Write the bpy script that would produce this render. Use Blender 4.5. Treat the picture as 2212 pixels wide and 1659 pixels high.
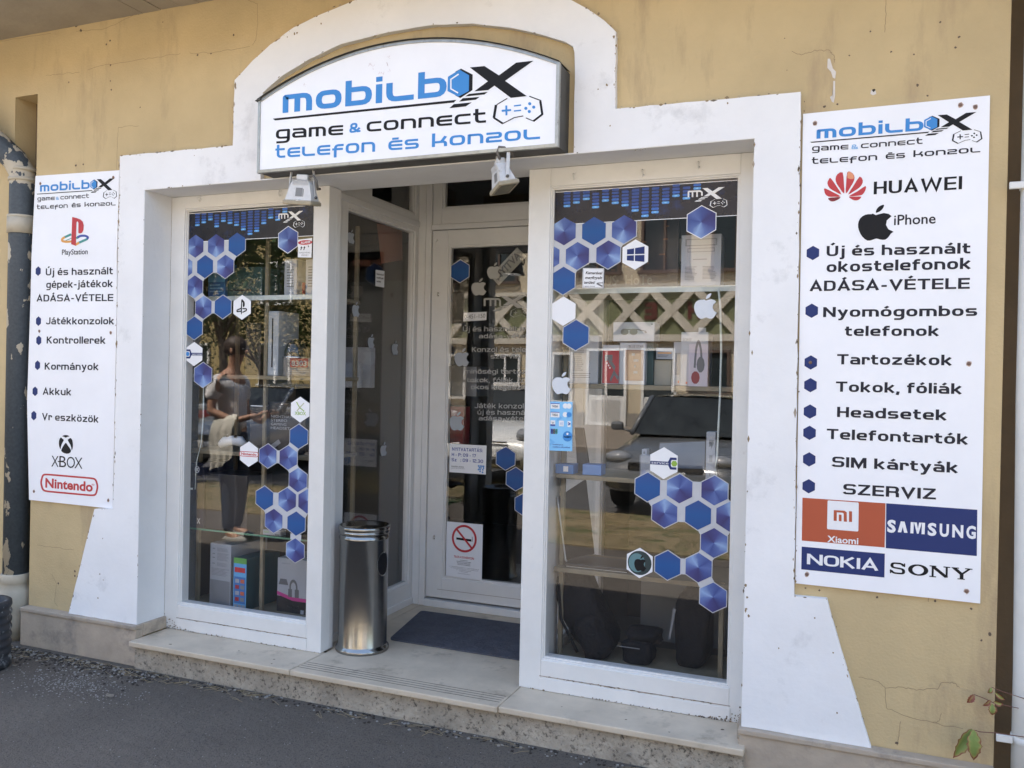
import bpy, bmesh, math, random
from mathutils import Vector, Matrix
from mathutils.geometry import tessellate_polygon
R = math.radians
random.seed(7)
for o in list(bpy.data.objects): bpy.data.objects.remove(o)
scene = bpy.context.scene
COL = scene.collection
# ---------------- camera ----------------
YAW, PIT, ROLL = R(22.1), R(0.31), R(1.19)
FPX = 1839.0; CX, CY = 1106.0, 829.5
CAM = Vector((0.0, -3.58, 1.62))
fw = Vector((-math.sin(YAW), math.cos(YAW), 0)); rt = Vector((math.cos(YAW), math.sin(YAW), 0)); up = Vector((0, 0, 1))
fw2 = fw*math.cos(PIT) - up*math.sin(PIT); up2 = up*math.cos(PIT) + fw*math.sin(PIT)
rt3 = rt*math.cos(ROLL) + up2*math.sin(ROLL); up3 = up2*math.cos(ROLL) - rt*math.sin(ROLL)
cam_d = bpy.data.cameras.new('camera'); cam = bpy.data.objects.new('camera', cam_d); COL.objects.link(cam)
m = Matrix(((rt3.x, up3.x, -fw2.x, CAM.x), (rt3.y, up3.y, -fw2.y, CAM.y), (rt3.z, up3.z, -fw2.z, CAM.z), (0, 0, 0, 1)))
cam.matrix_world = m
cam_d.sensor_width = 36; cam_d.lens = FPX/2212*36; cam_d.clip_start = .05; cam_d.clip_end = 1500
scene.camera = cam
# ---------------- sky, sun, exposure ----------------
SUN_EL, SUN_AZ = R(61), R(-28)      # azimuth from +Y towards +X ; the sun stands behind the shop
world = bpy.data.worlds.new('World'); scene.world = world; world.use_nodes = True
nt = world.node_tree; bg = nt.nodes['Background']
sky = nt.nodes.new('ShaderNodeTexSky'); sky.sky_type = 'NISHITA'; sky.sun_disc = False
sky.sun_elevation = SUN_EL; sky.sun_rotation = SUN_AZ; sky.air_density = 1.2; sky.dust_density = 3.0; sky.ozone_density = 0.7
nt.links.new(sky.outputs[0], bg.inputs[0]); bg.inputs[1].default_value = 0.13
sd = bpy.data.lights.new('sun', 'SUN'); sd.energy = 5.0; sd.angle = R(0.5); sd.color = (1.0, .94, .85)
sun = bpy.data.objects.new('sun', sd); COL.objects.link(sun)
sdir = Vector((math.sin(SUN_AZ)*math.cos(SUN_EL), math.cos(SUN_AZ)*math.cos(SUN_EL), math.sin(SUN_EL)))
sun.rotation_euler = sdir.to_track_quat('Z', 'Y').to_euler()
scene.view_settings.view_transform = 'Standard'; scene.view_settings.look = 'None'; scene.view_settings.gamma = 1
scene.view_settings.exposure = 2.22
scene.render.engine = 'CYCLES'
# ---------------- calibrated rays: a pixel of the 2212 px wide photo -> point on a real plane ----------------
def ray(px, py): return rt3*((px-CX)/FPX) - up3*((py-CY)/FPX) + fw2
def W(px, py, Y=0.0):
    d = ray(px, py); t = (Y-CAM.y)/d.y; return CAM + d*t
def WZ(px, py, Z):
    d = ray(px, py); t = (Z-CAM.z)/d.z; return CAM + d*t
def WX(px, py, X):
    d = ray(px, py); t = (X-CAM.x)/d.x; return CAM + d*t
def zm(x0, y0, f):        # enlarged crop coordinates -> photo coordinates
    return lambda x, y: ((x0 + x/f)/1.8228, (y0 + y/f)/1.8228)
# ---------------- materials ----------------
MATS = {}
def nd(nt, t, **k):
    n = nt.nodes.new(t)
    for a, b in k.items(): setattr(n, a, b)
    return n
def pm(name, col, rough=.6, metal=0.0, var=.12, vs=5.0, bump=0.0, bs=80.0, spec=.5, dirt=None, ds=9.0, dth=.62, coat=0.0, emit=None, streak=0.0):
    if name in MATS: return MATS[name]
    m = bpy.data.materials.new(name); m.use_nodes = True; MATS[name] = m
    nt = m.node_tree; b = nt.nodes['Principled BSDF']; L = nt.links.new
    b.inputs['Roughness'].default_value = rough; b.inputs['Metallic'].default_value = metal
    b.inputs['Specular IOR Level'].default_value = spec
    if coat: b.inputs['Coat Weight'].default_value = coat
    tc = nd(nt, 'ShaderNodeTexCoord'); geo = nd(nt, 'ShaderNodeNewGeometry')
    P = geo.outputs['Position']
    c4 = (*col, 1)
    out = None
    if var > 0:
        n1 = nd(nt, 'ShaderNodeTexNoise'); n1.inputs['Scale'].default_value = vs; n1.inputs['Detail'].default_value = 6; n1.inputs['Roughness'].default_value = .62
        L(P, n1.inputs['Vector'])
        mr = nd(nt, 'ShaderNodeMapRange'); mr.inputs[1].default_value = .3; mr.inputs[2].default_value = .7
        mr.inputs[3].default_value = 1-var; mr.inputs[4].default_value = 1+var*.6
        L(n1.outputs[0], mr.inputs[0])
        mx = nd(nt, 'ShaderNodeVectorMath', operation='SCALE'); mx.inputs[0].default_value = col
        L(mr.outputs[0], mx.inputs['Scale']); out = mx.outputs[0]
    if dirt:
        n2 = nd(nt, 'ShaderNodeTexNoise'); n2.inputs['Scale'].default_value = ds; n2.inputs['Detail'].default_value = 8; n2.inputs['Roughness'].default_value = .7
        if streak:
            mp = nd(nt, 'ShaderNodeMapping'); mp.inputs['Scale'].default_value = (1, 1, streak); L(P, mp.inputs[0]); L(mp.outputs[0], n2.inputs['Vector'])
        else: L(P, n2.inputs['Vector'])
        m2 = nd(nt, 'ShaderNodeMapRange'); m2.inputs[1].default_value = dth; m2.inputs[2].default_value = dth+.12
        L(n2.outputs[0], m2.inputs[0])
        mc = nd(nt, 'ShaderNodeMix', data_type='RGBA'); L(m2.outputs[0], mc.inputs[0])
        if out: L(out, mc.inputs[6])
        else: mc.inputs[6].default_value = c4
        mc.inputs[7].default_value = (*dirt, 1); out = mc.outputs[2]
    if out: L(out, b.inputs['Base Color'])
    else: b.inputs['Base Color'].default_value = c4
    if bump > 0:
        n3 = nd(nt, 'ShaderNodeTexNoise'); n3.inputs['Scale'].default_value = bs; n3.inputs['Detail'].default_value = 5
        L(P, n3.inputs['Vector'])
        n4 = nd(nt, 'ShaderNodeTexNoise'); n4.inputs['Scale'].default_value = bs*.12; n4.inputs['Detail'].default_value = 2; L(P, n4.inputs['Vector'])
        ad = nd(nt, 'ShaderNodeMath', operation='MULTIPLY_ADD'); L(n4.outputs[0], ad.inputs[0]); ad.inputs[1].default_value = 2.0; L(n3.outputs[0], ad.inputs[2])
        bp = nd(nt, 'ShaderNodeBump'); bp.inputs['Strength'].default_value = bump; bp.inputs['Distance'].default_value = .01
        L(ad.outputs[0], bp.inputs['Height']); L(bp.outputs[0], b.inputs['Normal'])
    if emit:
        b.inputs['Emission Color'].default_value = (*col, 1); b.inputs['Emission Strength'].default_value = emit
    return m
def flat(name, col, rough=.45, **k): return pm(name, col, rough, var=k.pop('var', 0), **k)
def glassmat(name, rough=0.0, tint=(1, 1, 1), ior=1.5, film=0.0, fcol=(.6, .6, .6)):
    m = bpy.data.materials.new(name); m.use_nodes = True; nt = m.node_tree; nt.nodes.clear(); L = nt.links.new
    o = nd(nt, 'ShaderNodeOutputMaterial'); t = nd(nt, 'ShaderNodeBsdfTransparent'); g = nd(nt, 'ShaderNodeBsdfGlossy')
    t.inputs[0].default_value = (*tint, 1); g.inputs['Roughness'].default_value = rough
    f = nd(nt, 'ShaderNodeFresnel'); f.inputs[0].default_value = ior
    mx = nd(nt, 'ShaderNodeMixShader'); L(f.outputs[0], mx.inputs[0]); L(t.outputs[0], mx.inputs[1]); L(g.outputs[0], mx.inputs[2])
    L(mx.outputs[0], o.inputs[0]); MATS[name] = m
    geo = nd(nt, 'ShaderNodeNewGeometry'); mi_ = nd(nt, 'ShaderNodeMapRange'); L(geo.outputs['Backfacing'], mi_.inputs[0]); mi_.inputs[3].default_value = ior; mi_.inputs[4].default_value = 1/ior; L(mi_.outputs[0], f.inputs[0])
    n = nd(nt, 'ShaderNodeTexNoise'); n.inputs['Scale'].default_value = 2.2; n.inputs['Detail'].default_value = 1
    L(geo.outputs['Position'], n.inputs['Vector'])
    bp = nd(nt, 'ShaderNodeBump'); bp.inputs['Strength'].default_value = .03; bp.inputs['Distance'].default_value = .01
    L(n.outputs[0], bp.inputs['Height']); L(bp.outputs[0], g.inputs['Normal'])
    return m
# ---------------- objects ----------------
def setp(o, label=None, cat=None, group=None, kind=None):
    if label: o['label'] = label
    if cat: o['category'] = cat
    if group: o['group'] = group
    if kind: o['kind'] = kind
    return o
def link(o, parent=None):
    COL.objects.link(o)
    if parent:
        o.parent = parent
        if parent.type == 'EMPTY' or True:
            o.matrix_parent_inverse = Matrix.Translation(-parent_loc(parent))
    return o
def parent_loc(p):
    v = Vector(p.location); q = p.parent
    return v
def thing(name, label, cat, loc=(0, 0, 0), group=None):
    o = bpy.data.objects.new(name, None); o.empty_display_size = .1; COL.objects.link(o); o.location = loc
    return setp(o, label, cat, group)
class MB:
    """collects geometry in world coordinates, with material slots"""
    def __init__(s): s.bm = bmesh.new(); s.mats = []
    def mi(s, m):
        if m is None: return 0
        if m not in s.mats: s.mats.append(m)
        return s.mats.index(m)
    def face(s, pts, m=None):
        try: f = s.bm.faces.new([s.bm.verts.new(p) for p in pts])
        except ValueError: return None
        f.material_index = s.mi(m); return f
    def box(s, x0, x1, y0, y1, z0, z1, m=None, bev=0.0, rot=0.0, taper=None):
        c = Vector(((x0+x1)/2, (y0+y1)/2, (z0+z1)/2)); i = s.mi(m)
        r = bmesh.ops.create_cube(s.bm, size=1)
        for v in r['verts']:
            v.co = Vector((v.co.x*(x1-x0), v.co.y*(y1-y0), v.co.z*(z1-z0)))
            if taper and v.co.z > 0: v.co.x *= taper[0]; v.co.y *= taper[1]
        fs = set(f for v in r['verts'] for f in v.link_faces)
        for f in fs: f.material_index = i
        vs = r['verts']
        if bev > 0:
            es = list(set(e for v in vs for e in v.link_edges))
            rr = bmesh.ops.bevel(s.bm, geom=es, offset=bev, segments=2, affect='EDGES', profile=.5)
            vs = list(set([v for f in rr['faces'] for v in f.verts] ) | set(v for v in vs if v.is_valid))
        if rot:
            bmesh.ops.rotate(s.bm, verts=vs, cent=(0, 0, 0), matrix=Matrix.Rotation(rot, 3, 'Z'))
        for v in vs: v.co += c
        return vs
    def cyl(s, p0, p1, r0, r1=None, seg=24, m=None, caps=True, smooth=True):
        r1 = r0 if r1 is None else r1; p0 = Vector(p0); p1 = Vector(p1); d = (p1-p0); q = d.to_track_quat('Z', 'Y'); i = s.mi(m)
        rings = []
        for p, r in ((p0, r0), (p1, r1)):
            rings.append([s.bm.verts.new(p + q @ Vector((r*math.cos(2*math.pi*k/seg), r*math.sin(2*math.pi*k/seg), 0))) for k in range(seg)])
        for k in range(seg):
            f = s.bm.faces.new((rings[0][k], rings[0][(k+1) % seg], rings[1][(k+1) % seg], rings[1][k])); f.material_index = i; f.smooth = smooth
        if caps:
            f = s.bm.faces.new(rings[0][::-1]); f.material_index = i; f = s.bm.faces.new(rings[1]); f.material_index = i
    def lathe(s, c, prof, seg=40, m=None, ax='Z', smooth=True):
        c = Vector(c); i = s.mi(m); rings = []
        for r, h in prof:
            ring = []
            for k in range(seg):
                a = 2*math.pi*k/seg; v = Vector((r*math.cos(a), r*math.sin(a), h))
                if ax == 'Y': v = Vector((v.x, v.z, v.y))
                if ax == 'X': v = Vector((v.z, v.x, v.y))
                ring.append(s.bm.verts.new(c+v))
            rings.append(ring)
        for a, b in zip(rings, rings[1:]):
            for k in range(seg):
                f = s.bm.faces.new((a[k], a[(k+1) % seg], b[(k+1) % seg], b[k])); f.material_index = i; f.smooth = smooth
        for ring in (rings[0], rings[-1]):
            try: f = s.bm.faces.new(ring); f.material_index = i
            except ValueError: pass
    def tube(s, pts, r, seg=12, m=None, caps=True):
        pts = [Vector(p) for p in pts]; i = s.mi(m); rings = []; n = len(pts); rr = r if isinstance(r, (list, tuple)) else [r]*n
        ref = None
        for k, p in enumerate(pts):
            d = (pts[min(k+1, n-1)]-pts[max(k-1, 0)]).normalized()
            if ref is None: ref = d.orthogonal().normalized()
            ref = (ref - d*ref.dot(d)).normalized(); b = d.cross(ref)
            rings.append([s.bm.verts.new(p + (ref*math.cos(2*math.pi*j/seg)+b*math.sin(2*math.pi*j/seg))*rr[k]) for j in range(seg)])
        for a, b in zip(rings, rings[1:]):
            for j in range(seg):
                f = s.bm.faces.new((a[j], a[(j+1) % seg], b[(j+1) % seg], b[j])); f.material_index = i; f.smooth = True
        if caps:
            f = s.bm.faces.new(rings[0][::-1]); f.material_index = i; f = s.bm.faces.new(rings[-1]); f.material_index = i
    def prism(s, poly, y0, y1, m=None, axis='Y'):
        """polygon of (a,b) extruded from y0 (front) to y1 (back)"""
        i = s.mi(m)
        def mk(a, b, t): return (a, t, b) if axis == 'Y' else ((t, a, b) if axis == 'X' else (a, b, t))
        fr = [s.bm.verts.new(mk(a, b, y0)) for a, b in poly]; bk = [s.bm.verts.new(mk(a, b, y1)) for a, b in poly]
        n = len(poly); fs = []
        if n > 4:
            for tri in tessellate_polygon([[Vector((p[0], p[1], 0)) for p in poly]]):
                for ring_ in (fr, bk):
                    try: fs.append(s.bm.faces.new([ring_[t] for t in tri]))
                    except ValueError: pass
        else: fs += [s.bm.faces.new(fr), s.bm.faces.new(bk[::-1])]
        for k in range(n): fs.append(s.bm.faces.new((fr[k], bk[k], bk[(k+1) % n], fr[(k+1) % n])))
        for f in fs: f.material_index = i
        return fr+bk
    def build(s, name, parent=None, label=None, loc=None, recalc=True, smooth=False):
        bm = s.bm
        if recalc: bmesh.ops.recalc_face_normals(bm, faces=bm.faces)
        if loc is not None:
            for v in bm.verts: v.co -= Vector(loc)
        me = bpy.data.meshes.new(name); bm.to_mesh(me); bm.free()
        for mt in s.mats: me.materials.append(mt)
        if smooth:
            for p in me.polygons: p.use_smooth = True
        o = bpy.data.objects.new(name, me); COL.objects.link(o)
        if loc is not None: o.location = loc
        if parent is not None:
            o.parent = parent
            off = Vector((0, 0, 0)); q = parent
            while q is not None: off += q.location; q = q.parent
            # all parents carry pure translations here
            if loc is not None: o.location = Vector(loc) - off
            else:
                for v in me.vertices: v.co -= off
        if label: o['label'] = label
        return o
# ---------------- flat artwork drawn on a plane (print) ----------------
def rnd(pts, r, closed=False, seg=4):
    """round the corners of a polyline; r number or list"""
    n = len(pts); out = []
    for k in range(n):
        p = Vector(pts[k]); rr = r[k] if isinstance(r, (list, tuple)) else r
        if (not closed and k in (0, n-1)) or rr <= 0: out.append(tuple(p)); continue
        a = Vector(pts[(k-1) % n]) - p; b = Vector(pts[(k+1) % n]) - p
        d = min(rr, a.length*.5, b.length*.5); pa = p + a.normalized()*d; pb = p + b.normalized()*d
        for j in range(seg+1):
            t = j/seg; q = pa*(1-t)*(1-t) + p*2*t*(1-t) + pb*t*t; out.append(tuple(q))
    return out
def ribbon(pts, tv, th, closed=False):
    """list of quads covering a stroked polyline with an elliptical pen tv x th"""
    q = [Vector((p[0]/tv, p[1]/th)) for p in pts]
    cl = [q[0]]
    for p in q[1:]:
        if (p-cl[-1]).length > 1e-5: cl.append(p)
    if closed and (cl[0]-cl[-1]).length < 1e-5: cl.pop()
    q = cl; n = len(q); L = []; Rr = []
    for k in range(n):
        a = q[k]-q[k-1] if (closed or k > 0) else q[1]-q[0]
        b = q[(k+1) % n]-q[k] if (closed or k < n-1) else a
        a = a.normalized(); b = b.normalized(); na = Vector((-a.y, a.x)); nb = Vector((-b.y, b.x))
        s = na+nb
        if s.length < 1e-4: s = na
        s.normalize(); k_ = .5/max(s.dot(na), .35); s = s*k_
        L.append(q[k]+s); Rr.append(q[k]-s)
    res = []
    for k in range(n if closed else n-1):
        j = (k+1) % n
        res.append([(v.x*tv, v.y*th) for v in (L[k], Rr[k], Rr[j], L[j])])
    return res
# ---------------- square technical lettering drawn as strokes ----------------
class Sty:
    def __init__(s, tv=2.1, th=1.55, xh=7.3, w=8.4, Wc=9.6, rc=2.6, tech=False): s.tv, s.th, s.xh, s.w, s.Wc, s.rc, s.tech = tv, th, xh, w, Wc, rc, tech
BOLD = Sty(tv=2.45, th=1.75); TECH = Sty(tv=2.0, th=1.6, xh=7.3, w=9.6, Wc=9.6, rc=2.4, tech=True); TECHB = Sty(tv=2.45, th=1.95, xh=7.3, w=10.4, rc=2.6, tech=True)
ACC = {'á': 'a', 'é': 'e', 'ó': 'o', 'í': 'i', 'ú': 'u', 'Á': 'A', 'É': 'E', 'Ú': 'U', 'ö': 'o', 'ő': 'o', 'ü': 'u'}
def glyph(c, s):
    tv, th, xh, w, Wc, rc = s.tv, s.th, s.xh, s.w, s.Wc, s.rc
    l, r, b, t, T = tv/2, w-tv/2, th/2, xh-th/2, 10-th/2; md = xh/2; Rr = Wc-tv/2; M = 5.0
    if c in ACC:
        base = ACC[c]; gw, st = glyph(base, s)
        if base == 'i': st = st[:1]
        h = 10 if base.isupper() else xh; cx = gw/2
        if s.tech and c == 'é': st = st + [([(cx-2.2, h+1.3), (cx+2.2, h+1.3)], 0, False)]
        elif c in 'öü': st = st + [([(cx-2.6, h+1.6), (cx-.9, h+1.6)], 0, False), ([(cx+.9, h+1.6), (cx+2.6, h+1.6)], 0, False)]
        elif c == 'ő': st = st + [([(cx-2.2, h+.8), (cx-.9, h+2.6)], 0, False), ([(cx+.8, h+.8), (cx+2.1, h+2.6)], 0, False)]
        else: st = st + [([(cx-.9, h+.9), (cx+1.5, h+2.7)], 0, False)]
        return gw, st
    box = lambda x0, x1, y0, y1: ([(x0, y0), (x1, y0), (x1, y1), (x0, y1)], rc, True)
    S = lambda pts, rr=None, cl=False: (pts, rc if rr is None else rr, cl)
    if s.tech:
        if c == 'l' or c == 'L': return w, [S([(l, xh), (l, b), (w, b)])]
        if c == 'E' or c == 'e': return w, [S([(w, b), (l, b), (l, t), (w, t)]), S([(l, md), (w, md)], 0)]
        if c == 'b': return w, [S([(l, 10), (l, b+0.01), (r, b), (r, t), (l+tv*.5, t)], [0, 0, rc, rc, 0])]
        if c == 'k': return w, [S([(l, 10), (l, 0)], 0), S([(l, md-.3), (w*.62, md-.3), (r, xh)], [0, 1.2, 0]), S([(w*.55, md-.3), (r, md-.3), (r, 0)], [0, rc, 0])]
        if c == 'z': return w, [S([(.3, t), (r, t), (r, md), (l, md), (l, b), (w, b)], [0, rc, rc*.7, rc*.7, 0.2, 0])]
        if c == 'm': return w*1.18, [S([(l, 0), (l, t), (w*1.18-l, t), (w*1.18-l, 0)], [0, .1, rc, 0]), S([(w*.59, t-.2), (w*.59, 0)], 0)]
        if c == 'n': return w, [S([(l, 0), (l, t), (r, t), (r, 0)], [0, .1, rc, 0])]
        if c == 't': return w*.8, [S([(w*.22, 10), (w*.22, b), (w*.8, b)]), S([(0, t), (w*.75, t)], 0)]
        if c == 'f': return w*.85, [S([(w*.85, t), (l+1.2, t), (l+1.2, -2.4)]), S([(0, md), (w*.8, md)], 0)]
        if c == 'g': return w, [S([(r, b), (l, b), (l, t), (r, t), (r, -2.6), (.4, -2.6)], [0, rc, rc, .1, rc, 0])]
        if c == 'a': return w, [S([(.5, t), (r, t), (r, 0)]), S([(r, b), (l, b), (l, md+.2), (r, md+.2)])]
        if c == 'c': return w, [S([(w, b), (l, b), (l, t), (w, t)])]
        if c == 'i': return tv, [S([(l, xh), (l, 0)], 0), S([(l, xh+1), (l, xh+2.9)], 0)]
    if c == ' ': return 4.6, []
    if c in 'oö': return w, [box(l, r, b, t)]
    if c == 'a': return w, [S([(.8, t), (r, t), (r, 0)]), S([(r, b), (l, b), (l, md+.15), (r, md+.15)], [0, 1.6, 1.6, 0])]
    if c == 'e': return w, [S([(w-.5, b), (l, b), (l, t), (r, t), (r, md-.1), (l, md-.1)], [0, rc, rc, rc, .1, 0])]
    if c == 'c': return w, [S([(w-.3, b+.9), (w-.9, b), (l, b), (l, t), (w-.9, t), (w-.3, t-.9)], [0, .6, rc, rc, .6, 0])]
    if c == 's': return w, [S([(w-.6, t), (l, t), (l, md), (r, md), (r, b), (.5, b)], [0, 1.7, 1.5, 1.5, 1.7, 0])]
    if c == 'z': return w, [S([(.4, t), (w-.4, t)], 0), S([(w-1.6, t-th*.45), (1.6, b+th*.45)], 0), S([(.2, b), (w-.2, b)], 0)]
    if c == 'n' or c == 'h': return w, [S([(l, 0), (l, xh if c == 'n' else 10)], 0), S([(l, t), (r, t), (r, 0)])]
    if c == 'm': return w*1.55, [S([(l, 0), (l, xh)], 0), S([(l, t), (w*1.55-l, t), (w*1.55-l, 0)]), S([(w*.775, t), (w*.775, 0)], 0)]
    if c == 'u': return w, [S([(l, xh), (l, b), (r, b)]), S([(r, xh), (r, 0)], 0)]
    if c == 'r': return w*.72, [S([(l, 0), (l, xh)], 0), S([(l, t), (w*.72-.6, t), (w*.72-.6, t-2.2)], [0, 1.6, 0])]
    if c == 't': return w*.72, [S([(l+1, 9.4), (l+1, b), (w*.72, b)]), S([(0, t), (w*.7, t)], 0)]
    if c == 'f': return w*.72, [S([(w*.72, T), (l+1, T), (l+1, 0)]), S([(0, t), (w*.7, t)], 0)]
    if c == 'l': return tv, [S([(l, 0), (l, 10)], 0)]
    if c == 'i': return tv, [S([(l, 0), (l, xh)], 0), S([(l, 8.4), (l, 10)], 0)]
    if c == 'j': return tv+1.5, [S([(l+1.5, xh), (l+1.5, -2.4), (0, -2.4)], [0, 1.5, 0]), S([(l+1.5, 8.4), (l+1.5, 10)], 0)]
    if c == 'k': return w, [S([(l, 0), (l, 10)], 0), S([(l, md-.2), (2.8, md-.2), (w-1.3, xh)], [0, 0, 0]), S([(3.2, md+.3), (w-1.1, 0)], 0)]
    if c == 'b': return w, [S([(l, 0), (l, 10)], 0), box(l, r, b, t)]
    if c == 'd': return w, [S([(r, 0), (r, 10)], 0), box(l, r, b, t)]
    if c == 'p': return w, [S([(l, -2.8), (l, xh)], 0), box(l, r, b, t)]
    if c == 'g': return w, [S([(r, xh), (r, -2.5), (.7, -2.5)], [0, rc, 0]), box(l, r, b, t)]
    if c == 'y': return w, [S([(1.1, xh), (w*.54, .9)], 0), S([(w-1.1, xh), (w*.38, -2.5), (.8, -2.5)], [0, 1.2, 0])]
    if c == 'v': return w, [S([(1.1, xh), (w/2, .7), (w-1.1, xh)], 0)]
    if c == 'A': return Wc*1.1, [S([(1.1, 0), (Wc*.55, 9.4), (Wc*1.1-1.1, 0)], 0), S([(2.6, 2.9), (Wc*1.1-2.6, 2.9)], 0)]
    if c == 'D': return Wc, [S([(l, b), (Rr, b), (Rr, T), (l, T)], [0, 3, 3, 0], True)]
    if c in 'O0': return Wc, [([(l, b), (Rr, b), (Rr, T), (l, T)], 3, True)]
    if c == 'S': return Wc, [S([(Wc-.8, T-1.3), (Rr-.3, T), (l, T), (l, M), (Rr, M), (Rr, b), (l+.3, b), (.6, b+1.3)], [0, 1, 2, 1.8, 1.8, 2, 1, 0])]
    if c == 'V': return Wc*1.1, [S([(1.1, 10), (Wc*.55, .8), (Wc*1.1-1.1, 10)], 0)]
    if c == 'T': return Wc, [S([(0, T), (Wc, T)], 0), S([(Wc/2, T), (Wc/2, 0)], 0)]
    if c == 'E': return Wc*.9, [S([(Wc*.9, b), (l, b), (l, T), (Wc*.9, T)], 0), S([(l, M), (Wc*.86, M)], 0)]
    if c == 'L': return Wc*.85, [S([(l, 10), (l, b), (Wc*.85, b)], 0)]
    if c == 'Z': return Wc, [S([(.3, T), (Wc-.4, T)], 0), S([(Wc-1.8, T-th*.4), (1.8, b+th*.4)], 0), S([(.1, b), (Wc-.1, b)], 0)]
    if c in 'RP':
        st = [S([(l, 0), (l, T), (Rr, T), (Rr, M-.3), (l, M-.3)], [0, 0, 2.2, 2.2, 0])]
        if c == 'R': st.append(S([(Wc*.45, M-.3), (Rr, M-.3), (Rr+.1, 0)], [0, 2.0, 0]))
        return Wc, st
    if c == 'I': return tv, [S([(l, 0), (l, 10)], 0)]
    if c == 'M': return Wc*1.25, [S([(l, 0), (l, 10)], 0), S([(l+.5, 9.6), (Wc*.625, 1), (Wc*1.25-l-.5, 9.6)], 0), S([(Wc*1.25-l, 10), (Wc*1.25-l, 0)], 0)]
    if c == 'N': return Wc*1.05, [S([(l, 0), (l, 10)], 0), S([(l+.2, 9.3), (Wc*1.05-l-.2, .7)], 0), S([(Wc*1.05-l, 10), (Wc*1.05-l, 0)], 0)]
    if c == 'K': return Wc, [S([(l, 0), (l, 10)], 0), S([(l+.6, M-.2), (Wc-1.6, 10)], 0), S([(l+2.2, M+.6), (Wc-1.2, 0)], 0)]
    if c == 'H': return Wc, [S([(l, 0), (l, 10)], 0), S([(Rr, 0), (Rr, 10)], 0), S([(l, M), (Rr, M)], 0)]
    if c == 'U': return Wc, [S([(l, 10), (l, b), (Rr, b), (Rr, 10)], [0, 2.6, 2.6, 0])]
    if c == 'J': return w*.9, [S([(.3, b+1.6), (.3+tv/2, b), (w*.9-l, b), (w*.9-l, 10)], [0, 1.2, 2.4, 0])]
    if c == 'W': return Wc*1.6, [S([(1.1, 10), (Wc*.42, .8), (Wc*.8, 9.2), (Wc*1.18, .8), (Wc*1.6-1.1, 10)], 0)]
    if c == 'B': return Wc, [([(l, b), (Rr, b), (Rr, T), (l, T)], [0, 2, 2, 0], True), S([(l, M), (Rr, M)], 0)]
    if c == 'C': return Wc, [S([(Wc-.4, b), (l, b), (l, T), (Wc-.4, T)])]
    if c == 'G': return Wc, [S([(Wc-.4, T), (l, T), (l, b), (Rr, b), (Rr, M-.4), (M, M-.4)], [0, 3, 3, .8, .1, 0])]
    if c == 'Y': return Wc, [S([(1, 10), (Wc/2, M-.3), (Wc-1, 10)], 0), S([(Wc/2, M), (Wc/2, 0)], 0)]
    if c == 'X': return Wc, [S([(1, 0), (Wc-1, 10)], 0), S([(1, 10), (Wc-1, 0)], 0)]
    if c == '1': return 4, [S([(.6, 8), (3, 9.4), (3, 0)], 0)]
    if c == '2': return Wc, [S([(.6, T-1.4), (l, T), (Rr, T), (Rr, M), (l, M-.2), (l, b), (Wc-.2, b)], [0, 1, 2.4, 2, 2, .1, 0])]
    if c == '3': return Wc, [S([(.5, T), (Rr, T), (Rr, b), (.4, b)]), S([(2.5, M), (Rr, M)], 0)]
    if c == '4': return Wc, [S([(Wc*.66, 10), (.9, 3), (Wc, 3)], 0), S([(Wc*.68, 6), (Wc*.68, 0)], 0)]
    if c == '5': return Wc, [S([(Wc-.8, T), (l, T), (l, M+.4), (Rr, M+.4), (Rr, b), (.4, b)], [0, 0, 0, 2.2, 2.2, 0])]
    if c == '7': return Wc*.9, [S([(.2, T), (Wc*.9-1, T), (Wc*.4, 0)], 0)]
    if c == '9': return Wc, [S([(Rr, M-.4), (l, M-.4), (l, T), (Rr, T), (Rr, b), (.8, b)], [0, 2.2, 2.2, 2.4, 2.4, 0])]
    if c == '-': return 5.2, [S([(.5, 3.9), (4.7, 3.9)], 0)]
    if c == ',': return 2.4, [S([(1.4, 1.3), (.6, -2.0)], 0)]
    if c == '.': return 2.2, [S([(1.1, 0), (1.1, 1.8)], 0)]
    if c == ':': return 2.2, [S([(1.1, 0), (1.1, 1.8)], 0), S([(1.1, 4.8), (1.1, 6.6)], 0)]
    if c == '&': return w, [([(l+.6, xh*.55), (w*.62, xh*.55), (w*.62, t+.8), (l+.6, t+.8)], 1.6, True), S([(w, b), (w*.75, b), (w*.3, xh*.55)], 0), S([(w*.3, xh*.55), (l, xh*.45), (l, b), (w*.6, b), (w*.92, xh*.5)], [0, 1.2, 1.6, 1.6, 0])]
    return w, [box(l, r, b, t)]
def lay(text, sty, gap=1.35):
    x = 0; q = []
    for ch in text:
        gw, st = glyph(ch, sty)
        for pts, rr, cl in st:
            q.append([ [(x+a, b_) for a, b_ in quad] for quad in ribbon(rnd(pts, rr, cl), sty.tv, sty.th, cl)])
        x += gw + (gap if ch != ' ' else 0)
    return x-gap, q
def ptext(mb, text, pA, pB, H, mat, sty=BOLD, ndir=Vector((0, -1, 0)), unit=10.0, gap=1.35, upv=Vector((0, 0, 1)), lift=.0009):
    """stroke text whose baseline runs from world point pA to pB; H = height in metres of `unit` font units"""
    width, strokes = lay(text, sty, gap)
    ex = (pB-pA)/width; ez = upv*(H/unit)
    k = 0
    for st in strokes:
        off = ndir*(lift + .00006*(k % 5)); k += 1
        for quad in st: mb.face([pA + ex*a + ez*b_ + off for a, b_ in quad], mat)
_FC = {}
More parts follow.
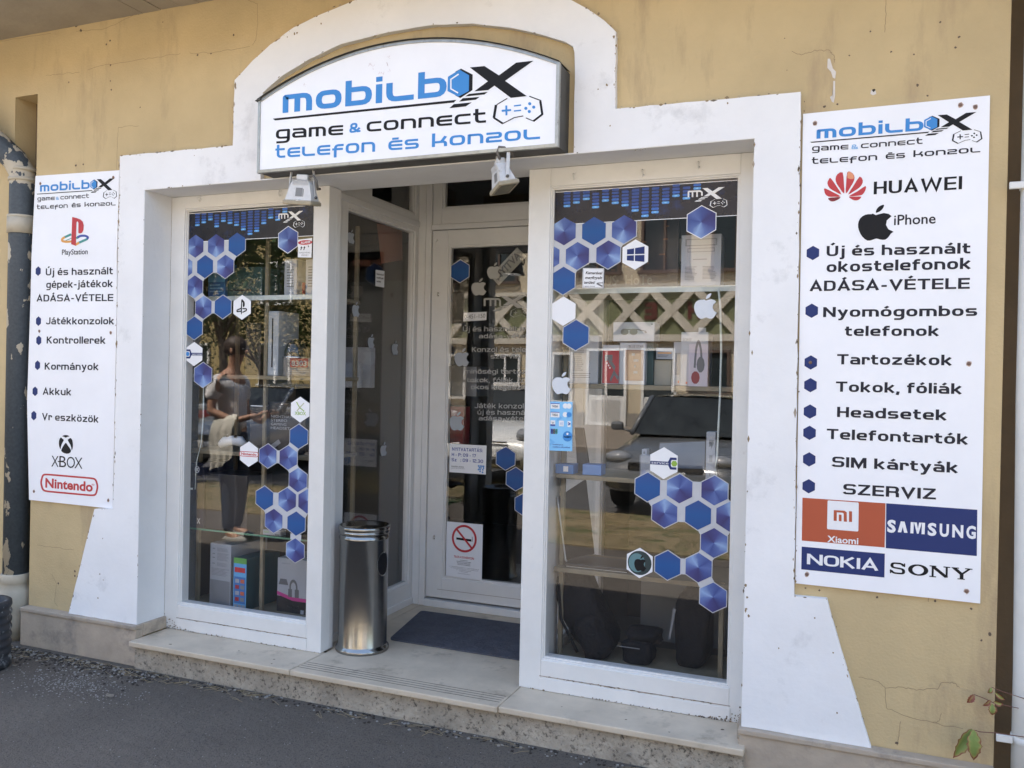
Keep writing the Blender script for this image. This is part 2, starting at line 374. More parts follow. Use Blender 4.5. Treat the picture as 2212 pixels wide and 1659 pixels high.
def fmesh(text, bold=0.0, shear=0.0):
    key = (text, bold, shear)
    if key in _FC: return _FC[key]
    cu = bpy.data.curves.new('t', 'FONT'); cu.body = text; cu.size = 1; cu.offset = bold; cu.shear = shear; cu.resolution_u = 3
    o = bpy.data.objects.new('t', cu); COL.objects.link(o)
    dg = bpy.context.evaluated_depsgraph_get(); dg.update()
    me = bpy.data.meshes.new_from_object(o.evaluated_get(dg))
    vs = [v.co.copy() for v in me.vertices]; fs = [tuple(p.vertices) for p in me.polygons]
    bpy.data.objects.remove(o); bpy.data.curves.remove(cu); bpy.data.meshes.remove(me)
    _FC[key] = (vs, fs); return _FC[key]
CAPH = None
def ftext(mb, text, pA, pB, H, mat, bold=0.0, shear=0.0, ndir=Vector((0, -1, 0)), upv=Vector((0, 0, 1)), lift=.0009):
    """round lettering, baseline pA-pB, H = capital height"""
    global CAPH
    if CAPH is None: CAPH = max(v.y for v in fmesh('H')[0])
    vs, fs = fmesh(text, bold, shear)
    if not vs: return
    x0 = min(v.x for v in vs); x1 = max(v.x for v in vs)
    ex = (pB-pA)/(x1-x0); ez = upv*(H/CAPH)
    i = mb.mi(mat)
    bv = [mb.bm.verts.new(pA + ex*(v.x-x0) + ez*v.y + ndir*lift) for v in vs]
    for f in fs:
        try: q = mb.bm.faces.new([bv[k] for k in f]); q.material_index = i
        except ValueError: pass
def poly(mb, pts, mat, lift=.0009, ndir=Vector((0, -1, 0))):
    if len(pts) <= 4: mb.face([Vector(p)+ndir*lift for p in pts], mat); return
    n_ = Vector(ndir).normalized(); ax = Vector((0, 0, 1)); bx = ax.cross(n_) if abs(n_.z) < .9 else Vector((1, 0, 0))
    q2 = [Vector((Vector(p).dot(bx), Vector(p).z, 0)) for p in pts]; i = mb.mi(mat); vs = [mb.bm.verts.new(Vector(p)+ndir*lift) for p in pts]
    for tri in tessellate_polygon([q2]):
        try: f = mb.bm.faces.new([vs[t] for t in tri]); f.material_index = i
        except ValueError: pass
def stroke(mb, pts2, width, mat, to, lift=.0009, r=0, closed=False, ndir=Vector((0, -1, 0))):
    for quad in ribbon(rnd(pts2, r, closed), width, width, closed): mb.face([to(*p)+ndir*lift for p in quad], mat)
def smoothpoly(pts, n=4):
    out = []; m_ = len(pts)
    for k in range(m_):
        p0, p1, p2, p3 = [Vector(pts[(k+j) % m_]) for j in (-1, 0, 1, 2)]
        for j in range(n):
            t = j/n
            out.append(tuple(.5*((2*p1)+(-p0+p2)*t+(2*p0-5*p1+4*p2-p3)*t*t+(-p0+3*p1-3*p2+p3)*t**3)))
    return out
# apple silhouette in units of its height, origin at body centre, y up
_ab = [(0, .30), (-.13, .34), (-.30, .33), (-.44, .22), (-.50, .02), (-.47, -.2), (-.37, -.42), (-.22, -.56), (-.08, -.54), (.03, -.50), (.14, -.54), (.28, -.55), (.38, -.45), (.47, -.27)]
_ab = smoothpoly(_ab + [(.47, -.27)], 2)[:28]
APPLE = _ab + [(.36, -.2), (.29, -.05), (.31, .1), (.44, .24), (.36, .32), (.22, .36), (.1, .33)]
LEAF = smoothpoly([(.0, .38), (.02, .5), (.1, .6), (.22, .64), (.2, .53), (.12, .43)], 3)
def apple(mb, c, h, mat, ex=Vector((1, 0, 0)), ez=Vector((0, 0, 1)), lift=.0009, ndir=Vector((0, -1, 0)), sx=.9):
    for P_ in (APPLE, LEAF): poly(mb, [c + ex*(a*h*sx/1.15) + ez*((b_)*h/1.2) for a, b_ in P_], mat, lift, ndir)
# ================= SETTING =================
M_wall = pm('yellow_plaster', (.55, .425, .235), .85, var=.14, vs=1.5, bump=.2, bs=95, dirt=(.43, .325, .19), ds=3.6, dth=.54, streak=.22)
M_band = pm('white_lime_plaster', (.82, .82, .83), .8, var=.06, vs=2.2, bump=.12, bs=40, dirt=(.66, .66, .67), ds=3.5, dth=.57)
M_dark = flat('dark_gap', (.02, .018, .016), .9)
M_crack = flat('crack', (.26, .19, .11), .95)
M_speck = flat('speck', (.13, .095, .07), .95)
M_chip = pm('bare_lime_chip', (.66, .62, .58), .9, var=.1, vs=40)
M_wood = pm('white_painted_wood', (.72, .715, .70), .42, var=.05, vs=6, bump=.12, bs=30, dirt=(.5, .47, .43), ds=14, dth=.68)
M_asph = pm('asphalt', (.126, .108, .090), .92, var=.22, vs=1.6, bump=1.0, bs=140, dirt=(.058, .049, .042), ds=75, dth=.52)
M_stone = pm('limestone_plinth', (.44, .365, .285), .75, var=.22, vs=4, bump=.25, bs=50, dirt=(.24, .21, .18), ds=3.2, dth=.52)
M_sill = pm('worn_marble_slab', (.58, .49, .375), .5, var=.14, vs=6, bump=.12, bs=40, dirt=(.36, .30, .225), ds=5, dth=.56)
M_riser = pm('rough_concrete', (.40, .35, .28), .95, var=.3, vs=9, bump=1.0, bs=45, dirt=(.09, .075, .06), ds=52, dth=.53)
M_groove = flat('groove', (.07, .062, .055), .9)
M_glass = glassmat('window_glass', ior=1.6)
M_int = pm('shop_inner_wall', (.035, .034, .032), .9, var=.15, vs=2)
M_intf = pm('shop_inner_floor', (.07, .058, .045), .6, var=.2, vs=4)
g = MB(); g.box(-150, 150, -3.95, .05, -.3, 0, M_asph)
setp(g.build('pavement'), kind='structure')
g = MB(); g.face([(-300, -300, -.03), (300, -300, -.03), (300, 300, -.03), (-300, 300, -.03)], pm('earth', (.16, .12, .075), .95, var=.3, vs=.8)); setp(g.build('ground'), kind='structure')
M_verge = pm('dry_verge', (.24, .185, .10), .95, var=.35, vs=2.2, bump=.8, bs=60, dirt=(.09, .10, .035), ds=2.4, dth=.5)
g = MB(); g.box(-150, 150, -6.1, -3.95, -.3, .012, M_verge); setp(g.build('grass_verge'), kind='structure')
g = MB(); g.box(-150, 150, -14.5, -6.1, -.3, -.008, pm('road_asphalt', (.09, .088, .088), .9, var=.2, vs=2, bump=.5, bs=150)); setp(g.build('road'), kind='structure')
g = MB(); g.box(-150, 150, -24, -14.5, -.3, .11, pm('far_pavement', (.22, .18, .14), .9, var=.2, vs=1)); setp(g.build('far_pavement'), kind='structure')

# ---------- the shop building ----------
B = thing('shop_building', 'single storey shop building in ochre plaster with white arched surround', 'building')
g = MB(); F = .03; K = .33
for x0, x1, z0, z1 in ((-12, -4.722, 0, 3.62), (-4.722, -4.535, 3.252, 3.62), (-4.535, -3.662, 0, 3.62), (-3.662, -.41, 2.622, 3.62), (-.41, .497, 0, 3.62), (.80, 5, 0, 3.62)):
    g.box(x0, x1, F, K, z0, z1, M_wall)
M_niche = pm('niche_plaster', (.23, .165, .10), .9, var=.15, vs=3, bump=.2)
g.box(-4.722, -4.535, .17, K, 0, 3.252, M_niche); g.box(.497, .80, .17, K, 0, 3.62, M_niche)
rw = random.Random(3)
def wallp(x, y, l=.0): v = W(x, y, F); return Vector((v.x, F-.0006-l, v.z))
def crackline(pts, w=.0017, m=M_crack, jit=.004, k=6):
    P3 = [wallp(*p) for p in pts]; q = []
    for a, b in zip(P3, P3[1:]):
        for j in range(k):
            t = j/k; v = a.lerp(b, t); q.append((v.x+rw.uniform(-jit, jit)*.4, v.z+rw.uniform(-jit, jit)))
    q.append((P3[-1].x, P3[-1].z))
    for quad in ribbon(q, w, w): g.face([(a, F-.0007, b) for a, b in quad], m)
def spot(x, y, r, m=M_speck, Y=None):
    r *= .72; v = wallp(x, y); n = 9; yy = F-.0009 if Y is None else Y
    if Y is not None: v = W(x, y, Y)
    pts = [(v.x+r*rw.uniform(.55, 1.2)*math.cos(6.283*k/n), yy, v.z+r*rw.uniform(.5, 1.2)*math.sin(6.283*k/n)) for k in range(n)]
    f = g.face(pts, m)
for c in ([(100, 163), (130, 160), (172, 156)], [(190, 150), (240, 138), (300, 130), (330, 125), (390, 116)], [(410, 115), (450, 114), (500, 108), (540, 101)], [(536, 0), (556, 8), (557, 50), (553, 85), (545, 98)],
          [(252, 365), (254, 300), (256, 275), (300, 272)], [(1710, 112), (1735, 118), (1760, 110), (1790, 109), (1802, 120), (1803, 135)],
          [(1855, 1462), (1895, 1470), (1912, 1486), (1914, 1530), (1940, 1540), (2015, 1562), (2030, 1555), (2033, 1540)], [(1912, 1486), (1945, 1484), (1980, 1490), (2025, 1488), (2035, 1475), (2060, 1475), (2073, 1485)],
          [(1945, 1560), (1942, 1590), (1938, 1610)], [(2015, 1562), (2080, 1574)], [(80, 1178), (115, 1182), (160, 1188)], [(112, 1240), (122, 1260), (118, 1300), (125, 1310)], [(2010, 1145), (2005, 1300)],
          [(0, 90), (60, 80), (110, 72)], [(165, 68), (230, 62), (290, 32)], [(1913, 0), (1914, 30), (1911, 70)]):
    crackline(c)
for x, y, r in ((238, 88, .012), (230, 96, .012), (239, 141, .009), (239, 175, .007), (241, 194, .009), (164, 357, .011), (180, 355, .010), (149, 178, .008), (505, 76, .010), (456, 116, .008), (427, 119, .008), (352, 48, .006), (303, 232, .006),
                (1886, 197, .012), (1982, 184, .009), (1781, 230, .008), (1809, 225, .006), (1925, 112, .006), (1974, 118, .006), (1880, 68, .005), (1835, 120, .005), (2004, 207, .006), (2072, 80, .007), (2064, 103, .006),
                (2138, 1370, .010), (2120, 1383, .006), (1937, 1605, .010), (1928, 1235, .006), (1740, 1270, .006), (1770, 1275, .006), (1895, 1290, .008), (2020, 1298, .007), (2098, 1315, .007), (162, 1234, .012), (162, 1244, .010), (126, 1260, .009),
                (300, 30, .008), (220, 16, .012), (276, 10, .010), (165, 55, .018), (175, 66, .014), (60, 72, .009), (1330, 87, .006), (1695, 83, .004), (2031, 48, .006)):
    spot(x, y, r)
for pts in ([(1788, 127), (1793, 127), (1799, 148), (1806, 155), (1804, 170), (1799, 168), (1795, 155), (1787, 147)], [(1800, 175), (1804, 175), (1804, 205), (1801, 222), (1797, 220), (1793, 210), (1799, 205)], [(1882, 194), (1891, 194), (1893, 203), (1886, 206), (1880, 203)]):
    f = g.face([wallp(*p, .0004) for p in pts], M_chip)
    if f: bmesh.ops.triangulate(g.bm, faces=[f])
spot(1887, 195, .009, M_dark, F-.0016)
g.build('wall', B, recalc=False)
# white surround (arched band)
rj = random.Random(11)
def jag(pts, step=.05, j=.0016):
    out = []
    for a, b in zip(pts, pts[1:]+pts[:1]):
        a = Vector(a); b = Vector(b); n = max(1, int((b-a).length/step)); d = (b-a); nn = Vector((-d.y, d.x)).normalized() if d.length else Vector((0, 0))
        for k in range(n):
            p = a+d*k/n
            if k: p = p + nn*rj.uniform(-j, j)
            out.append((p.x, p.y))
    return out
w2 = lambda x, y, Y=0.0: (W(x, y, Y).x, W(x, y, Y).z)
arc_l = [(506.7, 173), (546.7, 130), (583.3, 96.7), (633, 60), (683, 35), (737.3, 12.7), (767, 0)]
ao = [w2(*p) for p in arc_l]; ar = [w2(*p) for p in [(1234, 0), (1270.7, 20), (1304, 43.3), (1324, 61.7), (1330, 68)]]
top = []
for k in range(1, 8):
    t = k/8; a = Vector(ao[-1]); b = Vector(ar[0]); p = a.lerp(b, t); top.append((p.x, p.y+.14*math.sin(math.pi*t)*1.0))
outer = [w2(148, 1325.5), w2(168, 1245), w2(186, 1170), w2(204, 1099.7), w2(244, 1099)] + [(W(259, 336.7).x, W(244, 1099).z+.3), w2(259, 336.7), w2(502.7, 314.3)] + ao + top + ar + [w2(1329, 235), w2(1729.7, 198.3), w2(1715.3, 1287.7), w2(1786.3, 1294.3), w2(1806, 1365), w2(1828, 1439.3), w2(1856, 1530), w2(1882, 1618.5)]
ZP = .222
outer = [(outer[0][0], ZP)] + outer[1:-1] + [(outer[-1][0], ZP)]
iarc = [(1242, 155), (1241, 113), (1237.3, 100), (1220.7, 90), (1170.7, 75), (1104, 60), (1020.7, 50.7), (937.3, 53.3), (837, 70), (737.3, 95), (666.7, 128.3), (610, 163.3), (567.7, 200)]
inner = [(-.41, ZP), (-.41, 2.622), (W(1239, 331.7).x, 2.622)] + [w2(*p) for p in iarc] + [(W(567.7, 200).x-.004, 2.622), (-3.662, 2.622), (-3.662, ZP)]
g = MB(); vs = g.prism(jag(outer+inner), 0.0, F+.004, M_band)
M_rev = pm('white_reveal_plaster', (.74, .74, .74), .8, var=.06, vs=3, bump=.25, bs=40, dirt=(.30, .26, .22), ds=20, dth=.72, streak=.25)
g.box(-3.665, -3.660, .002, .2, ZP, 2.62, M_rev); g.box(-.412, -.407, .002, .2, ZP, 2.62, M_rev)
g.box(-3.66, -.412, .002, .335, 2.620, 2.626, M_rev)
def bspot(x, y, r, m=M_speck):
    v = W(x, y, 0); n = 8
    g.face([(v.x+r*rw.uniform(.4, 1.1)*math.cos(6.283*k/n), -.0008, v.z+r*rw.uniform(.5, 1.3)*math.sin(6.283*k/n)) for k in range(n)], m)
for x, y, r in ((636, 73, .008), (642, 71, .006), (621, 80, .004), (694, 51, .006), (936, 52, .004), (1293, 30, .006), (1326, 80, .008), (1331, 98, .006), (1311, 184, .006), (1700, 152, .003), (216, 1240, .006), (222, 1163, .004), (212, 1292, .006), (223, 1253, .004), (1611, 1265, .007), (1808, 1540, .004), (1800, 1410, .004), (1760, 1335, .004), (1682, 1400, .004), (1614, 1290, .006), (1612, 1315, .006), (1617, 1330, .006),
                (1292, 193, .004), (1318, 272, .004), (1572, 223, .004), (420, 336, .003), (1737, 240, .004)):
    bspot(x, y, r, M_crack)
rc_ = random.Random(8)
M_grime = flat('grime', (.16, .13, .10), .95)
for seg, dn in ((outer, .5), (inner, .12)):
    for a, b in zip(seg, seg[1:]):
        a = Vector(a); b = Vector(b); L_ = (b-a).length
        for k in range(int(L_*60*dn)):
            p = a.lerp(b, rc_.random()); d = (b-a).normalized(); s_ = abs(rc_.gauss(0, .0022))+.0008; e_ = s_*rc_.uniform(1, 4)
            o_ = Vector((-d.y, d.x))*rc_.gauss(0, .004)
            p = p+o_; g.face([(p.x-d.x*e_, -.0006, p.y-d.y*e_), (p.x-d.y*s_, -.0006, p.y+d.x*s_), (p.x+d.x*e_, -.0006, p.y+d.y*e_), (p.x+d.y*s_, -.0006, p.y-d.x*s_)], rc_.choice((M_grime, M_crack, M_crack, M_stone)))
g.build('white_surround', B)
# limestone base course
g = MB()
g.box(-4.535, -3.645, -.022, F, 0, ZP-.022, M_stone, .003); g.box(-4.535, -3.642, -.030, F, ZP-.022, ZP, M_stone, .004)
g.box(-3.664, -3.641, F, .2, .156, ZP, M_stone, .003)
g.build('base_course', B); g = MB(); g.box(-.418, .497, -.022, F, 0, ZP-.022, M_stone, .003); g.box(-.421, .497, -.030, F, ZP-.022, ZP, M_stone, .004)
g.box(-.432, -.409, F, .2, .156, ZP, M_stone, .003)
g.build('base_course', B)
# step: rough riser, three marble slabs
g = MB()
n = 60
g.box(-3.625, -.395, -.045, .3, 0, .1265, M_riser)
g.build('step_riser', B)
for nm, x0, x1, y1 in (('l', -3.637, -2.583, .23), ('m', -2.580, -1.463, 1.30), ('r', -1.460, -.392, .24)):
    g = MB()
    v = g.box(x0, x1, -.078 if nm != 'r' else -.070, y1, .127, .155, M_sill, .005)
    if nm == 'm':
        g.box(-2.66, -2.5805, .316, 1.30, .127, .1548, M_sill); g.box(-1.4625, -1.36, .316, 1.30, .127, .1548, M_sill)
        for yy in (-.022, .004, .030, .056): g.box(x0+.006, x1-.012, yy, yy+.004, .1552, .1556, M_groove)
    else:
        for sx, sy, r in ((-3.4, -.02, .008), (-3.38, -.079, .012), (-3.0, .05, .006), (-2.75, .02, .007), (-2.72, -.04, .006), (-.9, .03, .006), (-.7, -.02, .005), (-1.2, .05, .004), (-.5, .1, .01)):
            if x0 < sx < x1 and sy > -.07: g.face([(sx+r*rw.uniform(.6, 1.3)*math.cos(k), sy+r*rw.uniform(.5, 1)*math.sin(k), .1556) for k in (0, 1, 2, 3, 4, 5)], M_speck)
    g.build('step_slab', B)
g = MB(); g.box(-2.583, -1.463, .30, 1.30, 0, .126, M_riser); g.build('entrance_base', B)
# eave
M_eave = pm('painted_soffit', (.36, .32, .26), .85, var=.15, vs=2.5, bump=.25, bs=30, dirt=(.12, .10, .085), ds=14, dth=.66)
g = MB()
g.box(-12, W(300, 20, 0).x, -.50, .5, 3.612, 3.66, M_eave)
x = W(300, 20, 0).x
while x < 5: g.box(x+.003, x+.13, -.50, .5, 3.612+rw.uniform(0, .004), 3.64, M_eave); x += .134
g.box(-12, 5, -.56, -.50, 3.58, 3.74, flat('gutter_zinc', (.09, .10, .11), .5))
g.build('eave', B)
g = MB(); M_tile = pm('roof_tiles', (.20, .08, .05), .85, var=.25, vs=6)
g.prism([(-.58, 3.70), (3.0, 5.35), (6.8, 3.70), (6.8, 3.62), (3.0, 5.25), (-.58, 3.64)], -12.3, 5.3, M_tile, axis='X'); g.build('roof', B)
# rooms behind the front (closed shell, seen through the panes)
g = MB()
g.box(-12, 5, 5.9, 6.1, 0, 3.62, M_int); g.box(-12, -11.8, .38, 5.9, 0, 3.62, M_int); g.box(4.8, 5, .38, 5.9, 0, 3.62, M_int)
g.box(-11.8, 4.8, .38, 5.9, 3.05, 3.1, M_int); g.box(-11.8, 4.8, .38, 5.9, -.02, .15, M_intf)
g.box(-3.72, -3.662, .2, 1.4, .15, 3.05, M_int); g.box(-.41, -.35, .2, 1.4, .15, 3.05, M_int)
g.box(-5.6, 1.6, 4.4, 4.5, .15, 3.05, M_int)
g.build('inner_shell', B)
# shop fronts: frames
def frame_x(g, x0, x1, z0, z1, gx0, gx1, gz0, gz1, y0, y1, m=M_wood, bead=.014):
    """frame in the XZ plane around a pane, with stepped glazing bead"""
    g.box(x0, gx0-bead, y0, y1, z0, z1, m, .003); g.box(gx1+bead, x1, y0, y1, z0, z1, m, .003)
    g.box(gx0-bead, gx1+bead, y0, y1, gz1+bead, z1, m, .003); g.box(gx0-bead, gx1+bead, y0, y1, z0, gz0-bead, m, .003)
    for k, dd in ((0, .008), (1, .016)):
        b0 = bead*(1-k*.5); b1 = b0-bead*.5
        ya = y0+dd
        g.box(gx0-b0, gx0-b1, ya, y1, gz0-b0, gz1+b0, m); g.box(gx1+b1, gx1+b0, ya, y1, gz0-b0, gz1+b0, m)
        g.box(gx0-b1, gx1+b1, ya, y1, gz1+b1, gz1+b0, m); g.box(gx0-b1, gx1+b1, ya, y1, gz0-b0, gz0-b1, m)
LW = dict(x0=-3.660, x1=-2.592, gx0=-3.550, gx1=-2.700, gz0=.311, gz1=2.536)
RW = dict(x0=-1.468, x1=-.412, gx0=-1.345, gx1=-.502, gz0=.313, gz1=2.518)
M_gap = flat('old_joint', (.28, .22, .18), .9)
wins = []
for D_, lab in ((LW, 'tall left shop window of white painted wood'), (RW, 'tall right shop window of white painted wood')):
    g = MB(); frame_x(g, D_['x0'], D_['x1'], .1555, 2.619, D_['gx0'], D_['gx1'], D_['gz0'], D_['gz1'], .2, .27)
    g.box(D_['gx0']-.02, D_['gx1']+.02, .1985, .201, .222, .2245, M_gap)
    g.box(D_['gx0']-.02, D_['gx1']+.02, .196, .200, .1565, .215, M_wood, .002)
    o = g.build('shop_window', B, lab); 
    g = MB()
    for k in range(150):      # mould and flaking paint where the frame meets the slab
        t_ = rc_.random()**2; left = D_ is LW
        x = D_['x0']+.004+.22*t_ if left else D_['x1']-.004-.20*t_
        if rc_.random() < .45: x = rc_.uniform(D_['x0']+.01, D_['x1']-.01); z = .1585+abs(rc_.gauss(0, .0015))
        else: z = .158+abs(rc_.gauss(0, .030*(1-t_)**2+.003))
        s_ = rc_.uniform(.0012, .0045); g.face([(x+s_*rc_.uniform(.5, 1.3)*math.cos(j*1.256), .1952 if z < .215 else .1992, z+s_*rc_.uniform(.5, 1.3)*math.sin(j*1.256)) for j in range(5)], rc_.choice((M_grime, M_speck, M_crack)))
    for k in range(70):
        x = rc_.uniform(D_['gx0'], D_['gx1']); s_ = rc_.uniform(.003, .014); z = .2235+rc_.gauss(0, .0012); g.face([(x-s_, .1978, z), (x, .1978, z-.0022), (x+s_, .1978, z), (x, .1978, z+.0022)], rc_.choice((M_gap, M_grime, M_crack)))
    setp(g.build('mould_stain', o, recalc=False), kind='stuff')
    wins.append(o)
    g = MB(); g.box(D_['gx0']-.002, D_['gx1']+.002, .222, .226, D_['gz0']-.002, D_['gz1']+.002, M_glass); g.build('pane', o)
    for hx in ((1240, 380), (1388, 372), (1508, 355)) if D_ is RW else ((433, 428), (606, 417)):
        g = MB(); v = W(*hx, .2); a = [v+Vector((0, 0, .012)), v+Vector((0, -.014, .008)), v+Vector((0, -.018, -.008)), v+Vector((.004, -.012, -.02)), v+Vector((.010, -.012, -.012))]
        g.tube(a, .0035, 6, M_wood); g.cyl(v+Vector((0, .001, .012)), v+Vector((0, -.003, .012)), .009, m=M_wood, seg=10); g.build('hook', o)
# corner posts next to the entrance
g = MB()
for sx in (-1, 1):
    xe = -2.592 if sx < 0 else -1.468; d = -1 if sx < 0 else 1
    xs = sorted((xe+d*.001, xe+d*.06)); g.box(xs[0], xs[1], .2705, .315, .1555, 2.619, M_wood, .004)
    xs = sorted((xe+d*.004, xe+d*.010)); 
g.build('corner_post', B)
# side glazing of the entrance: frames in the YZ plane at X=-2.66 (left) and X=-1.40 (right)
def frame_y(g, xa, xb, y0, y1, z0, z1, gy0, gy1, gz0, gz1, m=M_wood):
    g.box(xa, xb, y0, gy0, z0, z1, m, .003); g.box(xa, xb, gy1, y1, z0, z1, m, .003)
    g.box(xa, xb, gy0, gy1, gz1, z1, m, .003); g.box(xa, xb, gy0, gy1, z0, gz0, m, .003)
    t = .012
    for c in (xa+.012,):
        g.box(c, xb-.010, gy0, gy0+t, gz0, gz1, m); g.box(c, xb-.010, gy1-t, gy1, gz0, gz1, m)
        g.box(c, xb-.010, gy0+t, gy1-t, gz1-t, gz1, m); g.box(c, xb-.010, gy0+t, gy1-t, gz0, gz0+t, m)
sides = []
for xa, xb, lab in ((-2.70, -2.648, 'narrow glazed side wall left of the door'), (-1.420, -1.372, 'narrow glazed side wall right of the door')):
    g = MB(); frame_y(g, xa, xb, .3155, 1.30, .1555, 2.60, .47, 1.245, .298, 2.556)
    frame_y(g, xa, xb, .3325, 1.30, 2.6005, 3.0, .715, 1.245, 2.665, 2.96)
    xf = xb if xa < -2 else xa
    g.box(xf-.001 if xa < -2 else xf-.010, xf+.010 if xa < -2 else xf+.001, .335, 1.30, 2.585, 2.625, M_wood, .004)
    g.box(xf-.001 if xa < -2 else xf-.012, xf+.012 if xa < -2 else xf+.001, .335, 1.30, .1556, .20, M_wood, .004)
    o = g.build('side_window', B, lab); sides.append(o)
    g = MB(); xm = (xa+xb)/2; g.box(xm-.002, xm+.002, .465, 1.25, .295, 2.56, M_glass); g.build('pane', o)
    g = MB(); g.box(xm-.002, xm+.002, .71, 1.25, 2.66, 2.965, M_glass); g.build('pane', o)
# back wall of the entrance: posts, transom window, door
g = MB()
g.box(-2.648, -2.556, 1.285, 1.36, .1555, 3.0, M_wood, .004); g.box(-1.512, -1.42, 1.285, 1.36, .1555, 3.0, M_wood, .004)
g.box(-2.556, -1.512, 1.29, 1.36, 2.568, 2.602, M_wood, .003)
g.box(-2.5955, -2.5925, 1.277, 1.286, .1555, 3.0, M_wood)
g.box(-2.556, -1.512, 1.272, 1.36, .1556, .2, M_wood, .005)
g.build('door_frame', B)
g = MB(); frame_x(g, -2.554, -1.514, 2.604, 2.999, -2.476, -1.59, 2.718, 2.955, 1.30, 1.345); o = g.build('transom_window', B)
g = MB(); g.box(-2.476, -1.59, 1.315, 1.319, 2.718, 2.955, M_glass); g.build('pane', o)
g = MB(); frame_x(g, -2.552, -1.516, .2125, 2.564, -2.425, -1.64, .355, 2.452, 1.30, 1.345)
g.box(-2.47, -1.60, 1.2985, 1.3, .265, .267, M_gap)
DOOR = g.build('door', B, 'white wooden shop door with one tall pane')
g = MB(); g.box(-2.425, -1.64, 1.312, 1.316, .355, 2.452, M_glass); g.build('pane', DOOR)
for hx, hy in ((947, 636), (938, 1160)):
    g = MB(); v = W(hx, hy, 1.298); g.cyl(v+Vector((0, .001, 0)), v+Vector((0, -.012, 0)), .006, seg=10, m=M_wood); g.box(v.x-.004, v.x+.004, v.y-.014, v.y, v.z-.014, v.z+.014, flat('old_brass', (.25, .22, .17), .5, metal=.6), .002); g.build('door_stud', DOOR)
v = W(943, 519, 1.3)
g = MB(); g.cyl(v+Vector((0, .001, 0)), v+Vector((0, -.018, 0)), .009, seg=12, m=M_wood); g.build('door_stud', DOOR)
g = MB(); g.box(-2.70, -1.372, .331, 1.36, 3.0, 3.05, M_rev); g.build('porch_ceiling', B)
# ================= SIGNS =================
K_blue = flat('print_blue', (.05, .25, .62), .5, spec=.3); K_black = flat('print_black', (.009, .009, .011), .6, spec=.25); K_grey = flat('print_grey', (.022, .022, .032), .6, spec=.25)
K_white = pm('sign_white', (.87, .88, .92), .35, var=.04, vs=2.5, dirt=(.66, .65, .65), ds=22, dth=.72)
K_pw = flat('print_white', (.80, .81, .84), .4); K_navy = flat('print_navy', (.018, .034, .145), .55, spec=.3); K_red = flat('print_red', (.50, .03, .04), .4)
K_orange = flat('print_orange', (.44, .095, .045), .55, spec=.3); K_green = flat('print_green', (.25, .42, .05), .4); K_teal = flat('print_teal', (.05, .28, .26), .4); K_dblue = flat('print_deep_blue', (.04, .07, .33), .4); K_yel = flat('print_amber', (.70, .33, .07), .4)
K_lblue = flat('print_light_blue', (.22, .45, .75), .4); K_maroon = flat('print_dark_red', (.20, .01, .02), .4); K_peach = flat('print_peach', (.72, .28, .14), .4); K_dgreen = flat('print_leaf', (.12, .3, .05), .4)
M_alu = pm('weathered_aluminium', (.42, .43, .41), .45, metal=.6, var=.2, vs=20, dirt=(.20, .19, .17), ds=30, dth=.6)
M_case = pm('grey_sign_case', (.085, .083, .078), .6, var=.25, vs=6, dirt=(.2, .12, .07), ds=25, dth=.72)
M_screw = pm('rusty_screw', (.22, .14, .11), .6, metal=.4, var=.3, vs=200)
Z8 = zm(1000, 100, 1.7015)
YS = -.12
def S8(x, y, Y=YS): return W(*Z8(x, y), Y)
# ---- light box over the entrance ----
SG = thing('shop_sign', 'white arched light box sign with blue lettering above the entrance', 'sign', (-2.01, YS, 2.63))
c0, c1, c2, c3 = W(555.5, 371, YS), W(1204.5, 319.5, YS), W(1209.5, 138, YS), W(557, 213, YS)
xl = (c0.x+c3.x)/2; xr = (c1.x+c2.x)/2; zb = (c0.z+c1.z)/2; zs = (c2.z+c3.z)/2
tops = [W(*p, YS) for p in [Z8(300, 310), Z8(600, 185), Z8(900, 120), Z8(1250, 94), Z8(1600, 120), Z8(1850, 185)]]
arch = [(xl, zs)] ; H_ = max(t.z for t in tops)-zs
NA = 28
for k in range(1, NA):
    t = k/NA; a = math.pi*t; arch.append((xl+(xr-xl)*t, zs+H_*(1-(2*t-1)**2)*(1+.0*a)))
arch.append((xr, zs))
out_ = [(xr, zb), (xl, zb)] + arch
def inset(poly_, d):
    n = len(poly_); o_ = []
    cx_ = sum(p[0] for p in poly_)/n; cz_ = sum(p[1] for p in poly_)/n
    for k in range(n):
        a = Vector(poly_[k-1]); b = Vector(poly_[k]); c = Vector(poly_[(k+1) % n])
        n1 = Vector(((b-a).y, -(b-a).x)).normalized(); n2 = Vector(((c-b).y, -(c-b).x)).normalized()
        if n1.dot(Vector((cx_, cz_))-b) < 0: n1 = -n1
        if n2.dot(Vector((cx_, cz_))-b) < 0: n2 = -n2
        s_ = (n1+n2); s_.normalize(); o_.append(tuple(b+s_*d/max(.4, s_.dot(n1))))
    return o_
in1 = inset(out_, .014)
g = MB(); g.prism(inset(out_, .003), YS+.012, F-.001, M_case); g.build('case', SG)
g = MB(); n = len(out_)
for k in range(n):
    j = (k+1) % n
    A, B_, C_, D_ = out_[k], out_[j], in1[j], in1[k]
    g.face([(A[0], YS, A[1]), (B_[0], YS, B_[1]), (C_[0], YS-.002, C_[1]), (D_[0], YS-.002, D_[1])], M_alu)
    g.face([(D_[0], YS-.002, D_[1]), (C_[0], YS-.002, C_[1]), (C_[0], YS+.006, C_[1]), (D_[0], YS+.006, D_[1])], M_alu)
    g.face([(A[0], YS, A[1]), (B_[0], YS, B_[1]), (B_[0], YS+.02, B_[1]), (A[0], YS+.02, A[1])], M_alu)
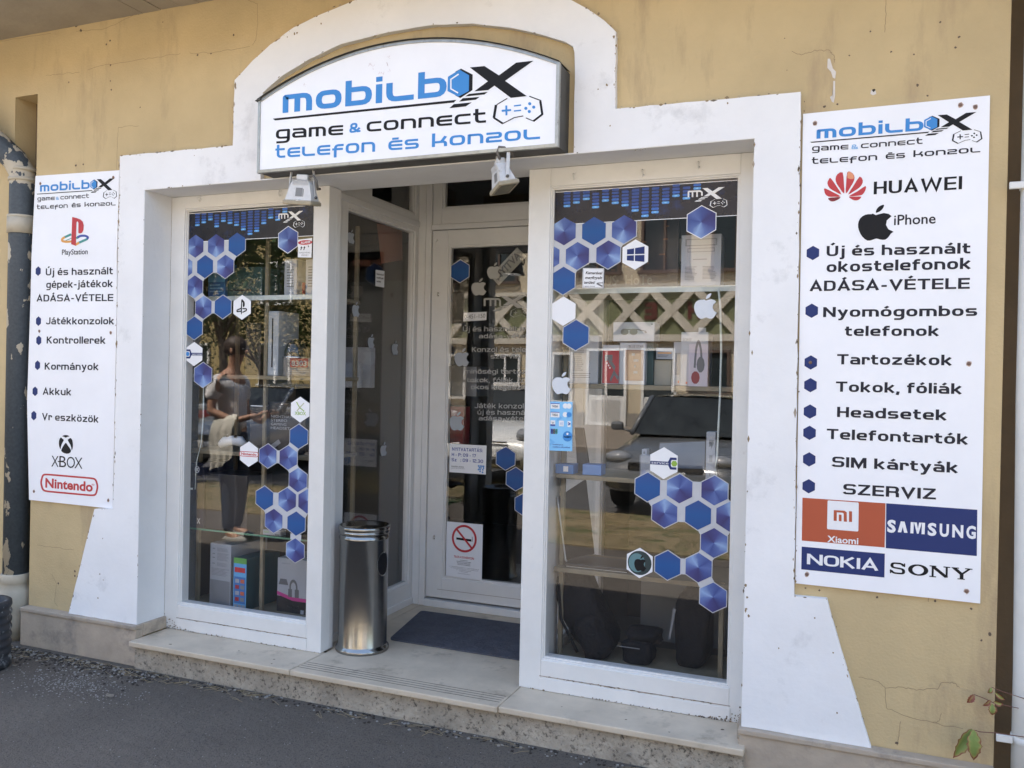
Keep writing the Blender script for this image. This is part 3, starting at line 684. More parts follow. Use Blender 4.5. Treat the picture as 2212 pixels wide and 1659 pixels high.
# rain lip over the arch
for k in range(2, n-1):
    A, B_ = out_[k], out_[k+1]
    g.face([(A[0], YS-.012, A[1]+.003), (B_[0], YS-.012, B_[1]+.003), (B_[0], F-.002, B_[1]+.006), (A[0], F-.002, A[1]+.006)], M_case)
g.prism([(xl-.014, zs-.004), (xl+.02, zs+.012), (xl+.02, zs-.002)], YS-.01, YS+.10, M_case)
g.build('frame', SG, recalc=False)
g = MB(); g.prism(inset(out_, .012), YS+.004, YS+.011, K_white); g.build('panel', SG)
YP = YS+.004
def T8(x, y): return W(*Z8(x, y), YP)
X_POLY = [(1447, 282), (1545, 273), (1642, 335), (1757, 250), (1873, 237), (1683, 372), (1828, 474), (1722, 486), (1612, 404), (1570, 434), (1477, 442), (1568, 375)]
STRIPES = [[(1440, 460), (1567, 446), (1545, 463), (1416, 477)], [(1400, 488), (1512, 480), (1487, 498), (1375, 511)], [(1340, 528), (1460, 516), (1420, 543), (1310, 555)]]
BAR = [(127, 625), (1357, 499), (1340, 517), (142, 637)]
HEXS = [(1388, 290), (1466, 330), (1464, 434), (1383, 487), (1350, 470), (1350, 310)]
HEXB = [(1378, 297), (1442, 335), (1440, 440), (1370, 478), (1297, 440), (1300, 345)]
def logo(par, T, cx=K_black, ch=K_blue, cw=K_pw, ctrl=K_black, cbtn=K_blue, bar=True, hexa=True, nd_=Vector((0, -1, 0))):
    g = MB()
    poly(g, [T(*p) for p in X_POLY], cx, .0012, nd_)
    for s_ in STRIPES: poly(g, [T(*p) for p in s_], cx, .0012, nd_)
    if bar: poly(g, [T(*p) for p in BAR], cx, .0010, nd_)
    g.build('emblem', par, recalc=False)
    if hexa:
        g = MB(); poly(g, [T(*p) for p in HEXS], cx, .0008, nd_); poly(g, [T(*p) for p in HEXB], ch, .0011, nd_)
        stroke(g, [(1372, 327), (1320, 362), (1320, 425), (1368, 453)], 9, cw, T, .0014, ndir=nd_)
        g.build('hexagon_emblem', par, recalc=False)
    g = MB()
    stroke(g, [(1698, 489), (1626, 532)], 6, ctrl, T, .0010, ndir=nd_); stroke(g, [(1622, 533), (1608, 620)], 17, ctrl, T, .0011, ndir=nd_); stroke(g, [(1606, 618), (1668, 658)], 13, ctrl, T, .0012, ndir=nd_)
    stroke(g, [(1668, 658), (1745, 618), (1805, 607)], 6, ctrl, T, .0013, ndir=nd_)
    stroke(g, [(1845, 475), (1925, 505)], 7, ctrl, T, .0010, ndir=nd_); stroke(g, [(1919, 507), (1932, 595)], 15, ctrl, T, .0011, ndir=nd_); stroke(g, [(1936, 593), (1873, 642)], 13, ctrl, T, .0012, ndir=nd_); stroke(g, [(1878, 643), (1822, 620)], 6, ctrl, T, .0013, ndir=nd_)
    stroke(g, [(1660, 573), (1723, 567)], 13, cbtn, T, .0010, ndir=nd_); stroke(g, [(1691, 537), (1692, 603)], 13, cbtn, T, .0011, ndir=nd_)
    stroke(g, [(1742, 540), (1790, 534)], 9, cbtn, T, ndir=nd_); stroke(g, [(1742, 574), (1790, 569)], 9, cbtn, T, ndir=nd_)
    for x, y in ((1848, 525), (1822, 556), (1875, 548), (1845, 577)): poly(g, [T(x+11*math.cos(k*.7854), y+11*math.sin(k*.7854)) for k in range(8)], cbtn, ndir=nd_)
    g.build('gamepad_emblem', par, recalc=False)
def words(par, T, rows, mat_of=None, Yp=None):
    for txt, a, b, h, mat, sty in rows:
        A, B_ = T(*a), T(*b); hh = abs(T(a[0], a[1]-h).z - A.z)
        g = MB(); ptext(g, txt, A, B_, hh, mat, sty, unit=sty.xh, gap=1.5 if sty.tech else 1.2, lift=.0009); g.build('lettering', par, recalc=False)
logo(SG, T8)
words(SG, T8, [('mobilb', (192, 588), (1290, 474), 120, K_blue, TECHB), ('game', (147, 762), (597, 733), 63, K_black, TECH), ('&', (640, 722), (714, 714), 58, K_blue, TECH), ('connect', (755, 714), (1555, 651), 66, K_black, TECH),
               ('telefon', (143, 890), (812, 846), 64, K_blue, TECH), ('és', (900, 838), (1105, 824), 64, K_blue, TECH), ('konzol', (1192, 816), (1917, 760), 66, K_blue, TECH)])
g = MB()
for x, y in ((905, 215), (895, 270), (860, 330), (770, 262), (800, 280), (850, 320), (900, 310), (340, 400)):
    c = T8(x, y)
    for k in range(3):
        a = rw.uniform(0, 3); q = Vector((math.cos(a), 0, math.sin(a)))*rw.uniform(.004, .012); o2 = Vector((rw.uniform(-.01, .01), -.001, rw.uniform(-.01, .01)))
        g.face([c+o2-q, c+o2+Vector((.0015, 0, 0)), c+o2+q, c+o2-Vector((.0012, 0, 0))], pm('pinkish_smear', (.60, .52, .55), .6))
g.build('smears', SG, recalc=False)

def capheight(A, T, x, y, h): return abs(T(x, y-h).z - T(x, y).z)
def rows_cap(par, T, rows, mat, sty=BOLD):
    for txt, a, b, h in rows:
        A, B_ = T(*a), T(*b); g = MB(); ptext(g, txt, A, B_, abs(T(a[0], a[1]-h).z-A.z), mat, sty, unit=10.0); g.build('lettering', par, recalc=False)
def screws(par, T, pts, r=.007):
    for x, y in pts:
        v = T(x, y); g = MB(); g.lathe((v.x, v.y-.0008, v.z), [(r, 0), (r*.9, -.0015), (r*.3, -.0022), (.0005, -.0018)], 12, M_screw, ax='Y'); g.face([v+Vector((math.cos(k*.6)*r*1.5*rw.uniform(.7, 1.1), -.0006, math.sin(k*.6)*r*1.7*rw.uniform(.7, 1.1))) for k in range(10)], pm('rust_halo', (.55, .42, .36), .8)); g.build('screw', par)
def affine(src, dst):
    """least squares plane-affine map from main-logo world coordinates to target world coordinates"""
    import numpy as np
    A = np.array([[p.x, p.z, 1] for p in src]); Bx = np.array([[q.x, q.z] for q in dst]); s_, *_ = np.linalg.lstsq(A, Bx, rcond=None)
    return lambda x, z: (x*s_[0][0]+z*s_[1][0]+s_[2][0], x*s_[0][1]+z*s_[1][1]+s_[2][1])
def subT(pairs, T, Y):
    f = affine([T8(*a) for a, b in pairs], [T(*b) for a, b in pairs])
    def q(x, y):
        v = T8(x, y); a, b = f(v.x, v.z); return Vector((a, Y, b))
    return q
# ---- right board ----
YR = F-.012
RS = thing('price_board', 'tall white service board on the ochre wall right of the shop windows', 'sign', W(1926, 760, YR))
def TR(x, y): return W(x, y, YR)
g = MB(); pts = [(1734.7, 246), (2138.7, 206), (2117.3, 1303.7), (1718, 1260)]
g.prism([(TR(*p).x, TR(*p).z) for p in pts], YR, F-.0015, K_white); g.build('panel', RS)
ZR = zm(3160, 430, 2.911); TZ = lambda x, y: TR(*ZR(x, y))
logo(RS, subT([((127, 625), (88, 375)), ((1873, 237), (1995, 32)), ((1310, 555), (1403, 305)), ((1447, 282), (1547, 72)), ((1722, 486), (1842, 240)), ((1606, 618), (1713, 360)), ((1936, 593), (2060, 340)), ((1845, 475), (1965, 235))], TZ, YR), cbtn=K_black)
words(RS, TZ, [('mobilb', (160, 340), (1385, 243), 106, K_blue, TECHB), ('game', (108, 480), (525, 460), 52, K_grey, TECH), ('&', (560, 460), (637, 455), 48, K_lblue, TECH), ('connect', (668, 449), (1375, 396), 52, K_grey, TECH),
               ('telefon', (105, 630), (855, 583), 57, K_grey, TECH), ('és', (952, 573), (1175, 558), 57, K_grey, TECH), ('konzol', (1270, 550), (2037, 493), 57, K_grey, TECH)])
g = MB()
PET = [([(293, 1020), (360, 1011), (437, 1008), (400, 1040), (350, 1058), (315, 1050)], K_maroon), ([(255, 907), (350, 952), (437, 1000), (360, 1004), (300, 1002), (262, 975), (250, 935)], K_red), ([(322, 790), (390, 885), (447, 978), (375, 945), (310, 905), (285, 850), (298, 812)], K_red),
       ([(460, 725), (474, 850), (478, 968), (430, 910), (393, 855), (378, 800), (400, 745)], K_red), ([(512, 725), (552, 720), (590, 758), (592, 815), (545, 900), (497, 968), (500, 850)], K_red), ([(655, 772), (690, 815), (682, 860), (650, 900), (590, 940), (522, 978), (590, 870)], K_red),
       ([(722, 880), (720, 930), (690, 975), (650, 990), (530, 998), (625, 945)], K_red), ([(530, 1005), (600, 1003), (673, 1002), (650, 1035), (615, 1046), (575, 1038)], K_red), ([(520, 724), (552, 722), (586, 758), (585, 800), (515, 790)], K_peach)]
for k, (pp, mt) in enumerate(PET): poly(g, [TZ(*p) for p in smoothpoly(pp, 2)], mt, .0009+.0003*(k == 8))
g.build('petal_emblem', RS, recalc=False)
g = MB(); ptext(g, 'HUAWEI', TZ(815, 977), TZ(1827, 917), abs(TZ(815, 977).z-TZ(815, 832).z), K_black, Sty(tv=2.1, th=1.5, Wc=8.6), unit=10.0); 
g.build('lettering', RS, recalc=False)
g = MB(); c = TZ(838, 1315); apple(g, c, abs(TZ(838, 1070).z-TZ(838, 1472).z), K_black, sx=1.07); g.build('apple_emblem', RS, recalc=False)
g = MB(); ftext(g, 'iPhone', TZ(1047, 1328), TZ(1525, 1308), abs(TZ(1045, 1328).z-TZ(1045, 1215).z), K_grey, bold=.012); g.build('lettering', RS, recalc=False)
rows_cap(RS, TR, [('Új és használt', (1785.5, 553.5), (2096, 547.5), 22), ('okostelefonok', (1785.4, 588), (2097.4, 580.8), 23), ('ADÁSA-VÉTELE', (1748.7, 629), (2094.7, 623.7), 22), ('Nyomógombos', (1778, 685), (2110.7, 682.3), 21.5),
    ('telefonok', (1824.7, 725.7), (2028.7, 725.7), 21.5), ('Tartozékok', (1808, 787), (2056.4, 789.3), 22), ('Tokok, fóliák', (1805.4, 846), (2078, 851.3), 22), ('Headsetek', (1808, 900.7), (2045.4, 908), 22), ('Telefontartók', (1785.7, 948), (2091.4, 960.3), 22),
    ('SIM kártyák', (1797.4, 1008), (2069.7, 1021.7), 22), ('SZERVIZ', (1821.4, 1067.3), (2022, 1079), 22.5)], K_grey)
def hexpts(c, rx, rz=None, pointy=True):
    rz = rx*2/math.sqrt(3) if rz is None else rz
    return [(c.x+rx*math.sin(k*math.pi/3)*2/math.sqrt(3), c.y, c.z+rz*math.cos(k*math.pi/3)) for k in range(6)]
for x, y in ((1756, 546.5), (1753.4, 671.3), (1751.4, 783), (1750.7, 832), (1749.7, 889), (1748.7, 935), (1748, 992.3), (1747, 1050.3)):
    g = MB(); c = TR(x, y); poly(g, hexpts(c, .0235, .0285), K_navy); g.build('bullet', RS, recalc=False)
ZB = zm(3130, 1930, 2.8727); TB = lambda x, y: TR(*ZB(x, y)); HSA = abs(TB(1160, 475).z-TB(1160, 347).z)
g = MB(); poly(g, [TB(*p) for p in ((85, 85), (1025, 148), (1015, 648), (78, 570))], K_orange, .0006)
rr_ = rnd([(370, 115), (722, 140), (717, 468), (363, 440)], 14, True, 3); poly(g, [TB(*p) for p in rr_], K_pw, .0009)
for pp in ([(440, 225), (560, 232), (586, 250), (588, 357), (553, 355), (552, 265), (540, 255), (474, 250), (473, 348), (438, 345)], [(497, 275), (528, 278), (527, 352), (497, 350)], [(612, 237), (646, 240), (646, 360), (612, 357)]): poly(g, [TB(*p) for p in pp], K_orange, .0012)
ftext(g, 'Xiaomi', TB(365, 585), TB(717, 612), abs(TB(365, 585).z-TB(365, 515).z), K_pw, bold=.02); g.build('brand_patch', RS, 'orange brand patch', recalc=False)
g = MB(); poly(g, [TB(*p) for p in ((1033, 148), (2063, 222), (2057, 745), (1027, 655))], K_navy, .0006)
ftext(g, 'S', TB(1043, 468), TB(1140, 475), HSA, K_pw, bold=.045, lift=.001)
for pp in ([(1163, 475), (1197, 352), (1240, 355), (1274, 483), (1235, 481), (1220, 415), (1203, 478)],): poly(g, [TB(*p) for p in pp], K_pw)
for pp in ([(1305, 487), (1310, 360), (1345, 362), (1340, 489)], [(1432, 497), (1437, 367), (1472, 370), (1467, 499)], [(1346, 362.5), (1378, 365), (1399, 472), (1380, 491)], [(1405, 366), (1436, 367.5), (1398, 493), (1381, 491.5)]): poly(g, [TB(*p) for p in pp], K_pw, .0009+.0001*(pp[0][0] % 4))
for ch, a, b in (('S', (1500, 505), (1600, 512)), ('U', (1635, 514), (1740, 524)), ('N', (1778, 525), (1903, 535)), ('G', (1937, 538), (2045, 546))): ftext(g, ch, TB(*a), TB(*b), HSA, K_pw, bold=.012 if ch == 'M' else .04, lift=.001)
g.build('brand_patch', RS, 'dark blue brand patch', recalc=False)
g = MB(); poly(g, [TB(*p) for p in ((77, 638), (1017, 718), (1012, 988), (72, 895))], K_navy, .0006); ptext(g, 'NOKIA', TB(135, 836), TB(945, 912), abs(TB(135, 836).z-TB(135, 716).z), K_pw, Sty(tv=2.2, th=1.7, Wc=10), unit=10, gap=.7); g.build('brand_patch', RS, 'narrow dark blue brand patch', recalc=False)
g = MB()      # slab serif word
def slab(ch, xa, xb, yb, h):
    A = TB(xa, yb(xa)); B_ = TB(xb, yb(xb)); ex = (B_-A); ez = Vector((0, 0, h)); T_ = lambda u, v: A+ex*u+ez*v
    def bar(p, q, w_, l_=.0009):
        for quad in ribbon([p, q], w_, w_*.9): poly(g, [T_(*k) for k in quad], K_black, l_)
    if ch == 'O':
        oo = [(.5+.40*math.cos(k*.2618), .5+.43*math.sin(k*.2618)) for k in range(24)]
        for quad in ribbon(oo, .22, .13, True): poly(g, [T_(*k) for k in quad], K_black)
    if ch == 'S':
        ss = rnd([(.90, .72), (.72, .94), (.14, .94), (.12, .56), (.86, .46), (.88, .06), (.25, .06), (.06, .28)], .18, False, 4)
        for quad in ribbon(ss, .19, .14): poly(g, [T_(*k) for k in quad], K_black)
        bar((.92, .66), (.92, .98), .08, .0011); bar((.05, .02), (.05, .36), .08, .0011)
    if ch == 'N':
        bar((.16, .05), (.16, .95), .10); bar((.84, .05), (.84, .95), .10); bar((.16, .93), (.84, .07), .20, .0011)
        for a_, z_ in ((0, .96), (.68, .96), (0, .04)): bar((a_, z_), (a_+.33, z_), .09, .0013)
    if ch == 'Y':
        bar((.12, .95), (.50, .45), .20); bar((.88, .95), (.50, .45), .12, .0011); bar((.5, .48), (.5, .04), .18, .0012)
        for a_, z_ in ((0, .96), (.66, .96), (.30, .04)): bar((a_, z_), (a_+.36, z_), .09, .0013)
ybf = lambda x: 940+(x-1072)*(1020-940)/(1995-1072)
for ch, xa, xb in (('S', 1072, 1252), ('O', 1280, 1505), ('N', 1520, 1752), ('Y', 1770, 2000)): slab(ch, xa, xb, ybf, HSA*1.0)
g.build('lettering', RS, recalc=False)
screws(RS, TR, [(1474.7+857/3, 267), (2074.7, 226.7), (2107, 231), (1750.5, 783), (2093, 785.7), (1743, 1241), (2088, 1277)])
# ---- left board ----
LS = thing('price_board', 'narrow white service board on the ochre wall beside the downpipe', 'sign', W(160, 740, YR))
g = MB(); pts = [(76.7, 380), (257.9, 367.7), (252, 553), (252.5, 640), (248.5, 830), (243.3, 1099), (62.7, 1079.7), (58.5, 870), (66, 640), (68, 553)]
g.prism([(TR(*p).x, TR(*p).z) for p in pts], YR, F-.0015, K_white); g.build('panel', LS)
ZL = zm(100, 650, 4.147); TL = lambda x, y: TR(*ZL(x, y))
logo(LS, subT([((127, 625), (187, 470)), ((1873, 237), (1455, 218)), ((1310, 555), (1062, 450)), ((1447, 282), (1165, 230)), ((1722, 486), (1375, 412)), ((1606, 618), (1265, 522)), ((1936, 593), (1495, 505)), ((1845, 475), (1430, 408))], TL, YR), cbtn=K_grey)
words(LS, TL, [('mobilb', (240, 435), (1052, 386), 105, K_blue, TECHB), ('game', (198, 583), (480, 570), 52, K_grey, TECH), ('&', (500, 570), (552, 566), 44, K_lblue, TECH), ('connect', (573, 562), (1040, 535), 52, K_grey, TECH),
               ('telefon', (188, 722), (692, 697), 56, K_grey, TECH), ('és', (757, 692), (905, 683), 56, K_grey, TECH), ('konzol', (967, 680), (1475, 658), 56, K_grey, TECH)])
g = MB()
poly(g, [TL(*p) for p in [(767, 848), (840, 865), (900, 888), (940, 925), (955, 985), (950, 1060), (930, 1105), (895, 1118), (867, 1108), (868, 945), (858, 922), (845, 922), (835, 945), (828, 1320), (750, 1292)]], K_red, .0014)
for pp, mt, l_ in (([(750, 1130), (640, 1180)], K_teal, .0007), ([(645, 1178), (600, 1205), (600, 1240), (660, 1255), (752, 1248)], K_yel, .0009), ([(830, 1195), (880, 1172)], K_teal, .0007), ([(850, 1180), (900, 1155), (980, 1152), (1030, 1180), (1000, 1215)], K_dblue, .0009), ([(1010, 1208), (860, 1275)], K_teal, .0011), ([(880, 1265), (825, 1300)], K_yel, .0013), ([(752, 1195), (655, 1235)], K_teal, .0005)):
    stroke(g, pp, 36 if mt is not K_teal or l_ != .0005 else 12, mt, TL, l_, r=40)
g.build('game_emblem', LS, recalc=False)
g = MB(); ftext(g, 'PlayStation', TL(598, 1466), TL(1020, 1453), abs(TL(598, 1466).z-TL(598, 1382).z), K_grey, bold=.012); g.build('lettering', LS, recalc=False)
rows_cap(LS, TR, [('Új és használt', (99, 595), (244, 592.5), 15), ('gépek-játékok', (100, 622), (244, 620), 15), ('ADÁSA-VÉTELE', (79, 651.3), (245, 650.3), 14.5), ('Játékkonzolok', (100, 700.7), (246.7, 700.7), 15), ('Kontrollerek', (101, 742), (228.3, 742.5), 15),
    ('Kormányok', (96.7, 798.5), (213.3, 799.5), 15), ('Akkuk', (92.3, 852.7), (154.3, 854), 15), ('Vr eszközök', (90.7, 907), (213.3, 913), 15)], K_grey, Sty(tv=2.2, th=1.65))
for x, y in ((82.7, 585.7), (83.3, 693.7), (84, 735.3), (81.3, 789), (76, 845.3), (73.3, 897.7)):
    g = MB(); c = TR(x, y); poly(g, hexpts(c, .0205, .0285), K_navy); g.build('bullet', LS, recalc=False)
ZX = zm(110, 1680, 5.027); TX = lambda x, y: TR(*ZX(x, y)); HXB = abs(TX(468, 790).z-TX(468, 572).z)
g = MB()
for pp in ([(680, 190), (715, 170), (750, 165), (795, 173), (822, 192), (780, 203), (752, 218), (715, 200)], [(655, 213), (685, 238), (712, 268), (675, 335), (655, 400), (645, 445), (622, 390), (615, 330), (620, 270), (635, 235)], [(850, 225), (880, 270), (893, 350), (888, 420), (868, 468), (860, 410), (835, 345), (790, 268), (815, 240)], [(752, 318), (790, 370), (835, 430), (855, 480), (830, 520), (780, 535), (725, 525), (680, 500), (662, 470), (680, 420), (710, 370)]):
    poly(g, [TX(*p) for p in smoothpoly(pp, 2)], K_black)
g.build('game_emblem', LS, recalc=False)
g = MB(); ftext(g, 'X', TX(465, 790), TX(608, 800), HXB, K_black, bold=-.005); ftext(g, 'B', TX(622, 797), TX(757, 807), HXB, K_black, bold=-.002); ftext(g, 'O', TX(768, 812), TX(930, 822), HXB, K_black, bold=-.004); ftext(g, 'X', TX(922, 822), TX(1080, 836), HXB, K_black, bold=-.005)
stroke(g, [(595, 692), (640, 686), (700, 688)], 20, K_black, TX); g.build('lettering', LS, recalc=False)
g = MB(); stroke(g, [(255, 1105), (300, 945), (400, 947), (1240, 1018), (1340, 1035), (1385, 1180), (1345, 1355), (1240, 1358), (400, 1282), (300, 1262)], 34, K_red, TX, r=[60]*10, closed=True)
ftext(g, 'Nintendo', TX(345, 1197), TX(1283, 1283), abs(TX(345, 1197).z-TX(345, 1022).z), K_red, bold=.03); ftext(g, '®', TX(1260, 1165), TX(1318, 1168), .010, K_red); g.build('lettering', LS, recalc=False)
screws(LS, TR, [(87.3, 396.7), (245, 383.3), (85, 715.3), (239.3, 718.7), (73.3, 1061.5), (234, 1080.5)], .007)
# ================= FILMS AND STICKERS ON THE PANES =================
YG = .2205       # just in front of the pane
def clip(poly_, x0, x1, z0, z1):
    def cl(ps, f, ip):
        o_ = []
        for k in range(len(ps)):
            a, b = ps[k-1], ps[k]; fa, fb = f(a), f(b)
            if fa >= 0: 
                if fb >= 0: o_.append(b)
                else: o_.append(ip(a, b, fa/(fa-fb)))
            elif fb >= 0: o_.append(ip(a, b, fa/(fa-fb))); o_.append(b)
        return o_
    ip = lambda a, b, t: (a[0]+(b[0]-a[0])*t, a[1]+(b[1]-a[1])*t)
    for f in (lambda p: p[0]-x0, lambda p: x1-p[0], lambda p: p[1]-z0, lambda p: z1-p[1]):
        if poly_: poly_ = cl(poly_, f, ip)
    return poly_
def conic(name, stops, rot=True, flat_=False):
    m = bpy.data.materials.new(name); m.use_nodes = True; MATS[name] = m; nt = m.node_tree; b = nt.nodes['Principled BSDF']; L = nt.links.new
    b.inputs['Roughness'].default_value = .45; b.inputs['Specular IOR Level'].default_value = .3
    tc = nd(nt, 'ShaderNodeTexCoord'); sp = nd(nt, 'ShaderNodeSeparateXYZ'); L(tc.outputs['Object'], sp.inputs[0])
    oi = nd(nt, 'ShaderNodeObjectInfo')
    rp = nd(nt, 'ShaderNodeValToRGB'); e = rp.color_ramp.elements
    e[0].position, e[0].color = stops[0][0], (*stops[0][1], 1); e[1].position, e[1].color = stops[-1][0], (*stops[-1][1], 1)
    for p_, c_ in stops[1:-1]: q = e.new(p_); q.color = (*c_, 1)
    if flat_:
        mr = nd(nt, 'ShaderNodeMapRange'); mr.inputs[1].default_value = -.07; mr.inputs[2].default_value = .07; L(sp.outputs[2], mr.inputs[0]); L(mr.outputs[0], rp.inputs[0])
    else:
        at = nd(nt, 'ShaderNodeMath', operation='ARCTAN2'); L(sp.outputs[2], at.inputs[0]); L(sp.outputs[0], at.inputs[1])
        k = nd(nt, 'ShaderNodeMath', operation='MULTIPLY_ADD'); k.inputs[1].default_value = .15915; L(at.outputs[0], k.inputs[0]); L(oi.outputs['Random'], k.inputs[2])
        n = nd(nt, 'ShaderNodeTexNoise'); n.inputs['Scale'].default_value = 30; n.inputs['Detail'].default_value = 2; L(tc.outputs['Object'], n.inputs[0])
        k2 = nd(nt, 'ShaderNodeMath', operation='MULTIPLY_ADD'); k2.inputs[1].default_value = .1; L(n.outputs[0], k2.inputs[0]); L(k.outputs[0], k2.inputs[2])
        fr = nd(nt, 'ShaderNodeMath', operation='FRACT'); L(k2.outputs[0], fr.inputs[0]); L(fr.outputs[0], rp.inputs[0])
    L(rp.outputs[0], b.inputs['Base Color']); return m
H_con = conic('brushed_blue_film', [(0, (.055, .085, .27)), (.15, (.10, .155, .38)), (.25, (.26, .38, .62)), (.35, (.12, .18, .42)), (.5, (.06, .065, .22)), (.65, (.045, .042, .15)), (.8, (.06, .09, .28)), (.92, (.10, .15, .38)), (1, (.055, .085, .27))])
H_flat = conic('deep_blue_film', [(0, (.02, .075, .25)), (.5, (.016, .09, .29)), (1, (.035, .075, .25))], flat_=True)
H_film = pm('pale_film_border', (.50, .52, .56), .35, var=.06, vs=30)
def hexdecal(par, c, R_, mat, clipr, Y=YG, border=None, bw=.004, name='hexagon_film', label=None):
    P6 = [(c.x+R_*math.sin(k*math.pi/3), c.z+R_*math.cos(k*math.pi/3)) for k in range(6)]
    g = MB(); pp = clip(P6, *clipr)
    if len(pp) < 3: g.bm.free(); return None
    if border:
        P7 = [(c.x+(R_+bw)*math.sin(k*math.pi/3), c.z+(R_+bw)*math.cos(k*math.pi/3)) for k in range(6)]; p7 = clip(P7, *clipr)
        poly(g, [Vector((a, Y, b)) for a, b in p7], border, .0006)
    poly(g, [Vector((a, Y, b)) for a, b in pp], mat, .0010)
    return g.build(name, par, label, loc=(c.x, Y, c.z), recalc=False)
def cluster(par, cs, clipr, R_=.0655, pitch=.145, Y=YG):
    """pale carrier film joining neighbouring hexagons"""
    g = MB(); Ro = R_+.0045; n = len(cs)
    def hx(c, r): return [Vector((c.x+r*math.sin(k*math.pi/3), c.z+r*math.cos(k*math.pi/3))) for k in range(6)]
    lay_ = .0002
    for c in cs:
        pp = clip([tuple(v) for v in hx(c, Ro)], *clipr)
        if len(pp) > 2: poly(g, [Vector((a, Y, b)) for a, b in pp], H_film, lay_)
    adj = {}
    for i in range(n):
        for j in range(i+1, n):
            d = Vector((cs[j].x-cs[i].x, cs[j].z-cs[i].z))
            if d.length < pitch*1.22:
                adj[(i, j)] = 1; u = d.normalized(); v = Vector((-u.y, u.x)); hw = Ro*.5
                a = Vector((cs[i].x, cs[i].z))+u*Ro*.8; b = Vector((cs[j].x, cs[j].z))-u*Ro*.8
                pp = clip([tuple(a+v*hw), tuple(b+v*hw), tuple(b-v*hw), tuple(a-v*hw)], *clipr)
                if len(pp) > 2: poly(g, [Vector((p, Y, q)) for p, q in pp], H_film, lay_+.0001)
    for i in range(n):
        for j in range(i+1, n):
            for k in range(j+1, n):
                if (i, j) in adj and (i, k) in adj and (j, k) in adj:
                    cc = [Vector((cs[t].x, cs[t].z)) for t in (i, j, k)]; m_ = (cc[0]+cc[1]+cc[2])/3
                    pp = clip([tuple(m_+(q-m_)*.4) for q in cc], *clipr)
                    if len(pp) > 2: poly(g, [Vector((p, Y, q)) for p, q in pp], H_film, lay_+.0002)
    g.build('carrier_film', par, recalc=False)
# banner film with equaliser bars
M_ban = pm('black_banner_film', (.012, .013, .022), .25, var=.5, vs=7, dirt=(.012, .03, .12), ds=6, dth=.55)
BAR_ = [flat('bar_deep', (.022, .07, .30), .3), flat('bar_mid', (.03, .13, .48), .3), flat('bar_bright', (.10, .33, .75), .3), flat('bar_core', (.28, .60, .92), .3)]
Z4 = zm(2130, 680, 2.07375)
def banner(par, gx0, gx1, gz1, zbot, dx=0.0, dz=0.0, sc=1.0, xclip=None):
    def T(x, y):
        v = W(*Z4(x, y), YG); return Vector((gx0 + (v.x-RW['gx0'])*sc, YG, v.z+dz))
    g = MB(); z1 = gz1-.012
    poly(g, [Vector((gx0+.003, YG, z1)), Vector((gx1-.002, YG, z1)), Vector((gx1-.002, YG, zbot)), Vector((gx0+.003, YG, zbot))], M_ban, .0006)
    g.box(gx0+.003, gx1-.002, YG-.0006, YG, z1, z1+.003, K_pw); g.box(gx0+.003, gx1-.002, YG-.0006, YG, zbot-.003, zbot, K_pw)
    g.build('banner_film', par)
    for x, yb in ((213, 272), (290, 243), (370, 214), (446, 281), (527, 227), (607, 246), (687, 265), (769, 308), (850, 352), (932, 322), (1018, 244), (1103, 188), (1188, 208), (1276, 128), (1363, 72)):
        c = T(x, yb); g = MB(); k = 0; z = c.z
        while z < z1-.004 and k < 14:
            mt = BAR_[2] if k == 0 else (BAR_[1] if k < 2 else BAR_[0]); w_ = .0170*sc; h_ = .0056
            pp = [(c.x-w_, z-h_*.4), (c.x-w_*.8, z-h_), (c.x+w_*.8, z-h_), (c.x+w_, z-h_*.4), (c.x+w_, z+h_*.4), (c.x+w_*.8, z+h_), (c.x-w_*.8, z+h_), (c.x-w_, z+h_*.4)]
            if c.x+w_ < gx1-.003: 
                poly(g, [Vector((a, YG, b)) for a, b in pp], mt, .0009)
                if k == 0: poly(g, [Vector((c.x+a*w_*.5, YG, z+b*h_*.5)) for a, b in ((-1, 0), (0, -1), (1, 0), (0, 1))], BAR_[3], .0011)
            z += .0152; k += 1
        g.build('bar_column', par, recalc=False)
    f = affine([T8(*a) for a in ((1447, 282), (1873, 237), (1722, 486), (1310, 555), (1606, 618), (1936, 593), (1845, 475))], [T(*b) for b in ((1322, 127), (1497, 117), (1430, 213), (1252, 237), (1380, 270), (1523, 262), (1490, 213))])
    def q(x, y): v = T8(x, y); a, b = f(v.x, v.z); return Vector((a, YG, b))
    logo(par, q, K_pw, K_pw, K_pw, K_pw, K_pw, bar=False, hexa=False)
    g = MB()
    for pp in ([(1205, 203), (1205, 155), (1300, 150), (1315, 160), (1315, 188)], [(1238, 160), (1238, 200)], [(1275, 158), (1275, 198)]): stroke(g, pp, 13, K_pw, T, .0014, r=5)
    g.build('letter_emblem', par, recalc=False)
LWo, RWo = wins
banner(RWo, RW['gx0'], RW['gx1'], RW['gz1'], W(1400, 474.5, YG).z)
banner(LWo, LW['gx0'], LW['gx1'], LW['gz1'], W(545, 515.5, YG).z, dz=LW['gz1']-RW['gz1'], sc=.99)
cr_r = (RW['gx0']+.001, RW['gx1']-.001, RW['gz0'], RW['gz1']-.012); cr_l = (LW['gx0']+.001, LW['gx1']-.001, LW['gz0'], LW['gz1']-.012)
V = lambda x, y: W(x, y, YG)
up_r = [(1219, 500), (1283, 499), (1348, 495.7), (1195.5, 554), (1247.3, 553), (1314, 550), (1217, 606.3)]
up_r = [V(*p) for p in up_r]; up_r[3] = Vector((up_r[4].x-.145, YG, up_r[4].z))
kinds = ['c', 'f', 'c', 'c', 'c', 'c', 'f']
cluster(RWo, up_r, cr_r)
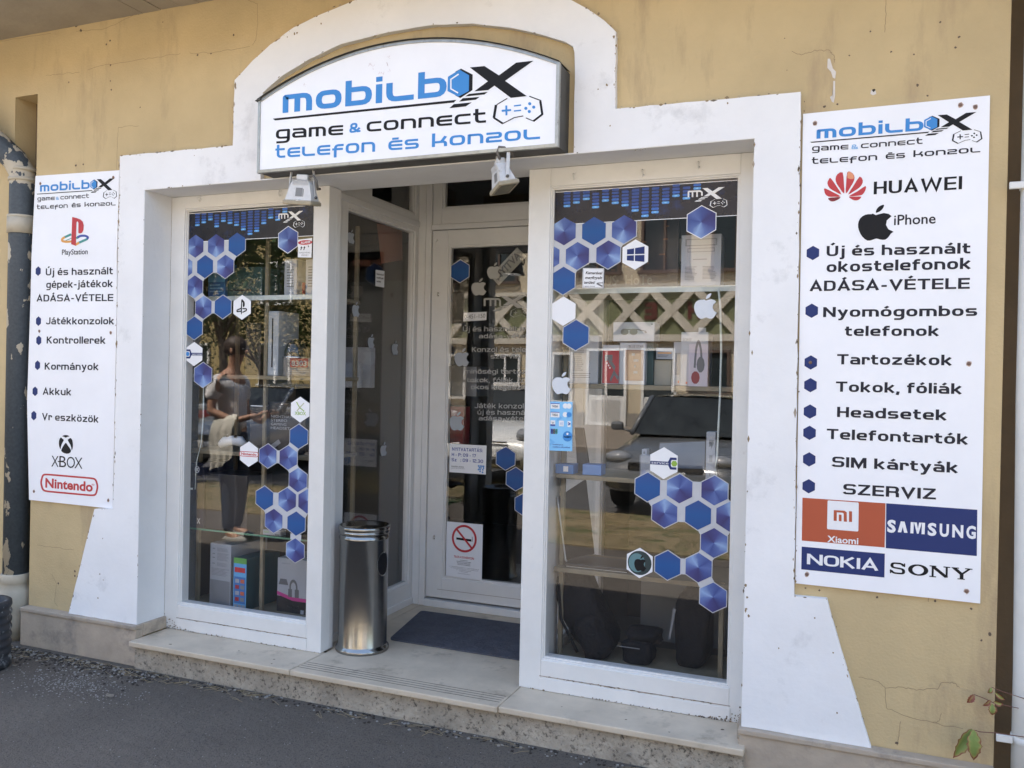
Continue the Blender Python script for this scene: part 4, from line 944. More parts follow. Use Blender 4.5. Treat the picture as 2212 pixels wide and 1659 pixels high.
for c, k in zip(up_r, kinds): hexdecal(RWo, c, .0655, H_con if k == 'c' else H_flat, cr_r, Y=YG-.0006)
for p, k in (((1515.3, 480), 'c'), ((1244, 724), 'f')): hexdecal(RWo, V(*p), .071, H_con if k == 'c' else H_flat, cr_r, Y=YG-.0016 if k == 'c' else YG, border=K_pw if k == 'c' else H_film)
lo_r = [(1399, 1052), (1468, 1055.7), (1543.5, 1059.7), (1435.7, 1108.5), (1508, 1112.7), (1576, 1116), (1542.3, 1172.7), (1442.3, 1221), (1509, 1226), (1540.3, 1290.3)]
lo_rw = [V(*p) for p in lo_r]; cluster(RWo, lo_rw, cr_r)
for c, k in zip(lo_rw, 'fccfcfccfccf'[0:10].replace('fccfcfccf', 'fcccfccfc')): hexdecal(RWo, c, .0655, H_con if k == 'c' else H_flat, cr_r, Y=YG-.0006)
up_l = [V(*p) for p in [(422.7, 532), (467, 531), (512, 528), (399, 578), (443.3, 576), (487, 575.7), (420.7, 619.7), (440, 664), (481.7, 663), (420, 708.7)]]
cluster(LWo, up_l, cr_l)
for c, k in zip(up_l, 'ccfcfcccff'): hexdecal(LWo, c, .0655, H_con if k == 'c' else H_flat, cr_l, Y=YG-.0006)
for p, k in (((622.7, 518), 'c'), ((439, 810), 'c')): hexdecal(LWo, V(*p), .071, H_con, cr_l, Y=YG-.0012, border=K_pw if p[0] > 600 else H_film)
lo_l = [V(*p) for p in [(645.7, 943), (579, 985), (623, 988.7), (644, 1037), (571.7, 1076), (620.7, 1079.7), (664, 1083), (591.7, 1125), (640, 1131), (638, 1189)]]
cluster(LWo, lo_l, cr_l)
for c, k in zip(lo_l, 'fcccfcccfc'): hexdecal(LWo, c, .0655, H_con if k == 'c' else H_flat, cr_l, Y=YG-.0006)
# white hexagon stickers with emblems
def wsticker(par, p, clipr, draw, label, R_=.069, Y=YG-.0018):
    c = W(p[0], p[1], Y); P6 = clip([(c.x+R_*math.sin(k*math.pi/3), c.z+R_*math.cos(k*math.pi/3)) for k in range(6)], *clipr)
    g = MB(); poly(g, [Vector((a, Y, b)) for a, b in P6], K_pw, .0004)
    T = lambda u, v: Vector((c.x+u*R_, Y, c.z+v*R_)); draw(g, T)
    g.build('hexagon_sticker', par, label, loc=(c.x, Y, c.z), recalc=False)
def d_win(g, T):
    for pp in ([(-.56, .36), (-.08, .42), (-.08, .03), (-.56, .03)], [(-.02, .43), (.62, .52), (.62, .03), (-.02, .03)], [(-.56, -.04), (-.08, -.04), (-.08, -.42), (-.56, -.36)], [(-.02, -.04), (.62, -.04), (.62, -.5), (-.02, -.42)]): poly(g, [T(*q) for q in pp], K_navy)
def d_serv(fl):
    def d(g, T0):
        T = (lambda u, v: T0(-u, v)) if fl else T0
        def T2(u, v): return T(u, v)
        poly(g, [T(*q) for q in ((-.86, .10), (.45, .10), (.45, -.12), (-.86, -.12))], K_navy, .0008)
        stroke(g, [(.80, .30), (.45, .30), (.30, 0), (.45, -.30), (.80, -.30)], .15, K_navy, T2, .0009)
        poly(g, [T(.66+.2*math.cos(k*1.0472), .2*math.sin(k*1.0472)) for k in range(6)], K_blue if fl else K_green, .0012)
        a, b = ((-.2, -.08), (.82, -.08)) if fl else ((-.78, -.07), (.3, -.07))
        ftext(g, 'service', T0(*a), T0(*b), .0115, K_pw, lift=.0014)
    return d
def d_ps(g, T):
    poly(g, [T(*q) for q in smoothpoly([(-.08, .62), (.12, .55), (.26, .38), (.26, .12), (.16, .02), (.08, .08), (.08, .35), (.03, .42), (-.0, .35), (-.0, -.5), (-.1, -.42)], 2)], K_black, .0012)
    stroke(g, [(-.1, -.08), (-.5, -.22), (-.5, -.34), (-.1, -.3)], .1, K_black, T, r=.1); stroke(g, [(.05, -.1), (.45, -.12), (.45, -.25), (.05, -.4)], .1, K_black, T, .0010, r=.12)
def d_xbox(g, T):
    stroke(g, [(-.35, .58), (-.05, .15), (.38, -.12)], .08, K_green, T); stroke(g, [(.35, .52), (.0, .18), (-.3, -.12)], .08, pm('silver_green', (.45, .48, .30), .4), T, .0011)
    ftext(g, 'XBOX', T(-.5, -.42), T(.55, -.42), .017, K_green, bold=.02)
def d_nin(g, T):
    stroke(g, rnd([(-.9, -.18), (.9, -.18), (.9, .18), (-.9, .18)], .17, True, 3), .05, K_red, T, closed=True); ftext(g, 'Nintendo', T(-.74, -.09), T(.74, -.09), .0135, K_red, bold=.03)
def d_plain(g, T): pass
def d_apple(g, T):
    poly(g, [T(.80*math.cos(k*.2618), .80*math.sin(k*.2618)) for k in range(24)], flat('petrol', (.012, .035, .045), .3), .0008)
    poly(g, [T(-.18+.55*math.cos(k*.2618), .0+.62*math.sin(k*.2618)) for k in range(24)], flat('petrol_light', (.10, .22, .25), .3), .0010)
    apple(g, T(.05, -.05), .072, K_black, lift=.0013)
wsticker(RWo, (1372.3, 550), cr_r, d_win, 'white hexagon sticker with four blue window squares')
wsticker(RWo, (1217, 672.3), (cr_r[0]-.004, *cr_r[1:]), d_plain, 'plain white hexagon sticker')
wsticker(RWo, (1434, 1000.3), cr_r, d_serv(False), 'white hexagon sticker with spanner and green nut', R_=.0715)
wsticker(RWo, (1381.7, 1216), cr_r, d_apple, 'white hexagon sticker with dark round apple emblem', R_=.069)
wsticker(LWo, (523, 664), cr_l, d_ps, 'white hexagon sticker with black emblem')
wsticker(LWo, (419.3, 764.7), cr_l, d_serv(True), 'white hexagon sticker with spanner and blue nut')
wsticker(LWo, (648.5, 884.7), cr_l, d_xbox, 'white hexagon sticker with green cross emblem')
wsticker(LWo, (537.7, 981), cr_l, d_nin, 'white hexagon sticker with red capsule emblem', R_=.07)
M_ap = pm('frosted_apple_film', (.62, .66, .72), .5, var=.05, vs=20)
for p, h in (((1213.5, 829), 44), ((1524.7, 663), 47)):
    g = MB(); c = V(*p); apple(g, c, h/1839*3.98*1.1, M_ap, sx=1.05); g.build('apple_sticker', RWo, recalc=False)
M_ap2 = pm('dim_apple_film', (.36, .39, .43), .5, var=.05, vs=20)
# door pane: hexagons, apples, lettering
YD = 1.3105; VD = lambda x, y: W(x, y, YD)
cr_d = (-2.424, -1.55, .356, 2.451)
for p in ((994, 586), (1092.3, 990.3), (1114, 1034.7), (1133, 1090)): hexdecal(DOOR, VD(*p), .0725, H_flat, cr_d, Y=YD, border=K_pw, bw=.003)
M_frost = pm('frosted_lettering', (.42, .42, .41), .5, var=.05)
for p, h in (((1035, 621), 38), ((998.3, 773), 41), ((987.3, 911), 42), ((1067, 586), 36)):
    g = MB(); apple(g, VD(*p), h/1839*5.2, M_ap2 if h > 38 else M_frost, sx=1.05 if p[0] != 1035 else 1.15); g.build('apple_sticker', DOOR, recalc=False)
ZD = zm(1300, 1000, 2.07375); TD = lambda x, y: VD(*ZD(x, y))
for txt, a, b, h in (('Új és használt m', (1085, 632), (1608, 630), 40), ('adása-vétel', (1215, 688), (1600, 688), 36), ('Konzol és tele', (1158, 800), (1600, 800), 40), ('szerviz', (1310, 853), (1545, 853), 36), ('minőségi tartoz', (1097, 977), (1600, 978), 37),
    ('tokok, fóliák, tö', (1117, 1047), (1597, 1050), 38), ('okos kiegészít', (1150, 1104), (1600, 1107), 38), ('Játék konzol', (1180, 1258), (1580, 1262), 40), ('új és haszná', (1203, 1310), (1590, 1314), 38), ('adása-vétel', (1213, 1358), (1590, 1362), 36)):
    g = MB(); A = TD(*a); ptext(g, txt, A, TD(*b), abs(TD(a[0], a[1]-h).z-A.z), M_frost, Sty(tv=1.75, th=1.4, xh=7.4), unit=10); g.build('lettering', DOOR, recalc=False)
f_ = affine([T8(*a) for a in ((1447, 282), (1873, 237), (1722, 486), (1310, 555))], [TD(*b) for b in ((1400, 350), (1600, 335), (1535, 445), (1320, 465))])
def qd(x, y): v = T8(x, y); a, b = f_(v.x, v.z); return Vector((a, YD, b))
logo(DOOR, qd, M_frost, M_frost, M_frost, M_frost, M_frost, bar=False, hexa=False)
g = MB()
for pp in ([(1262, 425), (1262, 368), (1375, 368), (1388, 380), (1388, 425)], [(1310, 370), (1310, 425)], [(1350, 370), (1350, 425)]): stroke(g, pp, 15, M_frost, TD, r=6)
g.build('lettering', DOOR, recalc=False)
# apples on the side pane (plane X = const)
XS = -2.6705; VS = lambda x, y: WX(x, y, XS)
g_n = Vector((1, 0, 0))
for p, h in (((758, 512), 24), ((768.3, 669), 26), ((801.3, 738), 24), ((853, 752), 25), ((828.3, 971), 24)):
    c = VS(*p); g = MB(); d_ = (c-CAM).length; apple(g, c, h/1839*d_*1.25, M_ap2, ex=Vector((0, 1, 0)), ndir=g_n, lift=.002, sx=1.05); g.build('apple_sticker', sides[0], recalc=False)
# ---- notices: things of their own ----
def sheet(name, label, corners, Y, draw, mat=K_pw, cat='notice', lift=.0012, group=None):
    g = MB(); P_ = [W(*p, Y) for p in corners]; cx_ = sum((p for p in P_), Vector())/4
    th = thing(name, label, cat, cx_, group)
    g.prism([(p.x, p.z) for p in P_], Y-.0012, Y-.0004, mat); g.build('paper', th)
    draw(th, P_); return th
def quadmap(P_, Y):
    """unit square (u right, v down) onto the sheet"""
    TL_, TR_, BR_, BL_ = P_
    return lambda u, v: Vector(((TL_*(1-u)*(1-v)+TR_*u*(1-v)+BR_*u*v+BL_*(1-u)*v).x, Y-.0012, (TL_*(1-u)*(1-v)+TR_*u*(1-v)+BR_*u*v+BL_*(1-u)*v).z))
K_txt = flat('small_text_grey', (.12, .12, .13), .6)
def tx(g, T, s, u0, u1, v, h, mat=K_txt, bold=.0, sty=None, shear=0.0):
    A, B_ = T(u0, v), T(u1, v)
    H = abs(T(u0, v-h).z-T(u0, v).z)
    if sty: ptext(g, s, A, B_, H, mat, sty, unit=10, lift=.0006)
    else: ftext(g, s, A, B_, H, mat, bold=bold, shear=shear, lift=.0006)
ZS = zm(1720, 1650, 2.371)
def draw_hours(th, P_):
    T = quadmap(P_, YD-.0015); g = MB(); sb = Sty(tv=2.3, th=1.7)
    tx(g, T, 'NYITVATARTÁS:', .07, .90, .235, .115, K_dblue, sty=sb); tx(g, T, 'H - P: 09 - 17', .06, .72, .43, .115, K_dblue, sty=sb); tx(g, T, 'Sz   : 09 - 12.30', .06, .92, .61, .115, K_dblue, sty=sb); g.build('lettering', th, recalc=False)
    g = MB(); tx(g, T, 'mobilbox', .06, .40, .81, .05, K_txt, sty=TECH); tx(g, T, 'game & connect', .06, .42, .86, .03, K_txt); 
    for a, b in ((0, 0), (1, 0), (2, 0), (3, 0), (0.5, 1), (1.5, 1), (3, 1), (0, 2), (1, 2), (2.6, 2), (1, 3), (2.5, 3.4)):
        c = T(.80+a*.045, .72+b*.062); poly(g, [(c.x+.006*math.cos(k*1.047), c.y, c.z+.006*math.sin(k*1.047)) for k in range(6)], K_blue, .0006)
    g.build('small_print', th, recalc=False)
sheet('opening_hours_sign', 'white opening hours sheet with blue lettering on the door pane', [ZS(122, 230), ZS(465, 248), ZS(458, 518), ZS(117, 495)], YD-.0015, draw_hours, cat='sign')
def draw_smoke(th, P_):
    T = quadmap(P_, YD-.0015); g = MB(); c = T(.5, .285); r = .205*(P_[1]-P_[0]).length*1.55
    ring = [(c.x+r*math.cos(k*.196), c.z+r*math.sin(k*.196)) for k in range(32)]
    for q in ribbon(ring, .014, .014, True): poly(g, [(a, c.y, b) for a, b in q], K_red, .0010)
    for q in ribbon([(c.x-r*.68, c.z+r*.70), (c.x+r*.68, c.z-r*.70)], .013, .013): poly(g, [(a, c.y, b) for a, b in q], K_red, .0014)
    g.build('prohibition_ring', th, recalc=False)
    g = MB(); poly(g, [T(.28, .275), T(.70, .285), T(.70, .325), T(.28, .315)], K_black, .0012); stroke(g, [(.72, .325), (.725, .28), (.715, .235)], .012, K_black, T, .0012); g.build('cigarette_emblem', th, recalc=False)
    g = MB(); tx(g, T, 'TILOS A DOHÁNYZÁS', .22, .78, .645, .035, K_red, bold=.03)
    for k, (s_, a, b) in enumerate((('NO SMOKING', .40, .60), ('INTERDICTION DE FUMER', .30, .70), ('RAUCHEN VERBOTEN', .32, .67), ('VIETATO FUMARE', .32, .68))): tx(g, T, s_, a, b, .69+k*.027, .016, K_txt, bold=.02)
    for k, (a, b) in enumerate(((.10, .92), (.14, .90), (.30, .70), (.39, .61))): tx(g, T, 'a dohányzásra vonatkozó'[:23 if k < 2 else 10], a, b, .82+k*.025, .014, K_txt)
    tx(g, T, 'www.dohanyzas.hu', .33, .68, .93, .014, K_txt); g.build('lettering', th, recalc=False)
sheet('no_smoking_sign', 'white no smoking sheet with red ring low on the door pane', [ZS(93, 955), ZS(430, 985), ZS(420, 1508), ZS(83, 1460)], YD-.0015, draw_smoke, cat='sign')
def draw_cam(th, P_):
    T = quadmap(P_, YG-.0022 if P_[0].y < .5 else P_[0].y); g = MB()
    for s_, a, b, v in (('Kamerával', .14, .93, .30), ('megfigyelt', .12, .93, .54), ('terület!', .08, .60, .78)): tx(g, T, s_, a, b, v, .13, K_black, bold=.02, shear=.25)
    tx(g, T, '(rögzített felvétel)', .06, .60, .93, .06, K_txt); stroke(g, [(.68, .76), (.95, .90)], .07, K_txt, T); stroke(g, [(.72, .74), (.98, .72)], .04, K_txt, T, .0013)
    stroke(g, [(.03, .03), (.97, .03), (.97, .97), (.03, .97)], .012, K_txt, T, .0005, closed=True); g.build('lettering', th, recalc=False)
sheet('camera_notice', 'small white camera surveillance sticker on the right shop window', [Z4(343, 778), Z4(516, 782), Z4(511, 945), Z4(338, 942)], YG-.0018, draw_cam)
Z1 = zm(700, 800, 2.765)
def draw_alarm(th, P_):
    T = quadmap(P_, YG-.0022); g = MB(); c = T(.52, .2)
    poly(g, [(c.x+.046*math.cos(k*.349), c.y, c.z+.0125*math.sin(k*.349)) for k in range(18)], K_red, .0006); ftext(g, 'ALARM', T(.2, .255), T(.88, .255), .012, K_pw, bold=.02, lift=.0011)
    for u in (.25, .47): stroke(g, [(u, .40), (u+.02, .48), (u-.04, .6)], .05, K_black, T); stroke(g, [(u-.06, .47), (u+.08, .46)], .03, K_black, T, .0013)
    stroke(g, [(.74, .38), (.80, .46)], .05, K_black, T); tx(g, T, 'RIASZTÓVAL', .12, .92, .78, .07, K_txt); tx(g, T, 'VÉDVE !', .25, .80, .91, .07, K_txt); g.build('lettering', th, recalc=False)
sheet('alarm_notice', 'small white alarm sticker with red oval on the left shop window', [Z1(1313, 398), (674.5, 514), (672.8, 556.5), Z1(1308, 590)], YG-.0018, draw_alarm)
Z5 = zm(2130, 1250, 2.07375)
def draw_cards(th, P_):
    T = quadmap(P_, YG-.0022); g = MB()
    def rect(u0, u1, v0, v1, m_, l_=.0006): poly(g, [T(u0, v0), T(u1, v0), T(u1, v1), T(u0, v1)], m_, l_)
    lb = flat('card_blue', (.14, .42, .78), .35)
    for u, v in ((.35, .28), (.05, .78), (.75, .22)): stroke(g, [(u, v), (u+.15, v+.05), (u, v+.1)], .06, lb, T, .0004)
    for v in (.035, .21): rect(.08, .46, v, v+.11, K_pw); rect(.08, .46, v, v+.015, K_dblue, .0008); tx(g, T, 'VISA', .14, .40, v+.085, .045, K_dblue, bold=.03)
    for u, v, m1, m2 in ((.70, .085, K_pw, K_pw), (.70, .26, K_pw, K_blue)):
        for du, mm, l_ in ((0, m1, .0006), (.16, m2, .0009)):
            c = T(u+du, v); poly(g, [(c.x+.0125*math.cos(k*.524), c.y, c.z+.0125*math.sin(k*.524)) for k in range(12)], mm, l_)
    rect(.08, .28, .385, .50, K_pw); tx(g, T, 'V', .12, .24, .455, .04, K_dblue, bold=.02); rect(.08, .28, .465, .50, K_dblue, .0008); tx(g, T, 'PAY', .11, .25, .495, .02, K_pw)
    rect(.44, .64, .385, .50, K_pw); 
    for k in range(3): stroke(g, [(.49+k*.045, .42-k*.006), (.505+k*.045, .445), (.49+k*.045, .47+k*.006)], .012, K_blue, T, .0009)
    rect(.80, .93, .39, .51, K_pw); stroke(g, [(.83, .42), (.90, .445), (.83, .47)], .03, K_dblue, T, .0009)
    for k, mm in enumerate((K_dblue, K_txt, K_teal)): rect(.09+k*.1, .18+k*.1, .555, .66, mm); tx(g, T, 'JCB'[k], .105+k*.1, .165+k*.1, .625, .035, K_pw, bold=.02)
    c = T(.80, .70); poly(g, [(c.x+.0235*math.cos(k*.349), c.y, c.z+.0245*math.sin(k*.349)) for k in range(18)], K_blue, .0006); tx(g, T, 'K&H', .66, .94, .73, .04, K_pw, bold=.04); c = T(.80, .65); poly(g, [(c.x+.006*math.cos(k), c.y, c.z+.006*math.sin(k)) for k in range(6)], K_pw, .001)
    tx(g, T, 'bankkártya és', .18, .62, .885, .025, K_dblue, bold=.02); tx(g, T, 'mobiltárca elfogadóhely', .18, .92, .935, .025, K_dblue, bold=.02); g.build('print', th, recalc=False)
sheet('card_payment_sticker', 'tall light blue card payment sticker on the left edge of the right window', [Z5(66, 685), Z5(258, 690), Z5(256, 1093), Z5(62, 1085)], YG-.0018, draw_cards, mat=flat('card_sky', (.20, .52, .85), .35), cat='sticker')
# notice on the side pane and phone strip, tilted open sign behind the door pane
Z7 = ZD
P_ = [VS(*Z7(368, 128)), VS(*Z7(440, 140)), VS(*Z7(438, 275)), VS(*Z7(366, 262))]
th = thing('camera_notice', 'small white camera surveillance sticker on the narrow side pane left of the door', 'notice', P_[0])
g = MB(); poly(g, P_, K_pw, .003, Vector((1, 0, 0))); g.build('paper', th, recalc=False)
g = MB()
for k, (s_, u0, u1) in enumerate((('Kamerával', .12, .9), ('megfigyelt', .12, .9), ('terület!', .1, .6))):
    v = .3+.22*k; a = P_[0].lerp(P_[1], u0)+(P_[3]-P_[0])*v; b = P_[0].lerp(P_[1], u1)+(P_[3]-P_[0])*v; ftext(g, s_, a, b, .011, K_black, bold=.02, ndir=Vector((1, 0, 0)), lift=.0035)
g.build('lettering', th, recalc=False)
YI = 1.322
sheet('phone_number_strip', 'torn white paper strip with phone number behind the door pane', [Z7(1092, 480), Z7(1278, 472), Z7(1276, 540), Z7(1086, 552)], YI, lambda th, P_: (lambda g, T: (tx(g, T, '0-451-150', .05, .95, .7, .45, K_txt), g.build('lettering', th, recalc=False)))(MB(), quadmap(P_, YI)), cat='notice')
Z2 = zm(1200, 600, 2.212)
P_ = [Z2(1615, 1075), Z2(1850, 828), Z2(1932, 905), Z2(1690, 1160)]
def draw_open(th, P_):
    g = MB(); A = P_[3].lerp(P_[0], .28)+(P_[1]-P_[0])*.08; Bq = P_[2].lerp(P_[1], .28)-(P_[1]-P_[0])*.08
    uv = (P_[0]-P_[3]).normalized(); ftext(g, 'NYITVA', A, Bq, .045, K_txt, bold=.03, upv=uv, lift=.002); g.build('lettering', th, recalc=False)
sheet('open_sign', 'grey diagonal plate reading open behind the top of the door pane', P_, YI+.004, draw_open, mat=pm('grey_plate', (.34, .34, .31), .5), cat='sign')
# ================= GOODS IN THE WINDOWS =================
M_shelf = pm('pale_wood_shelf', (.20, .17, .115), .6, var=.2, vs=8); M_gshelf = glassmat('shelf_glass', .05, (.55, .75, .62)); M_gedge = flat('green_glass_edge', (.10, .26, .17), .2)
M_led = flat('led_tape', (.55, .60, .58), .5); M_cardb = lambda n, c, r=.5: pm(n, c, r, var=.05, vs=8)
BW = M_cardb('white_carton', (.34, .36, .40)); BK = M_cardb('black_carton', (.018, .018, .022), .35); BB = M_cardb('blue_carton', (.05, .17, .45)); BG = M_cardb('green_print', (.12, .35, .08)); BR = M_cardb('red_carton', (.34, .025, .035)); BO = M_cardb('orange_carton', (.50, .12, .06))
BSK = M_cardb('sky_print', (.12, .38, .70)); BT = M_cardb('dark_teal_carton', (.02, .06, .07)); BGR = M_cardb('grey_panel', (.20, .21, .23)); BMG = M_cardb('magenta_print', (.45, .04, .22)); BBR = M_cardb('brown_print', (.16, .07, .04))
def shelfunit(name, label, x0, x1, y0, y1, boards, posts, zt):
    th = thing(name, label, 'shelf', ((x0+x1)/2, (y0+y1)/2, .15))
    for z, k in boards:
        g = MB()
        if k == 'g': g.box(x0, x1, y0+.003, y1, z-.008, z, M_gshelf); g.box(x0, x1, y0, y0+.003, z-.009, z+.001, M_gedge)
        elif k == 'l': g.box(x0, x1, y0, y1, z-.018, z, M_shelf); g.box(x0, x1, y0-.004, y0-.001, z-.024, z+.002, M_led)
        else: g.box(x0, x1, y0, y1, z-.022, z, M_shelf, .002)
        g.build('shelf_board', th)
    for x, yy, z0, z1 in posts: g = MB(); g.box(x-.011, x+.011, yy, yy+.02, z0, z1, M_shelf, .002); g.build('post', th)
    return th
shelfunit('display_shelf', 'pale wood display shelves behind the left shop window', -3.655, -2.72, .34, .72, [(.272, 'w'), (.712, 'g'), (1.172, 'w'), (1.612, 'w'), (2.062, 'l')], [(-3.60, .39, .272, 1.6), (W(580, 900, .40).x, .36, .272, 2.5), (-3.60, .70, .272, 2.5), (-2.74, .70, .272, 2.5)], 2.5)
shelfunit('display_shelf', 'pale wood display shelves behind the right shop window', -1.352, -.43, .34, .72, [(.272, 'w'), (.712, 'w'), (1.166, 'w'), (1.606, 'w'), (2.062, 'l')], [(-.552, .36, .272, .72), (-1.335, .40, .272, 2.5), (-.50, .70, .272, 2.5)], 2.5)
g = MB(); g.box(-3.66, -2.71, .23, 1.30, .15, .249, M_intf); setp(g.build('display_plinth'), 'low brown display floor behind the left shop window', 'display floor')
g = MB(); g.box(-1.362, -.43, .26, 1.30, .15, .249, M_intf); setp(g.build('display_plinth'), 'low brown display floor behind the right shop window', 'display floor')
g = MB(); pts = [W(1552, 625, .31), W(1556, 660, .305), W(1558, 760, .305), W(1555, 860, .305), W(1549, 985, .305), W(1545, 1010, .30), W(1550, 1040, .30), W(1551, 1100, .3)]
g.tube([p+Vector((0, 0, 0)) for p in pts], [.005]*5+[.002]*3, 6, M_led); setp(g.build('led_strip'), 'white led strip hanging down the right side of the right window', 'light strip')
g = MB(); pts = [V(*p)+Vector((0, .06, 0)) for p in ((424, 800), (423, 900), (418, 960), (408, 1000), (405, 1060))]; g.tube(pts, [.004]*2+[.002]*3, 6, M_led); v = V(402, 1058)+Vector((0, .05, 0)); 
g.box(v.x-.03, v.x+.0, v.y-.003, v.y+.003, v.z-.005, v.z+.005, M_led); setp(g.build('led_strip'), 'white led cable hanging down the left side of the left window', 'light strip')
def gbox(name, label, cat, x0, x1, y0p, z, y1p=None, Y=.36, dep=.16, col=BW, draw=None, rot=0.0, H=None, group=None):
    """carton: left/right/top pixel extents, base height z"""
    ym = y0p
    A = W(x0, ym, Y); Bq = W(x1, ym, Y); top = W((x0+x1)/2, y0p, Y).z
    if H: top = z+H
    w_ = Bq.x-A.x; th = thing(name, label, cat, ((A.x+Bq.x)/2, Y+dep/2, z), group)
    g = MB(); g.box(A.x, Bq.x, Y, Y+dep, z+.0012, top, col, .002); g.build('carton', th)
    if draw:
        T = lambda u, v: Vector((A.x+(Bq.x-A.x)*u, Y-.0003, top-(top-z)*v)); g = MB(); draw(g, T, A.x, Bq.x, z, top, Y, dep); g.build('print', th, recalc=False)
    if rot: th.rotation_euler = (0, 0, rot)
    return th
def rc(g, T, u0, u1, v0, v1, m_, l_=.0006): poly(g, [T(u0, v0), T(u1, v0), T(u1, v1), T(u0, v1)], m_, l_)
def lines(g, T, u0, u1, v0, v1, n, m_=K_txt, wob=.25):
    for k in range(n):
        v = v0+(v1-v0)*k/n; rc(g, T, u0, u1-(u1-u0)*rw.uniform(0, wob), v, v+(v1-v0)/n*.35, m_)
# left window
def dr(g, T, *a): lines(g, T, .1, .9, .62, .9, 3, K_lblue); rc(g, T, 0, 1, 0, .55, BSK, .0004)
gbox('console_box', 'blue console carton on the top shelf of the left window', 'box', 452, 488, 498, 2.062, H=.20, col=BB, draw=dr, Y=.37, dep=.10)
def dr(g, T, *a): lines(g, T, .05, .8, .75, .9, 1, K_grey)
gbox('console_box', 'dark teal console carton lying beside the blue one on the top shelf', 'box', 494, 568, 498, 2.062, H=.17, col=BT, draw=dr, Y=.37)
def dr(g, T, *a): lines(g, T, .2, .8, .2, .8, 8)
gbox('phone_box', 'tall white carton on the top shelf near the alarm sticker', 'box', 615, 642, 560, 2.062, Y=.37, dep=.12, col=BW, draw=dr)
gbox('phone_box', 'white carton at the right end of the left window top shelf', 'box', 661, 690, 560, 2.062, Y=.38, dep=.12, col=BW, draw=dr)
gbox('game_box', 'small red edged carton between the two white ones on the top shelf', 'box', 645, 658, 610, 2.062, Y=.42, dep=.08, col=BR)
def dr(g, T, *a):
    for k, s_ in enumerate(('TWIN', 'DOCK', 'STATION')): tx(g, T, s_, .12, .8, .45+k*.13, .08, K_grey)
    rc(g, T, .15, .7, .12, .2, K_grey)
gbox('dock_box', 'black dock station carton beside the white console in the left window', 'box', 531, 564, 698, 1.612, Y=.40, dep=.14, col=BK, draw=dr)
th = thing('game_console', 'tall white upright console tower in the left window', 'console', W(560, 800, .38))
g = MB(); a, b = W(577, 800, .37), W(600, 800, .37); g.box(a.x, b.x, .37, .56, 1.613, W(588, 672, .37).z, pm('console_white', (.36, .40, .45), .35), .004); g.build('body', th)
g = MB(); xm = (a.x*.55+b.x*.45); g.box(xm-.004, xm+.004, .3685, .3698, 1.66, W(588, 680, .37).z-.02, K_black); g.build('disc_slot', th)
th = thing('helmet_speaker', 'glossy black domed speaker on the second shelf of the left window', 'speaker', W(636, 800, .42))
g = MB(); c = W(640, 800, .43); g.lathe((c.x, c.y, 1.613), [(.001, .0), (.070, .0), (.074, .02), (.074, .09), (.07, .10), (.072, .105), (.070, .14), (.055, .18), (.03, .205), (.001, .212)], 32, pm('glossy_black', (.02, .02, .02), .12, coat=.6)); g.build('dome', th)
g = MB(); g.lathe((c.x, c.y, 1.613), [(.0765, .098), (.078, .1), (.078, .108), (.0765, .11)], 32, pm('chrome_band', (.55, .55, .55), .2, metal=.9)); g.build('chrome_band', th)
def dr(g, T, *a): rc(g, T, .25, .9, 0, .5, K_maroon, .0005); tx(g, T, '8303', .3, .85, .42, .28, BGR, bold=.03); lines(g, T, .2, 1, .6, .95, 3, BGR)
gbox('speaker_box', 'white and red carton in front of the domed speaker', 'box', 612, 672, 772, 1.612, Y=.335, dep=.03, H=.10, col=M_cardb('dull_carton', (.16, .15, .14)), draw=dr)
def dr(g, T, *a):
    for k, s_ in enumerate(('NIGHTHAWK', 'STEREO', 'GAMING', 'HEADSET')): tx(g, T, s_, .08, (.78, .52, .5, .6)[k], .30+k*.075, .05, K_lblue if k < 0 else K_txt if False else flat('pale_print', (.35, .36, .38), .5))
    stroke(g, [(.95, .30), (.80, .45), (.78, .75), (.90, .85)], .04, BGR, T); P_ = flat('sticker_grey', (.25, .25, .26), .5); poly(g, [T(.05, .86), T(.3, .72), T(.36, .79), T(.12, .94)], P_)
gbox('headset_box', 'black gaming headset carton on the middle shelf of the left window', 'box', 580, 660, 870, 1.172, Y=.39, dep=.18, col=BK, draw=dr)
def dr(g, T, *a): rc(g, T, .02, .98, 0, .02, K_pw); ftext(g, 'XBOX', T(.7, .42), T(.7, .2), .02, K_grey, upv=Vector((-1, 0, 0)))
gbox('console_box', 'black upright console carton with white top edge on the middle shelf', 'box', 541, 578, 876, 1.172, Y=.37, dep=.16, col=BK, draw=dr)
th = thing('game_controller', 'white game controller lying on the middle shelf of the left window', 'controller', W(498, 975, .36))
g = MB(); a = W(470, 970, .37); pts = [(0, 0, .03), (.035, 0, .05), (.08, .01, .06), (.13, .02, .055), (.165, .02, .035)]
g.tube([Vector((a.x+x, .39+y, 1.172+z)) for x, y, z in pts], [.018, .03, .028, .03, .018], 12, pm('controller_white', (.55, .57, .60), .35)); g.build('body', th, smooth=True)
g = MB(); 
for x in (.06, .115): g.cyl((a.x+x, .385, 1.255), (a.x+x, .382, 1.262), .010, m=K_black, seg=10)
g.build('thumb_stick', th)
def dr(g, T, *a):
    ring = [(.5+.16*math.cos(k*.785), .10+.05*math.sin(k*.785)) for k in range(8)]; 
    for q in ribbon(ring, .05, .012, True): poly(g, [T(*k) for k in q], K_pw)
    stroke(g, [(.4, .07), (.6, .13)], .03, K_pw, T); stroke(g, [(.6, .07), (.4, .13)], .03, K_pw, T, .0009); ftext(g, 'X', T(.55, .93), T(.8, .93), .03, K_pw, bold=.01)
